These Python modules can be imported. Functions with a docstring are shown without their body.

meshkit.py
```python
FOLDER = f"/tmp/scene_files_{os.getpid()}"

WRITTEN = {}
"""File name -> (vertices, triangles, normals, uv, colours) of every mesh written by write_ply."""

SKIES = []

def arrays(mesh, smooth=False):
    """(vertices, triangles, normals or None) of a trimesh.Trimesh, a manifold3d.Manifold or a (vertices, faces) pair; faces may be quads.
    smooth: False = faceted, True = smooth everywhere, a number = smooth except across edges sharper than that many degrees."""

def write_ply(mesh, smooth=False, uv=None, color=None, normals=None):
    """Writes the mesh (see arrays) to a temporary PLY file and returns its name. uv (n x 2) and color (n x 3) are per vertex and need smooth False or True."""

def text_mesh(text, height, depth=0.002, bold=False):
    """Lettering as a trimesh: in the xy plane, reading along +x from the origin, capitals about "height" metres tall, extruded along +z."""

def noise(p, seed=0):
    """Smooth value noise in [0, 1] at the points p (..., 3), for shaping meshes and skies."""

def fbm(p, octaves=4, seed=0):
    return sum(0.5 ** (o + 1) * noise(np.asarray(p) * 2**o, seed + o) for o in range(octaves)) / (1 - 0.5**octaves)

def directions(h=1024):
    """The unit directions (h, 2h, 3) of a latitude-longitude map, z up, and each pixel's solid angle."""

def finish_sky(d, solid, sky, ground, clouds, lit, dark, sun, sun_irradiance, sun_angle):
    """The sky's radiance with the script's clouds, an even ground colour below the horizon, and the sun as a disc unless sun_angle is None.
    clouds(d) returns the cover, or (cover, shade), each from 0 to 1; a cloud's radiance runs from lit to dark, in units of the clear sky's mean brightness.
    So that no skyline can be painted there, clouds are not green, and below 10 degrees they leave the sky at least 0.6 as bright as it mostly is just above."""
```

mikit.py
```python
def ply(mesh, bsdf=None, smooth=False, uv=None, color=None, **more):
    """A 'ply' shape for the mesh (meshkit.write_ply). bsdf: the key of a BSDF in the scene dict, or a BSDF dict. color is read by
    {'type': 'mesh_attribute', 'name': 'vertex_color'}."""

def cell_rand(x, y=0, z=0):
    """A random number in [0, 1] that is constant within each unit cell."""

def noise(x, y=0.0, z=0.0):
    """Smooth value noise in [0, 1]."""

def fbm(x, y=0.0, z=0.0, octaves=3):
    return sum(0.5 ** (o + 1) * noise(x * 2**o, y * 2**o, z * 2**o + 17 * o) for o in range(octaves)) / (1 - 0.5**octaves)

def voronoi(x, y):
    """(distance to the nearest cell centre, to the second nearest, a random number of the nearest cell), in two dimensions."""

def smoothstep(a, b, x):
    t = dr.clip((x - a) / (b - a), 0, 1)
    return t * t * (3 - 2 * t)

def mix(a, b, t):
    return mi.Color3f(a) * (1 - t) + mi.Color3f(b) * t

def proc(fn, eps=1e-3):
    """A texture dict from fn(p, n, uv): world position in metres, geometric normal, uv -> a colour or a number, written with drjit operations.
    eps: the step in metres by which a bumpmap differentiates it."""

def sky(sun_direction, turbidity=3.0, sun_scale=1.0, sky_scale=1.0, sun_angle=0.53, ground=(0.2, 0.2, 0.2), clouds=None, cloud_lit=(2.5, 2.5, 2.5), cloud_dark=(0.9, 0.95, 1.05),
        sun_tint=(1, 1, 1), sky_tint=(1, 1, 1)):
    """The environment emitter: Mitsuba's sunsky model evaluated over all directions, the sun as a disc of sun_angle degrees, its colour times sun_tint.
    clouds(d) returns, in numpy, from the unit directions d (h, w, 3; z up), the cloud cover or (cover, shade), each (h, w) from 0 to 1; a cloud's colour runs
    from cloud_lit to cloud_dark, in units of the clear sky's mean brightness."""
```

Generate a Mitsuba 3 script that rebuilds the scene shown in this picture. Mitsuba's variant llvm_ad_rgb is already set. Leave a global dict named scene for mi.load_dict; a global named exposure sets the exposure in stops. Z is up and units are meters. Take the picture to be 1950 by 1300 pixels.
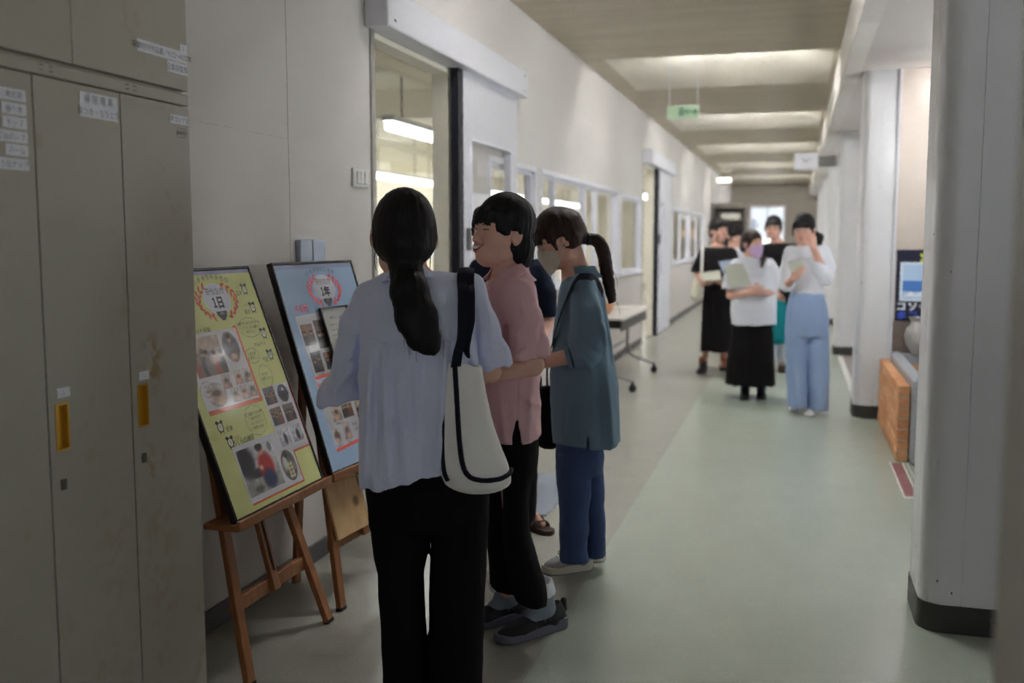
import glob, math
import numpy as np, trimesh, mitsuba as mi, mikit, meshkit
from mikit import proc, noise, fbm, voronoi, smoothstep, cell_rand
def mix(a, b, t):
    a, b = (c.tolist() if isinstance(c, np.ndarray) else c for c in (a, b))
    return mikit.mix(a, b, t)
T = mi.ScalarTransform4f
scene, labels = {}, {}

# ------------------------------------------------------------------ camera, sky, exposure
FOCAL = 1896.0                                   # focal length in pixels of the 1950 x 1300 frame
YAW, PITCH, EYE = math.radians(15.902), math.radians(5.872), 1.45
_f = np.array([-math.sin(YAW) * math.cos(PITCH), math.cos(YAW) * math.cos(PITCH), -math.sin(PITCH)])
scene['camera'] = {'type': 'thinlens', 'fov': math.degrees(2 * math.atan(975 / FOCAL)), 'fov_axis': 'x',
                   'aperture_radius': 0.0085, 'focus_distance': 3.35, 'near_clip': 0.05, 'far_clip': 200.0,
                   'to_world': T().look_at(origin=[0, 0, EYE], target=[float(_f[0]), float(_f[1]), float(EYE + _f[2])], up=[0, 0, 1])}
scene['daylight'] = mikit.sky((0.0, -0.26, 0.966), turbidity=4.0, sun_scale=4.0, sky_scale=1.0, ground=(0.40, 0.42, 0.43), sun_tint=(0.84, 1.0, 1.24),
                              clouds=lambda d: (meshkit.fbm(d * [3, 3, 6], 4, 3) * 0.7 + 0.35, 0.25), cloud_lit=(2.5, 2.55, 2.65), cloud_dark=(0.9, 0.95, 1.05))
TUBE = 9.0                                       # radiance of the fluorescent tubes in the workrooms
COVE = 132.0                                     # radiance of the assumed, unseen tubes that make the ceiling bands
exposure = 2.1

# ------------------------------------------------------------------ small helpers
def lin(*c):
    c = np.asarray(c, float) / 255.0
    return np.where(c <= 0.04045, c / 12.92, ((c + 0.055) / 1.055) ** 2.4)

def rgb(*c): return {'type': 'rgb', 'value': [float(x) for x in lin(*c)]}

def mat(name, color, rough=0.6, spec=0.3, **more):
    d = {'type': 'principled', 'base_color': color if isinstance(color, dict) else rgb(*color), 'roughness': rough, 'specular': spec, **more}
    scene[name] = {'type': 'twosided', 'bsdf': d} if 'spec_trans' not in more else d
    return name

def cat(ms): return trimesh.util.concatenate([m for m in ms if m is not None])

def box(x0, x1, y0, y1, z0, z1, bev=0.0):
    if bev > 0 and min(x1 - x0, y1 - y0, z1 - z0) > 2.2 * bev:
        pts = []
        for sx in (0, 1):
            for sy in (0, 1):
                for sz in (0, 1):
                    p = np.array([(x0, x1)[sx], (y0, y1)[sy], (z0, z1)[sz]], float)
                    s = np.array([1 - 2 * sx, 1 - 2 * sy, 1 - 2 * sz]) * bev
                    for k in range(3):
                        q = p + s; q[k] = p[k]; pts.append(q)
        return trimesh.convex.convex_hull(np.array(pts))
    return trimesh.creation.box(bounds=[[min(x0, x1), min(y0, y1), min(z0, z1)], [max(x0, x1), max(y0, y1), max(z0, z1)]])

def bar(a, b, wx, wy, side=(0, 0, 1), bev=0.003):
    """a rectangular bar from a to b; wx across along side, wy along the third axis"""
    a, b = np.asarray(a, float), np.asarray(b, float)
    L = np.linalg.norm(b - a); z = (b - a) / L
    s = np.asarray(side, float); s = s - z * (s @ z); s /= np.linalg.norm(s); t = np.cross(z, s)
    m = box(-wx / 2, wx / 2, -wy / 2, wy / 2, 0, L, bev)
    M = np.eye(4); M[:3, 0], M[:3, 1], M[:3, 2], M[:3, 3] = s, t, z, a
    m.apply_transform(M); return m

def tube(pts, r, n=10, caps=True):
    pts = np.asarray(pts, float); r = np.broadcast_to(np.asarray(r, float), (len(pts),))
    tan = np.gradient(pts, axis=0); tan /= np.linalg.norm(tan, axis=1, keepdims=True) + 1e-12
    up = np.array([0, 0, 1.0]) if abs(tan[0][2]) < 0.9 else np.array([1.0, 0, 0])
    nrm = np.cross(tan[0], up); nrm /= np.linalg.norm(nrm); V = []
    for p, t, rr in zip(pts, tan, r):
        nrm = nrm - t * (nrm @ t); nrm /= np.linalg.norm(nrm); bi = np.cross(t, nrm)
        ang = np.arange(n) * 2 * np.pi / n
        V.append(p + rr * (np.cos(ang)[:, None] * nrm + np.sin(ang)[:, None] * bi))
    V = np.vstack(V); m = len(pts); F = []
    for i in range(m - 1):
        for j in range(n):
            a, b = i * n + j, i * n + (j + 1) % n
            F += [[a, b, b + n], [a, b + n, a + n]]
    if caps:
        V = np.vstack([V, pts[0], pts[-1]]); c0, c1 = len(V) - 2, len(V) - 1
        for j in range(n):
            F += [[c0, (j + 1) % n, j], [c1, (m - 1) * n + j, (m - 1) * n + (j + 1) % n]]
    return trimesh.Trimesh(V, F, process=False)

def lathe(profile, n=32, at=(0, 0, 0)):
    m = trimesh.creation.revolve(np.asarray(profile, float), sections=n); m.apply_translation(at); return m

def spline(pts, n):
    from scipy.interpolate import PchipInterpolator
    pts = np.asarray(pts, float); t = np.linspace(0, 1, len(pts))
    return PchipInterpolator(t, pts, axis=0)(np.linspace(0, 1, n))

def numbered(key):
    if not any(k == key or k.startswith(key + '__') for k in list(scene) + list(labels)): return key
    i = 1
    while any(k == f'{key}_{i:03d}' or k.startswith(f'{key}_{i:03d}__') for k in list(scene) + list(labels)): i += 1
    return f'{key}_{i:03d}'

def thing(name, label, category, group=None):
    key = numbered(name); labels[key] = {'label': label, 'category': category}
    if group: labels[key]['group'] = group
    return key

def part(parent, name, mesh, bsdf, smooth=False, label=None, kind=None, **kw):
    key = numbered(f'{parent}__{name}' if parent else name)
    scene[key] = mesh if isinstance(mesh, dict) else mikit.ply(mesh, bsdf, smooth=smooth, **kw)
    if label or kind:
        labels[key] = {**({'label': label} if label else {}), **({'kind': kind} if kind else {})}
    return key

def struct(name, mesh, bsdf, smooth=False, label=None, category=None):
    if mesh is not None: scene[name] = mikit.ply(mesh, bsdf, smooth=smooth)
    labels[name] = {'kind': 'structure', **({'label': label} if label else {}), **({'category': category} if category else {})}
    return name

# the view frame used for the people: u to the right, w straight away along the floor, z up, from the eye's foot
UW = np.array([[math.cos(YAW), math.sin(YAW), 0], [-math.sin(YAW), math.cos(YAW), 0], [0, 0, 1.0]])
def to_world(v): return np.asarray(v, float) @ UW
def L(px, py, w):
    """the point that stands at distance w from the eye and was measured at (px, py) in the photograph"""
    a, b = (px - 975) / FOCAL, -(py - 650) / FOCAL
    d = np.array([a, math.cos(PITCH) + b * math.sin(PITCH), -math.sin(PITCH) + b * math.cos(PITCH)])
    return np.array([0, 0, EYE]) + d * (w / d[1])
def floor_w(px, py):
    a, b = (px - 975) / FOCAL, -(py - 650) / FOCAL
    d = np.array([a, math.cos(PITCH) + b * math.sin(PITCH), -math.sin(PITCH) + b * math.cos(PITCH)])
    return float(d[1] * (-EYE / d[2]))

# ------------------------------------------------------------------ lettering and flat print
def _font(size, bold=False):
    from PIL import ImageFont
    for pat in ('/opt/blender-*/*/datafiles/fonts/Noto Sans CJK Regular.woff2', '/opt/blender-*/*/datafiles/fonts/Inter.woff2'):
        for path in glob.glob(pat):
            try: return ImageFont.truetype(path, size)
            except Exception: pass
_FONT = _font(64)
def text_shape(text, height, cx=0.0, cy=0.0, bold=0, align='c', stretch=1.0):
    """the outline of a line of lettering, characters about height tall, centred (or left aligned) at cx, cy"""
    from PIL import Image, ImageDraw
    from shapely import affinity, box as sbox, union_all
    x0, y0, x1, y1 = _FONT.getbbox(text, anchor='ls', stroke_width=bold)
    im = Image.new('L', (max(x1 - x0, 1) + 8, max(y1 - y0, 1) + 8))
    ImageDraw.Draw(im).text((4 - x0, 4 - y0), text, 255, _FONT, anchor='ls', stroke_width=bold)
    on = np.pad(np.asarray(im) > 127, ((0, 0), (1, 1))).astype(np.int8)
    rows, starts = np.nonzero(np.diff(on, axis=1) == 1); ends = np.nonzero(np.diff(on, axis=1) == -1)[1]
    s = height / 56.0
    shp = union_all(sbox(starts, -rows - 1, ends, -rows)).buffer(0.5).buffer(-0.5).simplify(1.0)
    w, h = (x1 - x0 + 8) * s * stretch, (y1 - y0 + 8) * s
    ox = cx - w / 2 if align == 'c' else cx
    return affinity.affine_transform(shp, [s * stretch, 0, 0, s, ox, cy + h / 2])

class Print:
    """flat print on a sheet: shapely shapes in metres, each with a colour, as one mesh with a colour per vertex"""
    def __init__(self): self.v, self.f, self.c, self.n, self.k = [], [], [], 0, 0
    def tri(self, v2, f, col, layer):
        v = np.column_stack([v2, np.full(len(v2), layer * 0.00001)])
        self.v.append(v); self.f.append(np.asarray(f) + self.n); self.n += len(v)
        col = np.asarray(col, float); self.c.append(np.broadcast_to(col if col.ndim == 2 else col[None], (len(v), 3)))
    def shape(self, shp, col, layer=None):
        if layer is None: self.k += 1; layer = self.k
        for g in getattr(shp, 'geoms', [shp]):
            if g.is_empty or g.geom_type != 'Polygon' or g.area < 1e-9: continue
            v, f = trimesh.creation.triangulate_polygon(g, engine='earcut')
            a = np.cross(np.c_[v[f[:, 1]] - v[f[:, 0]], np.zeros(len(f))], np.c_[v[f[:, 2]] - v[f[:, 0]], np.zeros(len(f))])[:, 2]
            f = np.where(a[:, None] < 0, f[:, ::-1], f)
            self.tri(v, f, lin(*col), layer)
    def text(self, t, h, x, y, col, **k): self.shape(text_shape(t, h, x, y, **k), col, self.k + 1)
    def photo(self, x0, x1, y0, y1, fn, nx=30, ny=26, ellipse=False):
        """a printed photograph: a small grid whose colours come from fn(s, t), 0 to 1"""
        self.k += 1
        s, t = np.meshgrid(np.linspace(0, 1, nx), np.linspace(0, 1, ny))
        if ellipse:
            r, a = np.meshgrid(np.linspace(0.001, 1, ny // 2), np.linspace(0, 2 * np.pi, nx + 14))
            s, t = 0.5 + 0.5 * r * np.cos(a), 0.5 + 0.5 * r * np.sin(a)
        v = np.c_[(x0 + (x1 - x0) * s).ravel(), (y0 + (y1 - y0) * t).ravel()]
        h, w = s.shape; i = np.arange(h * w).reshape(h, w)
        q = np.stack([i[:-1, :-1], i[:-1, 1:], i[1:, 1:], i[1:, :-1]], -1).reshape(-1, 4)
        f = np.vstack([q[:, :3], q[:, [0, 2, 3]]])
        if ellipse: f = f[:, ::-1]
        col = lin(*np.moveaxis(np.clip(fn(s, t), 0, 255), -1, 0)) if False else np.apply_along_axis(lambda c: lin(*c), -1, np.clip(fn(s, t), 0, 255))
        self.tri(v, f, col.reshape(-1, 3), self.k)
    def key(self, parent, name, M, bsdf, **kw):
        v, f, c = np.vstack(self.v), np.vstack(self.f), np.vstack(self.c)
        v = v @ M[:3, :3].T + M[:3, 3]
        return part(parent, name, trimesh.Trimesh(v, f, process=False), bsdf, color=c, **kw)

def frame_matrix(o, e, up):
    n = np.cross(e, up); M = np.eye(4); M[:3, 0], M[:3, 1], M[:3, 2], M[:3, 3] = e, up, n, o; return M

# ------------------------------------------------------------------ shapes from distance fields (people, clothes, hair, soft bags)
def _sm(a, b, k):
    if k <= 0: return np.minimum(a, b)
    h = np.clip(0.5 + 0.5 * (b - a) / k, 0, 1); return b + (a - b) * h - k * h * (1 - h)

def axis(lo, hi, h, fine=()):
    xs = [lo]
    while xs[-1] < hi:
        s = h
        for a, b, hf in fine:
            if a - h < xs[-1] < b: s = min(s, hf)
        xs.append(xs[-1] + s)
    return np.array(xs, np.float32)

class Field:
    def __init__(self, lo, hi, h, fine=()):
        """fine: boxes (lo, hi, spacing) that want a finer grid"""
        self.ax = [axis(lo[k], hi[k], h, [(f[0][k], f[1][k], f[2]) for f in fine]) for k in range(3)]
        self.D = np.full([len(a) for a in self.ax], 1.0, np.float32)
    def sl(self, lo, hi):
        s = tuple(slice(max(np.searchsorted(a, lo[k]) - 1, 0), np.searchsorted(a, hi[k]) + 1) for k, a in enumerate(self.ax))
        return s, np.ix_(*[a[q] for a, q in zip(self.ax, s)])
    def add(self, prim, k=0.02, sub=False):
        fn, lo, hi = prim; m = 0.03 + k
        s, (x, y, z) = self.sl(np.asarray(lo) - m, np.asarray(hi) + m)
        if self.D[s].size == 0: return self
        d = fn(x, y, z).astype(np.float32); cur = self.D[s]
        self.D[s] = -_sm(-cur, d, k) if sub else _sm(cur, d, k); return self
    def cut(self, fn):
        """keep only where fn(x, y, z) <= 0"""
        x, y, z = np.ix_(*self.ax); self.D = np.maximum(self.D, fn(x, y, z).astype(np.float32)); return self
    def ripple(self, fn, band=0.03):
        """adds fn(points) to the distance near the surface"""
        i = np.nonzero(np.abs(self.D) < band)
        p = np.stack([a[j] for a, j in zip(self.ax, i)], -1).astype(float)
        self.D[i] += fn(p).astype(np.float32); return self
    def mesh(self, smooth=0):
        D = self.D; D[[0, -1]] = np.maximum(D[[0, -1]], 1e-3); D[:, [0, -1]] = np.maximum(D[:, [0, -1]], 1e-3); D[:, :, [0, -1]] = np.maximum(D[:, :, [0, -1]], 1e-3)
        s = D < 0; cnt = np.zeros([n - 1 for n in D.shape], np.uint8)
        c = lambda A, i, j, k: A[i:A.shape[0] - 1 + i, j:A.shape[1] - 1 + j, k:A.shape[2] - 1 + k]
        for i, j, k in np.ndindex(2, 2, 2): cnt += c(s, i, j, k)
        cells = np.argwhere((cnt > 0) & (cnt < 8)); idx = np.full(cnt.shape, -1, np.int64); idx[tuple(cells.T)] = np.arange(len(cells))
        acc, num = np.zeros((len(cells), 3)), np.zeros(len(cells)); ci, cj, ck = cells.T
        for a, b in [((0,0,0),(1,0,0)),((0,1,0),(1,1,0)),((0,0,1),(1,0,1)),((0,1,1),(1,1,1)),((0,0,0),(0,1,0)),((1,0,0),(1,1,0)),((0,0,1),(0,1,1)),((1,0,1),(1,1,1)),((0,0,0),(0,0,1)),((1,0,0),(1,0,1)),((0,1,0),(0,1,1)),((1,1,0),(1,1,1))]:
            d0, d1 = D[ci + a[0], cj + a[1], ck + a[2]], D[ci + b[0], cj + b[1], ck + b[2]]
            m = (d0 < 0) != (d1 < 0); t = np.where(m, d0 / np.where(m, d0 - d1, 1), 0)[:, None]
            acc += np.where(m[:, None], np.array(a) + t * (np.array(b) - np.array(a)), 0); num += m
        g = cells + acc / num[:, None]
        V = np.stack([np.interp(g[:, q], np.arange(len(self.ax[q])), self.ax[q]) for q in range(3)], 1)
        Q = []
        for q in range(3):
            o = [1 if r != q else 0 for r in range(3)]
            A = s[tuple(slice(o[r], s.shape[r] - 1) for r in range(3))]
            B = s[tuple(slice(o[r] + (r == q), s.shape[r] - (r != q)) for r in range(3))]
            e = np.argwhere(A != B); e = e + np.array(o)
            p, r = (q + 1) % 3, (q + 2) % 3
            P, R = np.eye(3, dtype=int)[p], np.eye(3, dtype=int)[r]
            quad = np.stack([idx[tuple((e - P - R).T)], idx[tuple((e - R).T)], idx[tuple(e.T)], idx[tuple((e - P).T)]], 1)
            inside = s[tuple(e.T)]
            Q.append(np.where(inside[:, None], quad, quad[:, ::-1]))
        Q = np.vstack(Q); F = np.vstack([Q[:, [0, 1, 2]], Q[:, [0, 2, 3]]])
        for _ in range(smooth):                           # a light smoothing that keeps the volume
            for f in (0.5, -0.52):
                s_, c_ = np.zeros_like(V), np.zeros(len(V))
                for a in range(4):
                    np.add.at(s_, Q[:, a], V[Q[:, (a + 1) % 4]] + V[Q[:, (a + 3) % 4]]); np.add.at(c_, Q[:, a], 2)
                V = V + f * (s_ / np.maximum(c_, 1)[:, None] - V)
        return trimesh.Trimesh(V, F, process=False)

def cone(a, b, ra, rb=None, squash=None):
    """a limb: a rounded cone from a to b; squash = (axis vector, factor) makes it thinner along that axis"""
    a, b = np.asarray(a, float), np.asarray(b, float); rb = ra if rb is None else rb; ab = b - a; n2 = ab @ ab + 1e-12
    def fn(x, y, z):
        dx, dy, dz = x - a[0], y - a[1], z - a[2]
        t = np.clip((dx * ab[0] + dy * ab[1] + dz * ab[2]) / n2, 0, 1)
        ex, ey, ez = dx - t * ab[0], dy - t * ab[1], dz - t * ab[2]
        q = ex * ex + ey * ey + ez * ez
        if squash is not None:
            s, f = np.asarray(squash[0], float), squash[1]; s = s / np.linalg.norm(s)
            q = q + (1 / f ** 2 - 1) * (ex * s[0] + ey * s[1] + ez * s[2]) ** 2
        return np.sqrt(q) - (ra + (rb - ra) * t)
    r = max(ra, rb)
    return fn, np.minimum(a, b) - r, np.maximum(a, b) + r

def chain(pts, rad, squash=None):
    return [cone(pts[i], pts[i + 1], rad[i], rad[i + 1], squash) for i in range(len(pts) - 1)]

def ell(c, r, R=None):
    c, r = np.asarray(c, float), np.asarray(r, float); R_ = np.eye(3) if R is None else np.asarray(R, float)   # rows: the ellipsoid's axes
    def fn(x, y, z):
        dx, dy, dz = x - c[0], y - c[1], z - c[2]
        q = [(R_[k, 0] * dx + R_[k, 1] * dy + R_[k, 2] * dz) if R is not None else (dx, dy, dz)[k] for k in range(3)]
        k0 = np.sqrt(sum((q[k] / r[k]) ** 2 for k in range(3))); k1 = np.sqrt(sum((q[k] / r[k] ** 2) ** 2 for k in range(3)))
        return k0 * (k0 - 1) / np.maximum(k1, 1e-6)
    e = np.full(3, r.max()) if R is not None else r
    return fn, c - e, c + e

def loft(st, power=2.2):
    """an upright garment from stations (z, cu, cw, half width, half depth)"""
    from scipy.interpolate import PchipInterpolator
    st = np.array(sorted(st), float); I = PchipInterpolator(st[:, 0], st[:, 1:], axis=0)
    z0, z1 = st[0, 0], st[-1, 0]
    def fn(x, y, z):
        zz = np.clip(z, z0, z1); v = I(zz.ravel()); cu, cw, a, b = (v[:, k].reshape(zz.shape) for k in range(4))
        q = (np.abs((x - cu) / a) ** power + np.abs((y - cw) / b) ** power) ** (1 / power)
        d = (q - 1) * np.minimum(a, b)
        return np.maximum(d, np.maximum(z0 - z, z - z1))
    m = st[:, 1:].max(0); n = st[:, 1:].min(0)
    return fn, (n[0] - m[2], n[1] - m[3], z0), (m[0] + m[2], m[1] + m[3], z1)

def px_loft(w, rows, power=2.2):
    """stations measured in the photograph: (py, left px, right px, half depth[, offset away])"""
    st = []
    for r in rows:
        dw = r[4] if len(r) > 4 else 0.0
        a, b = L(r[1], r[0], w + dw), L(r[2], r[0], w + dw)
        st.append(((a[2] + b[2]) / 2, (a[0] + b[0]) / 2, w + dw, (b[0] - a[0]) / 2, r[3]))
    return loft(st, power)

def wrinkle(fu, fw, fz, amp, seed=0, octaves=3, zramp=None):
    """irregular folds; frequencies per metre along u, w and z; zramp = (z of full strength, z of none)"""
    def fn(p):
        n = meshkit.fbm(p * [fu, fw, fz] + 13.7 * seed, octaves, seed) - 0.5
        a = amp
        if zramp is not None: a = amp * np.clip((zramp[1] - p[:, 2]) / (zramp[1] - zramp[0]), 0.12, 1)
        return 2 * n * a
    return fn

def neck_band(c, ru, rw, h, flare, lean, gap=0.0, face=0.0, n=40):
    """a stand collar around the neck: centre, half widths, height, how far it flares below, forward lean (du, dw per metre up), an opening of gap radians at the angle face"""
    a = np.linspace(face + gap / 2, face + 2 * np.pi - gap / 2, n); c = np.asarray(c, float); rows = []
    for t in np.linspace(0, 1, 5):
        z = -h * t; r = 1 + flare * t * t
        rows.append(np.stack([c[0] + ru * r * np.cos(a) + lean[0] * z, c[1] + rw * r * np.sin(a) + lean[1] * z, np.full(n, c[2] + z)], -1))
    return grid_mesh(np.array(rows), 0.004)

def creases(lines, seed=0):
    """soft folds along lines drawn in the photograph: (point a, point b, half width, height)"""
    def fn(p):
        d = 0
        for a, b, wd, h in lines:
            ab = (b - a)[[0, 2]]; q = p[:, [0, 2]] - a[[0, 2]]; t = np.clip(q @ ab / (ab @ ab), 0, 1); r = np.linalg.norm(q - t[:, None] * ab, axis=1)
            d = d - 1.3 * h * np.exp(-(r / wd) ** 2) * np.minimum(1, 0.25 + 1.5 * np.minimum(t, 1.2 - t))
        return d
    return fn

def sheet(A, B, thick, n=14, m=4):
    """a thick ribbon between two edge curves A and B (lists of points)"""
    A, B = spline(A, n), spline(B, n); t = np.linspace(0, 1, m)[:, None, None]
    P = A[None] * (1 - t) + B[None] * t
    du = np.gradient(P, axis=1); dv = np.gradient(P, axis=0); N = np.cross(du, dv); N /= np.linalg.norm(N, axis=-1, keepdims=True) + 1e-12
    top, bot = (P + N * thick / 2).reshape(-1, 3), (P - N * thick / 2).reshape(-1, 3)
    i = np.arange(m * n).reshape(m, n); k = m * n; F = []
    for a in range(m - 1):
        for b in range(n - 1):
            q = [i[a, b], i[a, b + 1], i[a + 1, b + 1], i[a + 1, b]]
            F += [[q[0], q[1], q[2]], [q[0], q[2], q[3]], [k + q[2], k + q[1], k + q[0]], [k + q[3], k + q[2], k + q[0]]]
    rim = list(i[0, :]) + list(i[1:, -1]) + list(i[-1, -2::-1]) + list(i[-2:0:-1, 0])
    for a, b in zip(rim, rim[1:] + rim[:1]): F += [[b, a, k + a], [b, k + a, k + b]]
    mesh = trimesh.Trimesh(np.vstack([top, bot]), F, process=False); mesh.fix_normals(); return mesh

def W(mesh):
    mesh = mesh.copy(); mesh.vertices = to_world(mesh.vertices); return mesh
from shapely.geometry import Polygon, Point, box as sbox
from shapely import affinity
# ------------------------------------------------------------------ materials
def wall_color(p, n, uv):
    v = fbm(p.y * 0.7, p.z * 0.7, p.x, 3)
    base = mix(lin(195, 191, 188), lin(203, 199, 196), v)
    crack = (1 - smoothstep(0.0015, 0.004, dr.abs(p.y - 3.812 + 0.006 * (noise(p.z * 9) - 0.5)))) * dr.select(p.z > 1.3, 1.0, 0.0)
    scuff = (1 - smoothstep(0.001, 0.003, dr.abs(p.z - 1.868 - 0.01 * (noise(p.y * 5) - 0.5)))) * dr.select((p.y < 3.81), 0.22, 0.0) * smoothstep(0.45, 0.6, noise(p.y * 60))
    return mix(base, lin(105, 98, 92), dr.minimum(crack * 0.8 + scuff, 1.0))
import drjit as dr
mat('wall_paint', proc(wall_color), 0.55, 0.25)
mat('wall_low_paint', (186, 180, 175), 0.5, 0.3)
mat('room_paint', (236, 231, 216), 0.7, 0.2)
mat('room_ceiling_paint', (234, 230, 218), 0.8, 0.1)
mat('door_paint', (206, 206, 214), 0.4, 0.35)
mat('frame_paint', (218, 218, 226), 0.35, 0.4)
mat('grey_frame', (150, 146, 140), 0.45, 0.4)
mat('rubber', (14, 16, 26), 0.5, 0.35)
mat('baseboard_rubber', (74, 72, 74), 0.45, 0.35)
mat('skirting_rubber', (44, 42, 42), 0.4, 0.4)
mat('metal_dark', (70, 68, 66), 0.4, 0.5)
mat('steel', (170, 172, 176), 0.3, 0.5, metallic=0.9)
mat('white_plastic', (215, 214, 212), 0.35, 0.45)
mat('bluegrey_plastic', (150, 158, 172), 0.45, 0.35)
scene['glass'] = {'type': 'thindielectric', 'int_ior': 1.5}
scene['glow'] = {'type': 'diffuse', 'reflectance': rgb(240, 240, 235)}

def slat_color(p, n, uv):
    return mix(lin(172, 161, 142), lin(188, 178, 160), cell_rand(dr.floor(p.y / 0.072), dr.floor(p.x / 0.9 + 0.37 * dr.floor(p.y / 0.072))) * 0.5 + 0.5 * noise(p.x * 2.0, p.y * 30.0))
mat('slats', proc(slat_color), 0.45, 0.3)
mat('lit_band_slats', (210, 203, 190), 0.5, 0.3)  # paler copy of the slats: brightness of the ceiling bands put into the colour
mat('ceiling_paint', (160, 150, 132), 0.7, 0.2)
mat('soffit_paint', (190, 184, 180), 0.7, 0.2)
mat('header_paint', (216, 212, 205), 0.6, 0.2)

def column_color(p, n, uv):
    base = mix(lin(206, 205, 207), lin(214, 213, 214), fbm(p.x * 3, p.y * 3, p.z * 0.7, 2))
    chip = smoothstep(0.77, 0.82, fbm(p.x * 60, p.y * 60, p.z * 26, 3)) * (1 - smoothstep(0.12, 0.5, p.z)) + smoothstep(0.885, 0.91, fbm(p.x * 45, p.y * 45, p.z * 30, 2)) * 0.7
    return mix(base, lin(78, 62, 52), dr.clip(chip, 0, 1))
mat('column_paint', proc(column_color), 0.32, 0.4)

def floor_color(p, n, uv):
    v = fbm(p.x * 1.3, p.y * 0.5, 0, 4); w = fbm(p.x * 7, p.y * 7, 3, 3)
    aisle = mix(lin(134, 141, 129), lin(152, 158, 146), v * 0.7 + w * 0.3)
    side = mix(lin(130, 130, 121), lin(144, 143, 133), v * 0.6 + w * 0.4)
    bay = mix(lin(128, 120, 114), lin(140, 132, 126), v)
    s = smoothstep(-0.835, -0.825, p.x)
    c = mix(side, aisle, s)
    c = mix(c, bay, smoothstep(0.56, 0.565, p.x) * smoothstep(9.0, 9.1, p.y))
    seam = (1 - smoothstep(0.001, 0.004, dr.abs(p.x + 0.83))) * 0.25
    speck = smoothstep(0.80, 0.9, noise(p.x * 160, p.y * 160)) * 0.12
    return mix(mix(c, lin(120, 120, 110), seam), lin(205, 205, 195), speck)
mat('floor_vinyl', proc(floor_color), 0.30, 0.5)
mat('white_line', (222, 220, 216), 0.4, 0.3)
mat('mat_grey', (150, 157, 168), 0.8, 0.15)

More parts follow.
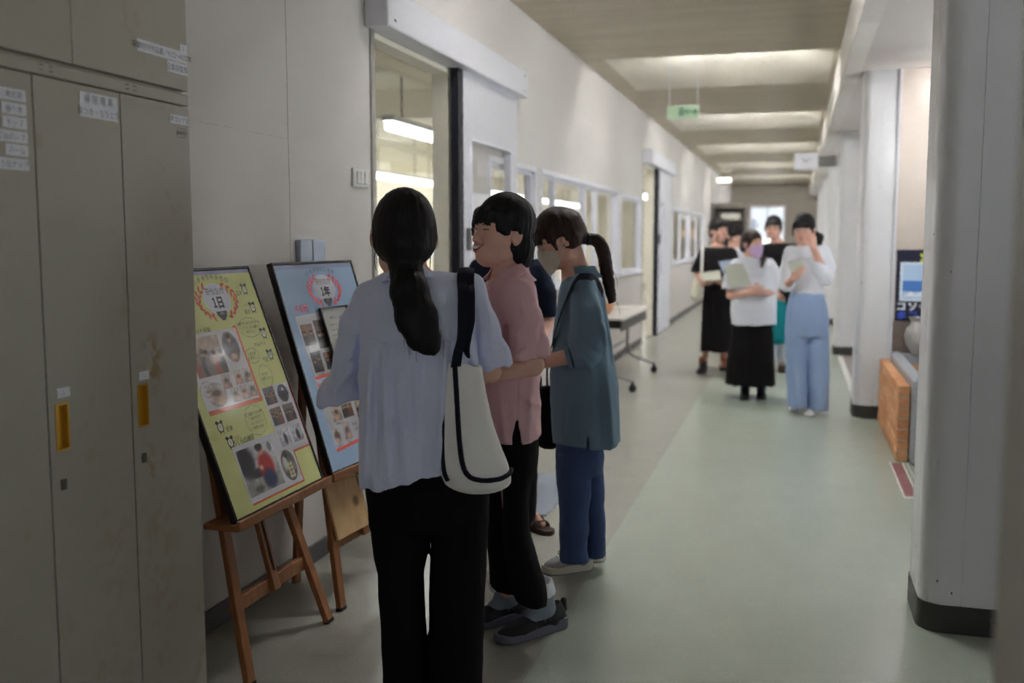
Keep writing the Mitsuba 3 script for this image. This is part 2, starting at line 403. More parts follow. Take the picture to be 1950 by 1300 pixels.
# ------------------------------------------------------------------ the setting
WX, CEIL, END, BACK = -2.06, 3.18, 33.0, -3.2          # left wall, ceiling, far wall, wall behind
HX, SOF, OUT = 0.33, 2.77, 2.3                         # header face, soffit height, window wall of the bays
struct('floor', box(-10.2, OUT + 0.1, BACK - 0.1, END + 0.1, -0.12, 0.0), 'floor_vinyl')
part('floor', 'white_strip', box(0.525, 0.58, 9.2, 13.0, 0.0, 0.003), 'white_line')
COVES = [(5.1 + 4.6 * k, 5.1 + 4.6 * k + 2.1) for k in range(6)]      # assumed lamp recesses, shaped to give the bright bands across the ceiling
RD = 0.26
struct('ceiling', box(WX - 0.1, OUT + 0.1, BACK - 0.1, END + 0.1, CEIL + 0.34, CEIL + 0.46), 'ceiling_paint')
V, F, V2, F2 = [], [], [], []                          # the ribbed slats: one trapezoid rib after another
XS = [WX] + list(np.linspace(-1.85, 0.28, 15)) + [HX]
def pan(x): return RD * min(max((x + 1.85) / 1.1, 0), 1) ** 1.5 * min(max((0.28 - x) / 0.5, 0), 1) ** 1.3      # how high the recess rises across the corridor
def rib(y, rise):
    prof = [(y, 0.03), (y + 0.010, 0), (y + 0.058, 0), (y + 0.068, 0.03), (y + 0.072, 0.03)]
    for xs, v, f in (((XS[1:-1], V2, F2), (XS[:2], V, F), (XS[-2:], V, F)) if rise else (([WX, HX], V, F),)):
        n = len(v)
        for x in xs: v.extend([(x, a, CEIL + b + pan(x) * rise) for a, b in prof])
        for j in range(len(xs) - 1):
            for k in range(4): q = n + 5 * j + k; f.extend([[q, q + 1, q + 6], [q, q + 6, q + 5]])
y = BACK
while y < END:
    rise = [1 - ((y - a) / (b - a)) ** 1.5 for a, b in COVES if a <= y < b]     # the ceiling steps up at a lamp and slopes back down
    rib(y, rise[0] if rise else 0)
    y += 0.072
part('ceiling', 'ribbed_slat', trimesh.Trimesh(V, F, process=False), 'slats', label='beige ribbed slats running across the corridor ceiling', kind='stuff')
part('ceiling', 'recess_slat', trimesh.Trimesh(V2, F2, process=False), 'lit_band_slats', label='ribbed slats in the recesses, coloured paler to brighten the ceiling light bands', kind='stuff')
for j, (a, b) in enumerate(COVES):
    a = BACK + math.ceil((a - BACK) / 0.072) * 0.072; b = BACK + math.ceil((b - BACK) / 0.072) * 0.072
    lip = Polygon([(x, CEIL) for x in XS] + [(x, CEIL + 0.05 + pan(x)) for x in XS[::-1]])
    m = trimesh.creation.extrude_polygon(lip, 0.012, engine='earcut'); m.apply_transform(np.array([[1, 0, 0, 0], [0, 0, -1, a], [0, 1, 0, 0], [0, 0, 0, 1.0]]))
    part('ceiling', 'recess_edge', m, 'ceiling_paint')
    k = thing('recess_lamp', 'unseen tube assumed for the light bands in the ' + ('nearest', 'second', 'third', 'fourth', 'fifth', 'farthest')[j] + ' shallow recess of the corridor ceiling', 'lamp', 'assumed slim tubes in the ceiling recesses')
    part(k, 'batten', box(-1.25, -0.1, a + 0.001, a + 0.02, CEIL + 0.03, CEIL + 0.06, 0.003), 'white_plastic')
    d = mikit.ply(tube([[-1.22, a + 0.036, CEIL + 0.038], [-0.13, a + 0.036, CEIL + 0.038]], 0.014, 12), 'glow', smooth=True); d['emitter'] = {'type': 'area', 'radiance': {'type': 'rgb', 'value': [COVE * 0.99, COVE, COVE * 0.98]}}
    part(k, 'tube', d, None)
part('ceiling', 'bay_soffit', box(HX, OUT, BACK, END, SOF, SOF + 0.06), 'soffit_paint')

# left wall with its openings: (y0, y1, z0, z1)
DOORS = [(4.70, 5.86, 2.48, 4.60, 7.22, 2.62), (13.83, 14.95, 2.48, 13.72, 16.6, 2.62)]      # opening y0, y1, top; rail box y0, y1
WINS = [(6.62, 7.92, 1.0, 2.03, [7.25]), (8.08, 11.82, 1.0, 2.03, [8.62, 9.92, 10.55]), (11.98, 13.66, 1.0, 2.0, []),
        (17.2, 20.0, 1.0, 2.0, [18.6]), (20.2, 23.2, 1.0, 2.0, [21.7]), (25.2, 28.6, 1.0, 2.0, [26.3, 27.4])]
holes = [(d[0], d[1], 0.0, d[2]) for d in DOORS] + [(w[0], w[1], w[2], w[3]) for w in WINS]
TH = 0.10
up, low, y = [], [], BACK
for h in sorted(holes) + [(END, END, 0, 0)]:
    if h[0] > y:
        up.append(box(WX - TH, WX, y, h[0], 1.0, CEIL + 0.34)); low.append(box(WX - TH, WX, y, h[0], 0.0, 1.0) if y > 5 else box(WX - TH, WX, y, h[0], 0.0, 1.0))
    if h[1] > h[0]:
        up.append(box(WX - TH, WX, h[0], h[1], h[3], CEIL + 0.34))
        if h[2] > 0: low.append(box(WX - TH, WX, h[0], h[1], 0.0, h[2]))
    y = max(y, h[1])
struct('wall_left', cat(up), 'wall_paint', label='long beige left wall of the corridor with doors and windows')
part('wall_left', 'lower_panel', cat(low), 'wall_low_paint')
for a, b in ((3.9, 5), ):
    pass
bb = [box(WX, WX + 0.012, a, b, 0, 0.085, 0.003) for a, b in ((BACK, 4.66), (7.25, 13.75), (16.6, END))]
struct('baseboard_left', cat(bb), 'baseboard_rubber')
struct('wall_back', cat([box(WX - 0.1, -1.95, BACK - 0.1, BACK, 0, CEIL + 0.34), box(1.9, OUT + 0.1, BACK - 0.1, BACK, 0, CEIL + 0.34), box(-1.95, 1.9, BACK - 0.1, BACK, 2.7, CEIL + 0.34), box(-1.95, 1.9, BACK - 0.1, BACK, 0, 0.9)]), 'wall_paint')

# far end wall with its window
E0, E1, EZ0, EZ1 = -1.49, -0.38, 0.95, 2.50
wall_end = [box(WX, E0, END, END + 0.15, 0, CEIL), box(E1, OUT, END, END + 0.15, 0, CEIL), box(E0, E1, END, END + 0.15, EZ1, CEIL), box(E0, E1, END, END + 0.15, 0, EZ0)]
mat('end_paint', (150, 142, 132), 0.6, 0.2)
struct('wall_end', cat(wall_end), 'end_paint', label='dim wall closing the far end of the corridor around a bright window')
for k in range(4):
    part('wall_end', 'siding_board', box(WX, HX, END - 0.02, END, 2.56 + 0.15 * k, 2.56 + 0.15 * k + 0.135, 0.006), 'end_paint')

def window(n, axis_x, a0, a1, z0, z1, mull, fr=0.045, depth=0.07, frame='frame_paint', label=None, along='y', sill=True):
    """a framed window in the plane x = axis_x (along y) or y = axis_x (along x), with one pane between each two mullions"""
    key = f'window_{n}'; labels[key] = {'kind': 'structure', **({'label': label} if label else {})}
    def b(c0, c1, p, q, zz0, zz1, bev=0.004):
        return box(axis_x + c0, axis_x + c1, p, q, zz0, zz1, bev) if along == 'y' else box(p, q, axis_x + c0, axis_x + c1, zz0, zz1, bev)
    d = depth
    part(key, 'frame', cat([b(-d, 0.015, a0, a1, z1 - fr, z1), b(-d, 0.03 if sill else 0.015, a0, a1, z0, z0 + fr), b(-d, 0.015, a0, a0 + fr, z0 + fr, z1 - fr), b(-d, 0.015, a1 - fr, a1, z0 + fr, z1 - fr)]), frame)
    edges = [a0 + fr] + list(mull) + [a1 - fr]
    for m in mull: part(key, 'mullion', b(-d + 0.01, 0.0, m - 0.025, m + 0.025, z0 + fr, z1 - fr), frame)
    for e0, e1 in zip(edges, edges[1:]):
        g = 0.028
        sash = cat([b(-0.05, -0.015, e0, e1, z0 + fr, z0 + fr + g), b(-0.05, -0.015, e0, e1, z1 - fr - g, z1 - fr), b(-0.05, -0.015, e0, e0 + g, z0 + fr, z1 - fr), b(-0.05, -0.015, e1 - g, e1, z0 + fr, z1 - fr)])
        s = part(key, 'sash', sash, frame)
        x = axis_x - 0.032
        q = [[x, e0, z0 + fr], [x, e1, z0 + fr], [x, e1, z1 - fr], [x, e0, z1 - fr]] if along == 'y' else [[e0, x, z0 + fr], [e1, x, z0 + fr], [e1, x, z1 - fr], [e0, x, z1 - fr]]
        part(s, 'pane', trimesh.Trimesh(q, [[0, 1, 2], [0, 2, 3]], process=False), 'glass')
    return key
for i, (a, b, z0, z1, m) in enumerate(WINS):
    window(i + 1, WX, a, b, z0, z1, m)
window(30, BACK, -1.95, 1.9, 0.9, 2.7, [-1.0, -0.05, 0.92], along='x')
window(7, END, E0, E1, EZ0, EZ1, [-0.93], along='x', label='bright daylight window at the far end of the corridor')

# sliding doors hung on rail boxes
for i, (y0, y1, top, r0, r1, rz) in enumerate(DOORS):
    key = f'door_{i + 1}'
    labels[key] = {'kind': 'structure', 'label': ('near' if i == 0 else 'farther') + ' white sliding door pushed open on its rail box'}
    b = part(key, 'rail_box', box(WX, WX + 0.125, r0, r1, top + 0.0, top + 0.19, 0.006), 'door_paint')
    for yy in (r0 + 0.09, r1 - 0.08):
        for zz in (top + 0.04, top + 0.15): part(b, 'screw', box(WX + 0.125, WX + 0.128, yy - 0.006, yy + 0.006, zz - 0.006, zz + 0.006), 'metal_dark')
    part(key, 'jamb', cat([box(WX - TH - 0.005, WX + 0.012, y0 - 0.045, y0, 0, top, 0.004)]), 'grey_frame')
    part(key, 'reveal', cat([box(WX - TH - 0.01, WX - 0.005, y1 - 0.03, y1, 0, top - 0.03, 0.003), box(WX - TH - 0.01, WX - 0.005, y0, y1, top - 0.03, top, 0.003)]), 'room_paint')
    part(key, 'threshold', box(WX - TH, WX + 0.01, y0, y1, 0, 0.006), 'steel')
    l0, l1 = y1 + 0.02, r1 - 0.06                       # the leaf, hanging in front of the wall
    X0, X1 = WX + 0.02, WX + 0.06
    if i == 0: g = (l0 + 0.20, l1 - 0.20, 0.85, 2.07)
    else: g = (l0 + 0.18, l0 + 0.55, 0.9, 2.0)
    leaf = cat([box(X0, X1, l0, g[0], 0.012, top + 0.02), box(X0, X1, g[1], l1, 0.012, top + 0.02), box(X0, X1, g[0], g[1], 0.012, g[2]), box(X0, X1, g[0], g[1], g[3], top + 0.02)])
    lf = part(key, 'leaf', leaf, 'door_paint')
    part(lf, 'glazing_bead', cat([box(X1 - 0.004, X1 + 0.008, g[0] - 0.018, g[1] + 0.018, g[3], g[3] + 0.018), box(X1 - 0.004, X1 + 0.008, g[0] - 0.018, g[1] + 0.018, g[2] - 0.018, g[2]),
                                  box(X1 - 0.004, X1 + 0.008, g[0] - 0.018, g[0], g[2], g[3]), box(X1 - 0.004, X1 + 0.008, g[1], g[1] + 0.018, g[2], g[3])]), 'frame_paint')
    xg = (X0 + X1) / 2
    part(lf, 'pane', trimesh.Trimesh([[xg, g[0], g[2]], [xg, g[1], g[2]], [xg, g[1], g[3]], [xg, g[0], g[3]]], [[0, 1, 2], [0, 2, 3]], process=False), 'glass')
    part(key, 'edge_seal', box(X0 - 0.006, X1 + 0.006, l0 - 0.055 if i == 0 else l0 - 0.05, l0 + 0.03, 0.012, top + 0.02, 0.004), 'rubber', label='black rubber leading edge')
    part(lf, 'pull_handle', box(X1, X1 + 0.02, l0 + 0.09, l0 + 0.14, 1.38, 1.52, 0.005), 'metal_dark')

# right side: header over the bays, window wall, partition, columns
labels['wall_right'] = {'kind': 'structure', 'label': 'open right side of the corridor: a header over bays with a window in each'}
part('wall_right', 'header', box(HX, HX + 0.12, BACK, END, SOF - 0.0, CEIL + 0.34), 'header_paint')
BAYS = [(1.5, 2.7, 0.9, 2.2, 0)] + [(5.87 + 4.61 * k - 1.1, 5.87 + 4.61 * k + 1.1, 0.05, 2.45, 1) for k in range(6)]
pieces, y = [], BACK
for k, (a, b, z0, z1, wing) in enumerate(BAYS):
    pieces += [box(OUT, OUT + 0.12, y, a, 0, SOF), box(OUT, OUT + 0.12, a, b, 0, z0), box(OUT, OUT + 0.12, a, b, z1, SOF)]
    y = b
    window(8 + k, OUT + 0.08, a, b, z0, z1, [(a + b) / 2], sill=False)
pieces.append(box(OUT, OUT + 0.12, y, END, 0, SOF))
part('wall_right', 'window_wall', cat(pieces), 'wall_paint')
mat('partition_paint', (186, 174, 164), 0.55, 0.25); mat('partition_low', (112, 100, 92), 0.5, 0.3)
part('wall_right', 'partition', box(0.745, OUT, 8.46, 8.60, 0.80, SOF), 'partition_paint')
part('wall_right', 'partition_base', box(0.745, OUT, 8.455, 8.60, 0.0, 0.80), 'partition_low')
part('wall_right', 'partition_trim', box(0.735, 0.752, 8.44, 8.60, 0.0, SOF, 0.003), 'frame_paint')

def column(x0, x1, y0, y1, label, far=False):
    key = thing('column', label, 'column', 'clad columns along the right side')
    r = 0.085
    foot = sbox(x0 + r, y0 + r, x1 - r, y1 - r).buffer(r, quad_segs=10)
    for sx in np.arange(x0 + 0.14, x1 - 0.05, 0.135):     # recessed seams of the cladding
        foot = foot.difference(sbox(sx - 0.0022, y0 - 0.01, sx + 0.0022, y0 + 0.0035))
    for sy in np.arange(y0 + 0.15, y1 - 0.05, 0.15):
        foot = foot.difference(sbox(x0 - 0.01, sy - 0.0022, x0 + 0.0035, sy + 0.0022))
    m = trimesh.creation.extrude_polygon(foot, SOF, engine='earcut')
    part(key, 'cladding', m, 'column_paint', smooth=35)
    sk = sbox(x0 + r, y0 + r, x1 - r, y1 - r).buffer(r + 0.006, quad_segs=10)
    part(key, 'skirting', trimesh.creation.extrude_polygon(sk, 0.105, engine='earcut'), 'skirting_rubber', smooth=35, label='dark rubber skirting')
    return key
COLS = ['nearest whole column at the right, chipped near its dark skirting', 'second column, beside the dark poster and the brick sink wall', 'third column, at the end of the white floor strip',
        'fourth column, just past the third', 'fifth column, a sliver far down the right side', 'sixth column, near the far end of the right side']
for k, lab in enumerate(COLS):
    y0 = 3.86 + 4.61 * k
    column(0.476, 0.80 if k else 0.90, y0, y0 + 0.42, lab)
# the blurred pillar close to the camera
key = thing('pillar', 'blurred plain pillar cut by the right edge of the photo', 'pillar')
foot = sbox(0.225, 0.72, 0.38, 1.08).buffer(0.02, quad_segs=6)
mat('pillar_paint', (186, 182, 174), 0.5, 0.3)
part(key, 'shaft', trimesh.creation.extrude_polygon(foot, CEIL - 0.02, engine='earcut'), 'pillar_paint', smooth=35)

# workroom behind the left wall
RX = -10.0
struct('wall_workroom', cat([box(RX - 0.12, RX, BACK, END, 0, 0.95), box(RX - 0.12, RX, BACK, END, 1.6, 3.5)] + [box(RX - 0.12, RX, BACK + 3.6 * k - 0.3, BACK + 3.6 * k + 0.3, 0.95, 1.6) for k in range(11)]), 'room_paint')
struct('wall_workroom_front', box(RX, WX - TH, BACK - 0.1, BACK, 0, 3.5), 'room_paint')
struct('wall_workroom_end', box(RX, WX - TH, END, END + 0.1, 0, 3.5), 'room_paint')
struct('ceiling_workroom', box(RX - 0.1, WX - TH, BACK - 0.1, END + 0.1, 3.5, 3.6), 'room_ceiling_paint')
struct('trim_workroom', box(WX - TH, WX - TH + 0.01, BACK, END, CEIL + 0.1, 3.5), 'room_paint')
for k in range(10):
    window(17 + k, RX + 0.02, BACK + 3.6 * k + 0.3, BACK + 3.6 * k + 3.3, 0.95, 1.6, [BACK + 3.6 * k + 1.8], sill=False)
mat('beam_paint', (230, 225, 210), 0.6, 0.2)
for k, yy in enumerate((6.0, 9.6, 13.2, 20.4, 24.0)):
    part('ceiling_workroom', 'beam', box(RX, WX - TH, yy - 0.09, yy + 0.09, 3.12, 3.5, 0.01), 'beam_paint')
for k, xx in enumerate((-3.2, -6.3)):
    part('ceiling_workroom', 'purlin', box(xx - 0.5, xx - 0.42, BACK, END, 3.0, 3.12, 0.006), 'beam_paint')
for k, (a, b) in enumerate([((-6.1, 9.4, 3.48), (-6.6, 9.4, 2.4)), ((-6.2, 9.2, 3.4), (-7.0, 10.2, 2.5))]):
    part('ceiling_workroom', 'brace', tube([a, b], 0.02, 8), 'grey_frame')

# fluorescent lamps of the workroom: two rows parallel to the corridor
def lamp(x, y, label, h=1.2):
    z = 2.5
    k = thing('fluorescent_lamp', label, 'lamp', 'fluorescent lamps in the workroom')
    part(k, 'housing', cat([box(x - 0.06, x + 0.06, y - h, y + h, z + 0.045, z + 0.10, 0.006)]), 'white_plastic')
    for s in (-0.7 * h, 0.7 * h): part(k, 'rod', box(x - 0.008, x + 0.008, y + s - 0.008, y + s + 0.008, z + 0.1, 3.5), 'grey_frame')
    t = tube([[x, y - h + 0.01, z], [x, y + h - 0.01, z]], 0.045, 12)
    d = mikit.ply(t, 'glow', smooth=True); d['emitter'] = {'type': 'area', 'radiance': {'type': 'rgb', 'value': [TUBE * 0.97, TUBE, TUBE * 0.98]}}
    part(k, 'tube', d, None)
for k in range(7):
    lamp(-6.8, 15.3 + 1.2 + 2.42 * k, ('first', 'second', 'third', 'fourth', 'fifth', 'sixth', 'seventh')[k] + ' fluorescent tube from the doorway in the long deeper row')
for y in (8.75 + 1.2,): lamp(-3.7, y, 'large glowing fluorescent tube seen in the upper doorway')
lamp(-3.7, 24.9, 'glowing fluorescent tube seen through the farther doorway')
lamp(-5.3, 15.65, 'short fluorescent tube seen in the sliding door pane', 0.62)

for lab, x0, x1, yy, z in (('lower', 0.93, 1.2, 7.73, 2.15), ('upper', 0.96, 1.12, 8.09, 2.66)):
    k = thing('hanging_lamp', lab + ' of two short lamps over the stone sink, hidden behind the nearest column', 'lamp')
    part(k, 'housing', box(x0 - 0.02, x1 + 0.02, yy - 0.04, yy + 0.04, z + 0.03, z + 0.06, 0.006), 'white_plastic')
    part(k, 'rod', box((x0 + x1) / 2 - 0.008, (x0 + x1) / 2 + 0.008, yy - 0.008, yy + 0.008, z + 0.06, SOF + 0.001), 'grey_frame')
    d = mikit.ply(tube([[x0, yy, z], [x1, yy, z]], 0.03, 12), 'glow', smooth=True); d['emitter'] = {'type': 'area', 'radiance': {'type': 'rgb', 'value': [18.0, 18.3, 18.6]}}
    part(k, 'tube', d, None)
# ------------------------------------------------------------------ the steel cupboard at the left
def cab_color(p, n, uv):
    v = fbm(p.y * 3, p.z * 2, 0, 3)
    base = mix(lin(160, 156, 142), lin(170, 165, 151), v)
    def blot(y, z, ry, rz): return dr.exp(-(dr.square((p.y - y) / ry) + dr.square((p.z - z) / rz)))
    w = fbm(p.y * 40, p.z * 40, 1, 4)
    rust = blot(2.24, 1.13, 0.035, 0.06) * 1.3 + blot(2.22, 0.86, 0.03, 0.05) * 0.5 + blot(2.25, 0.62, 0.08, 0.25) * 0.3 + blot(2.05, 0.70, 0.08, 0.2) * 0.25 + blot(2.07, 0.3, 0.1, 0.2) * 0.15
    m = dr.clip(rust * smoothstep(0.48, 0.66, w) + smoothstep(0.72, 0.78, fbm(p.y * 22, p.z * 15, 5, 3)) * 0.18, 0, 0.8)
    return mix(base, lin(146, 118, 76), m)
mat('cupboard_paint', proc(cab_color), 0.36, 0.4)
mat('label_paper', (232, 232, 238), 0.6, 0.25)
mat('brass', (196, 150, 52), 0.35, 0.5, metallic=0.55)
mat('gap_dark', (58, 50, 40), 0.7, 0.1)
scene['print_matt'] = {'type': 'twosided', 'bsdf': {'type': 'principled', 'base_color': {'type': 'mesh_attribute', 'name': 'vertex_color'}, 'roughness': 0.55, 'specular': 0.25}}
scene['print_gloss'] = {'type': 'twosided', 'bsdf': {'type': 'principled', 'base_color': {'type': 'mesh_attribute', 'name': 'vertex_color'}, 'roughness': 0.5, 'specular': 0.4, 'clearcoat': 1.0, 'clearcoat_gloss': 0.985}}
CX = -1.62
cup = thing('cupboard', 'beige three-door steel cupboard with brass recessed pulls and paper labels, along the left wall', 'cupboard')
Y = [1.560, 1.852, 2.148, 2.440]
part(cup, 'body', cat([box(WX + 0.012, CX - 0.022, Y[0] - 0.02, Y[3], 0.0, 1.842), box(CX - 0.022, CX, Y[0] - 0.02, Y[3], 1.812, 1.842, 0.002), box(CX - 0.022, CX, Y[0] - 0.02, Y[3], 0.0, 0.06, 0.002)]), 'cupboard_paint')
for y in (Y[1] + 0.03, Y[2] + 0.03):
    for dy in (0, 0.03):
        for dz in (0, 0.011): part(cup, 'slot', box(CX - 0.001, CX + 0.0006, y + dy - 0.006, y + dy + 0.006, 1.822 + dz, 1.824 + dz), 'gap_dark')
def label_tag(parent, y, z, w, h, lines, name='paper_label'):
    """a printed paper label on a door face that looks towards +x"""
    P = Print(); P.shape(sbox(-w / 2, -h / 2, w / 2, h / 2), (228, 228, 236))
    for j, (t, th) in enumerate(lines):
        P.text(t, th, 0, h / 2 - (j + 0.5) * h / len(lines) , (62, 62, 74))
    M = frame_matrix(np.array([CX + 0.0012, y, z]), np.array([0, 1.0, 0]), np.array([0, 0, 1.0]))
    P.key(parent, name, M, 'print_matt')
for k in range(3):
    y0, y1 = Y[k] + 0.0025, Y[k + 1] - 0.0025
    pull = (y0 + 0.022, y0 + 0.062, 0.968, 1.075) if k == 2 else (y0 + 0.022, y0 + 0.062, 0.965, 1.072)
    h = 0.004
    door = trimesh.creation.box(bounds=[[CX - 0.02, y0, 0.063], [CX, y1, 1.808]])
    try: door = door.difference(trimesh.creation.box(bounds=[[CX - 0.014, pull[0], pull[2]], [CX + 0.01, pull[1], pull[3]]]))
    except Exception: pass
    d = part(cup, 'door', door, 'cupboard_paint')
    part(d, 'recessed_pull', cat([box(CX - 0.0135, CX - 0.011, pull[0], pull[1], pull[2], pull[3]), box(CX - 0.012, CX + 0.002, pull[0] - 0.002, pull[0] + 0.003, pull[2], pull[3]), box(CX - 0.012, CX + 0.002, pull[1] - 0.003, pull[1] + 0.002, pull[2], pull[3]),
                                  box(CX - 0.012, CX + 0.002, pull[0], pull[1], pull[2] - 0.002, pull[2] + 0.003), box(CX - 0.012, CX + 0.002, pull[0], pull[1], pull[3] - 0.003, pull[3] + 0.002)]), 'brass', label='recessed brass finger pull')
    part(d, 'lock', box(CX, CX + 0.003, y0 + 0.028, y0 + 0.046, 0.872, 0.897, 0.001), 'metal_dark', label='small dark square lock')
    if k: label_tag(d, y0 + 0.05, 1.098, 0.042, 0.022, [(' 二 ' if k == 1 else '1', 0.009)])
    if k == 0:
        for z, t, w in ((1.757, '三角定規', 0.085), (1.727, '曲り金', 0.07), (1.698, 'モップ', 0.07), (1.668, '灯油ポンプ', 0.095), (1.640, 'バール', 0.065), (1.610, 'どう乱ナップ', 0.10)):
            label_tag(d, 1.852 - 0.012 - w / 2 - 0.01, z, w, 0.024, [(t, 0.0145)])
    if k == 1: label_tag(d, 2.068, 1.765, 0.135, 0.058, [('掃 除 用 具', 0.020), ('ほうき・ちりとり', 0.0165)])
    if k == 2:
        label_tag(d, 2.392, 1.771, 0.082, 0.024, [('スコップ 2', 0.0145)])
        P = Print(); o = sbox(-0.021, -0.012, 0.021, 0.012); P.shape(o.difference(o.buffer(-0.0012)), (70, 62, 55)); P.text('総務備品', 0.0095, 0, 0, (70, 62, 55))
        P.key(d, 'stamp_mark', frame_matrix(np.array([CX + 0.0006, 2.402, 1.737]), np.array([0, 1.0, 0]), np.array([0, 0, 1.0])), 'print_matt')
top = thing('wall_cupboard', 'plain upper steel cupboard stacked on the three-door cupboard', 'cupboard')
part(top, 'body', box(WX + 0.012, CX - 0.022, Y[0] - 0.02, Y[3], 1.846, 2.62), 'cupboard_paint')
ym = 1.985
for a, b in ((Y[0] - 0.02, ym - 0.0006), (ym + 0.0006, Y[3])):
    d = part(top, 'sliding_door', box(CX - 0.021, CX, a, b, 1.852, 2.615, 0.0015), 'cupboard_paint')
label_tag(d, 2.330, 1.940, 0.215, 0.030, [('卒業制作作品集／H15〜H18年', 0.0165)]); label_tag(d, 2.392, 1.908, 0.09, 0.030, [('企業調査票', 0.0165)])
label_tag(d, 2.422, 1.965, 0.03, 0.02, [('3', 0.011)])

# ------------------------------------------------------------------ framed posters on wooden easels
def wood_color(p, n, uv):
    g = noise(p.x * 90, p.y * 90, p.z * 5); h = fbm(p.x * 14, p.y * 14, p.z * 2.5, 3)
    return mix(lin(112, 70, 40), lin(160, 106, 64), g * 0.45 + h * 0.55)
mat('easel_wood', proc(wood_color), 0.42, 0.35)
def board_color(p, n, uv):
    g = noise(p.x * 60, p.y * 60, p.z * 6); d, _, r = voronoi(p.y * 5 + 3, p.z * 5)
    return mix(mix(lin(196, 158, 112), lin(214, 178, 132), g), lin(120, 82, 50), (1 - smoothstep(0.05, 0.16, d)) * 0.8)
mat('board_wood', proc(board_color), 0.5, 0.3)
mat('frame_black', (16, 15, 18), 0.3, 0.5)
mat('brass_screw', (150, 140, 110), 0.4, 0.5, metallic=0.7)
PW, PH = 0.61, 0.854
def poster_frame(x0, y0, z0, tilt, yw):
    e = np.array([math.sin(yw), math.cos(yw), 0.0]); n = np.array([math.cos(yw), -math.sin(yw), 0.0])
    return np.array([x0, y0, z0]), e, -n * math.sin(tilt) + np.array([0, 0, math.cos(tilt)]), n
def laurel(P, cx, cy, R, col, r2):
    for side in (-1, 1):
        for k in range(8):
            a = math.radians(-62 + k * 17.5); x, y = cx + side * R * math.cos(a), cy + r2 * math.sin(a)
            for q in (-1, 1):
                leaf = affinity.rotate(affinity.scale(Point(0, 0).buffer(1, quad_segs=6), 0.0055, 0.0125), math.degrees(a) * side + (38 * q) * 1.0, origin=(0, 0))
                P.shape(affinity.translate(leaf, x + side * q * 0.007 * math.cos(a), y + q * 0.006), col, P.k + 1)
def head_badge(P, red, last):
    cx, cy = 0.545 * PW, 0.865 * PH
    laurel(P, cx, cy - 0.008, 0.116, red, 0.062)
    P.shape(affinity.translate(affinity.scale(Point(0, 0).buffer(1, quad_segs=24), 0.083, 0.058), cx, cy), (226, 228, 240))
    for k, ch in enumerate('九谷焼技術研修所'):            # the arched line over the badge
        t = (k - 3.5) / 3.5; P.shape(affinity.rotate(text_shape(ch, 0.019, cx + t * 0.098, cy + 0.066 + 0.015 * (1 - t * t)), -t * 16), (40, 42, 50))
    P.text('研修生の', 0.024, cx, cy + 0.028, (42, 44, 52)); P.text(last, 0.040, cx, cy - 0.014, (32, 34, 42), bold=3)
    bowl = Polygon([(-0.034, 0.010), (0.034, 0.010), (0.030, -0.002), (0.020, -0.014), (0.012, -0.017), (0.012, -0.023), (-0.012, -0.023), (-0.012, -0.017), (-0.020, -0.014), (-0.030, -0.002)])
    P.shape(affinity.translate(bowl, cx, 0.80 * PH), (38, 38, 44)); P.text('本気', 0.011, cx, 0.80 * PH + 0.002, (210, 210, 215))
def clock(P, x, y):
    for dx in (-0.013, 0.013):
        P.shape(affinity.translate(affinity.scale(Point(0, 0).buffer(1, quad_segs=6), 0.008, 0.006), x + dx, y + 0.017), (40, 42, 40))
        P.shape(sbox(x + dx * 0.8 - 0.002, y - 0.022, x + dx * 0.8 + 0.002, y - 0.014), (40, 42, 40))
    P.shape(Point(x, y).buffer(0.0175, quad_segs=10), (44, 46, 44)); P.shape(Point(x, y).buffer(0.0135, quad_segs=10), (222, 224, 200))
    P.shape(sbox(x - 0.001, y, x + 0.001, y + 0.010), (40, 42, 40)); P.shape(sbox(x, y - 0.001, x + 0.007, y + 0.001), (40, 42, 40))
def bubble(P, x, y, rx, ry, lines, bg):
    pts = []
    for a in np.linspace(0, 2 * np.pi, 72, endpoint=False):
        k = 1 + 0.07 * abs(math.sin(a * 5)); pts.append((x + rx * k * math.cos(a), y + ry * k * math.sin(a)))
    o = Polygon(pts); P.shape(o.difference(o.buffer(-0.0013)), (60, 62, 50))
    for j, t in enumerate(lines): P.text(t, 0.0115, x, y + (len(lines) / 2 - 0.5 - j) * 0.017, (45, 47, 42))
def picture_fn(seed, sky, mid, low, blobs):
    """a small printed photograph: bands of tone with soft figures (s, t, rs, rt, colour)"""
    def fn(s, t):
        q = np.stack([s * 7, t * 7, s * 0 + seed], -1); n = meshkit.fbm(q, 3, seed)[..., None]
        c = np.where(t[..., None] > 0.62, np.array(sky), np.where(t[..., None] > 0.3, np.array(mid), np.array(low))) * (0.72 + 0.56 * n)
        for bs, bt, rs, rt, col in blobs:
            w = np.clip(1.6 - ((s - bs) / rs) ** 2 - ((t - bt) / rt) ** 2, 0, 1)[..., None]; c = c * (1 - w) + np.array(col) * w
        return c
    return fn
def people_fn(seed, n, base=(150, 140, 128), tones=((40, 42, 52), (70, 62, 58), (120, 70, 60), (44, 60, 78))):
    r = np.random.default_rng(seed); b = []
    for k in range(n):
        x = (k + 0.5) / n + r.uniform(-0.06, 0.06); y = r.uniform(0.3, 0.45); b += [(x, y - 0.12, 0.55 / n, 0.26, tones[k % len(tones)]), (x, y + 0.2, 0.22 / n + 0.02, 0.085, (190, 150, 128)), (x, y + 0.25, 0.22 / n + 0.02, 0.06, (34, 28, 28))]
    return picture_fn(seed, base, tuple(0.85 * np.array(base)), tuple(0.7 * np.array(base)), b)
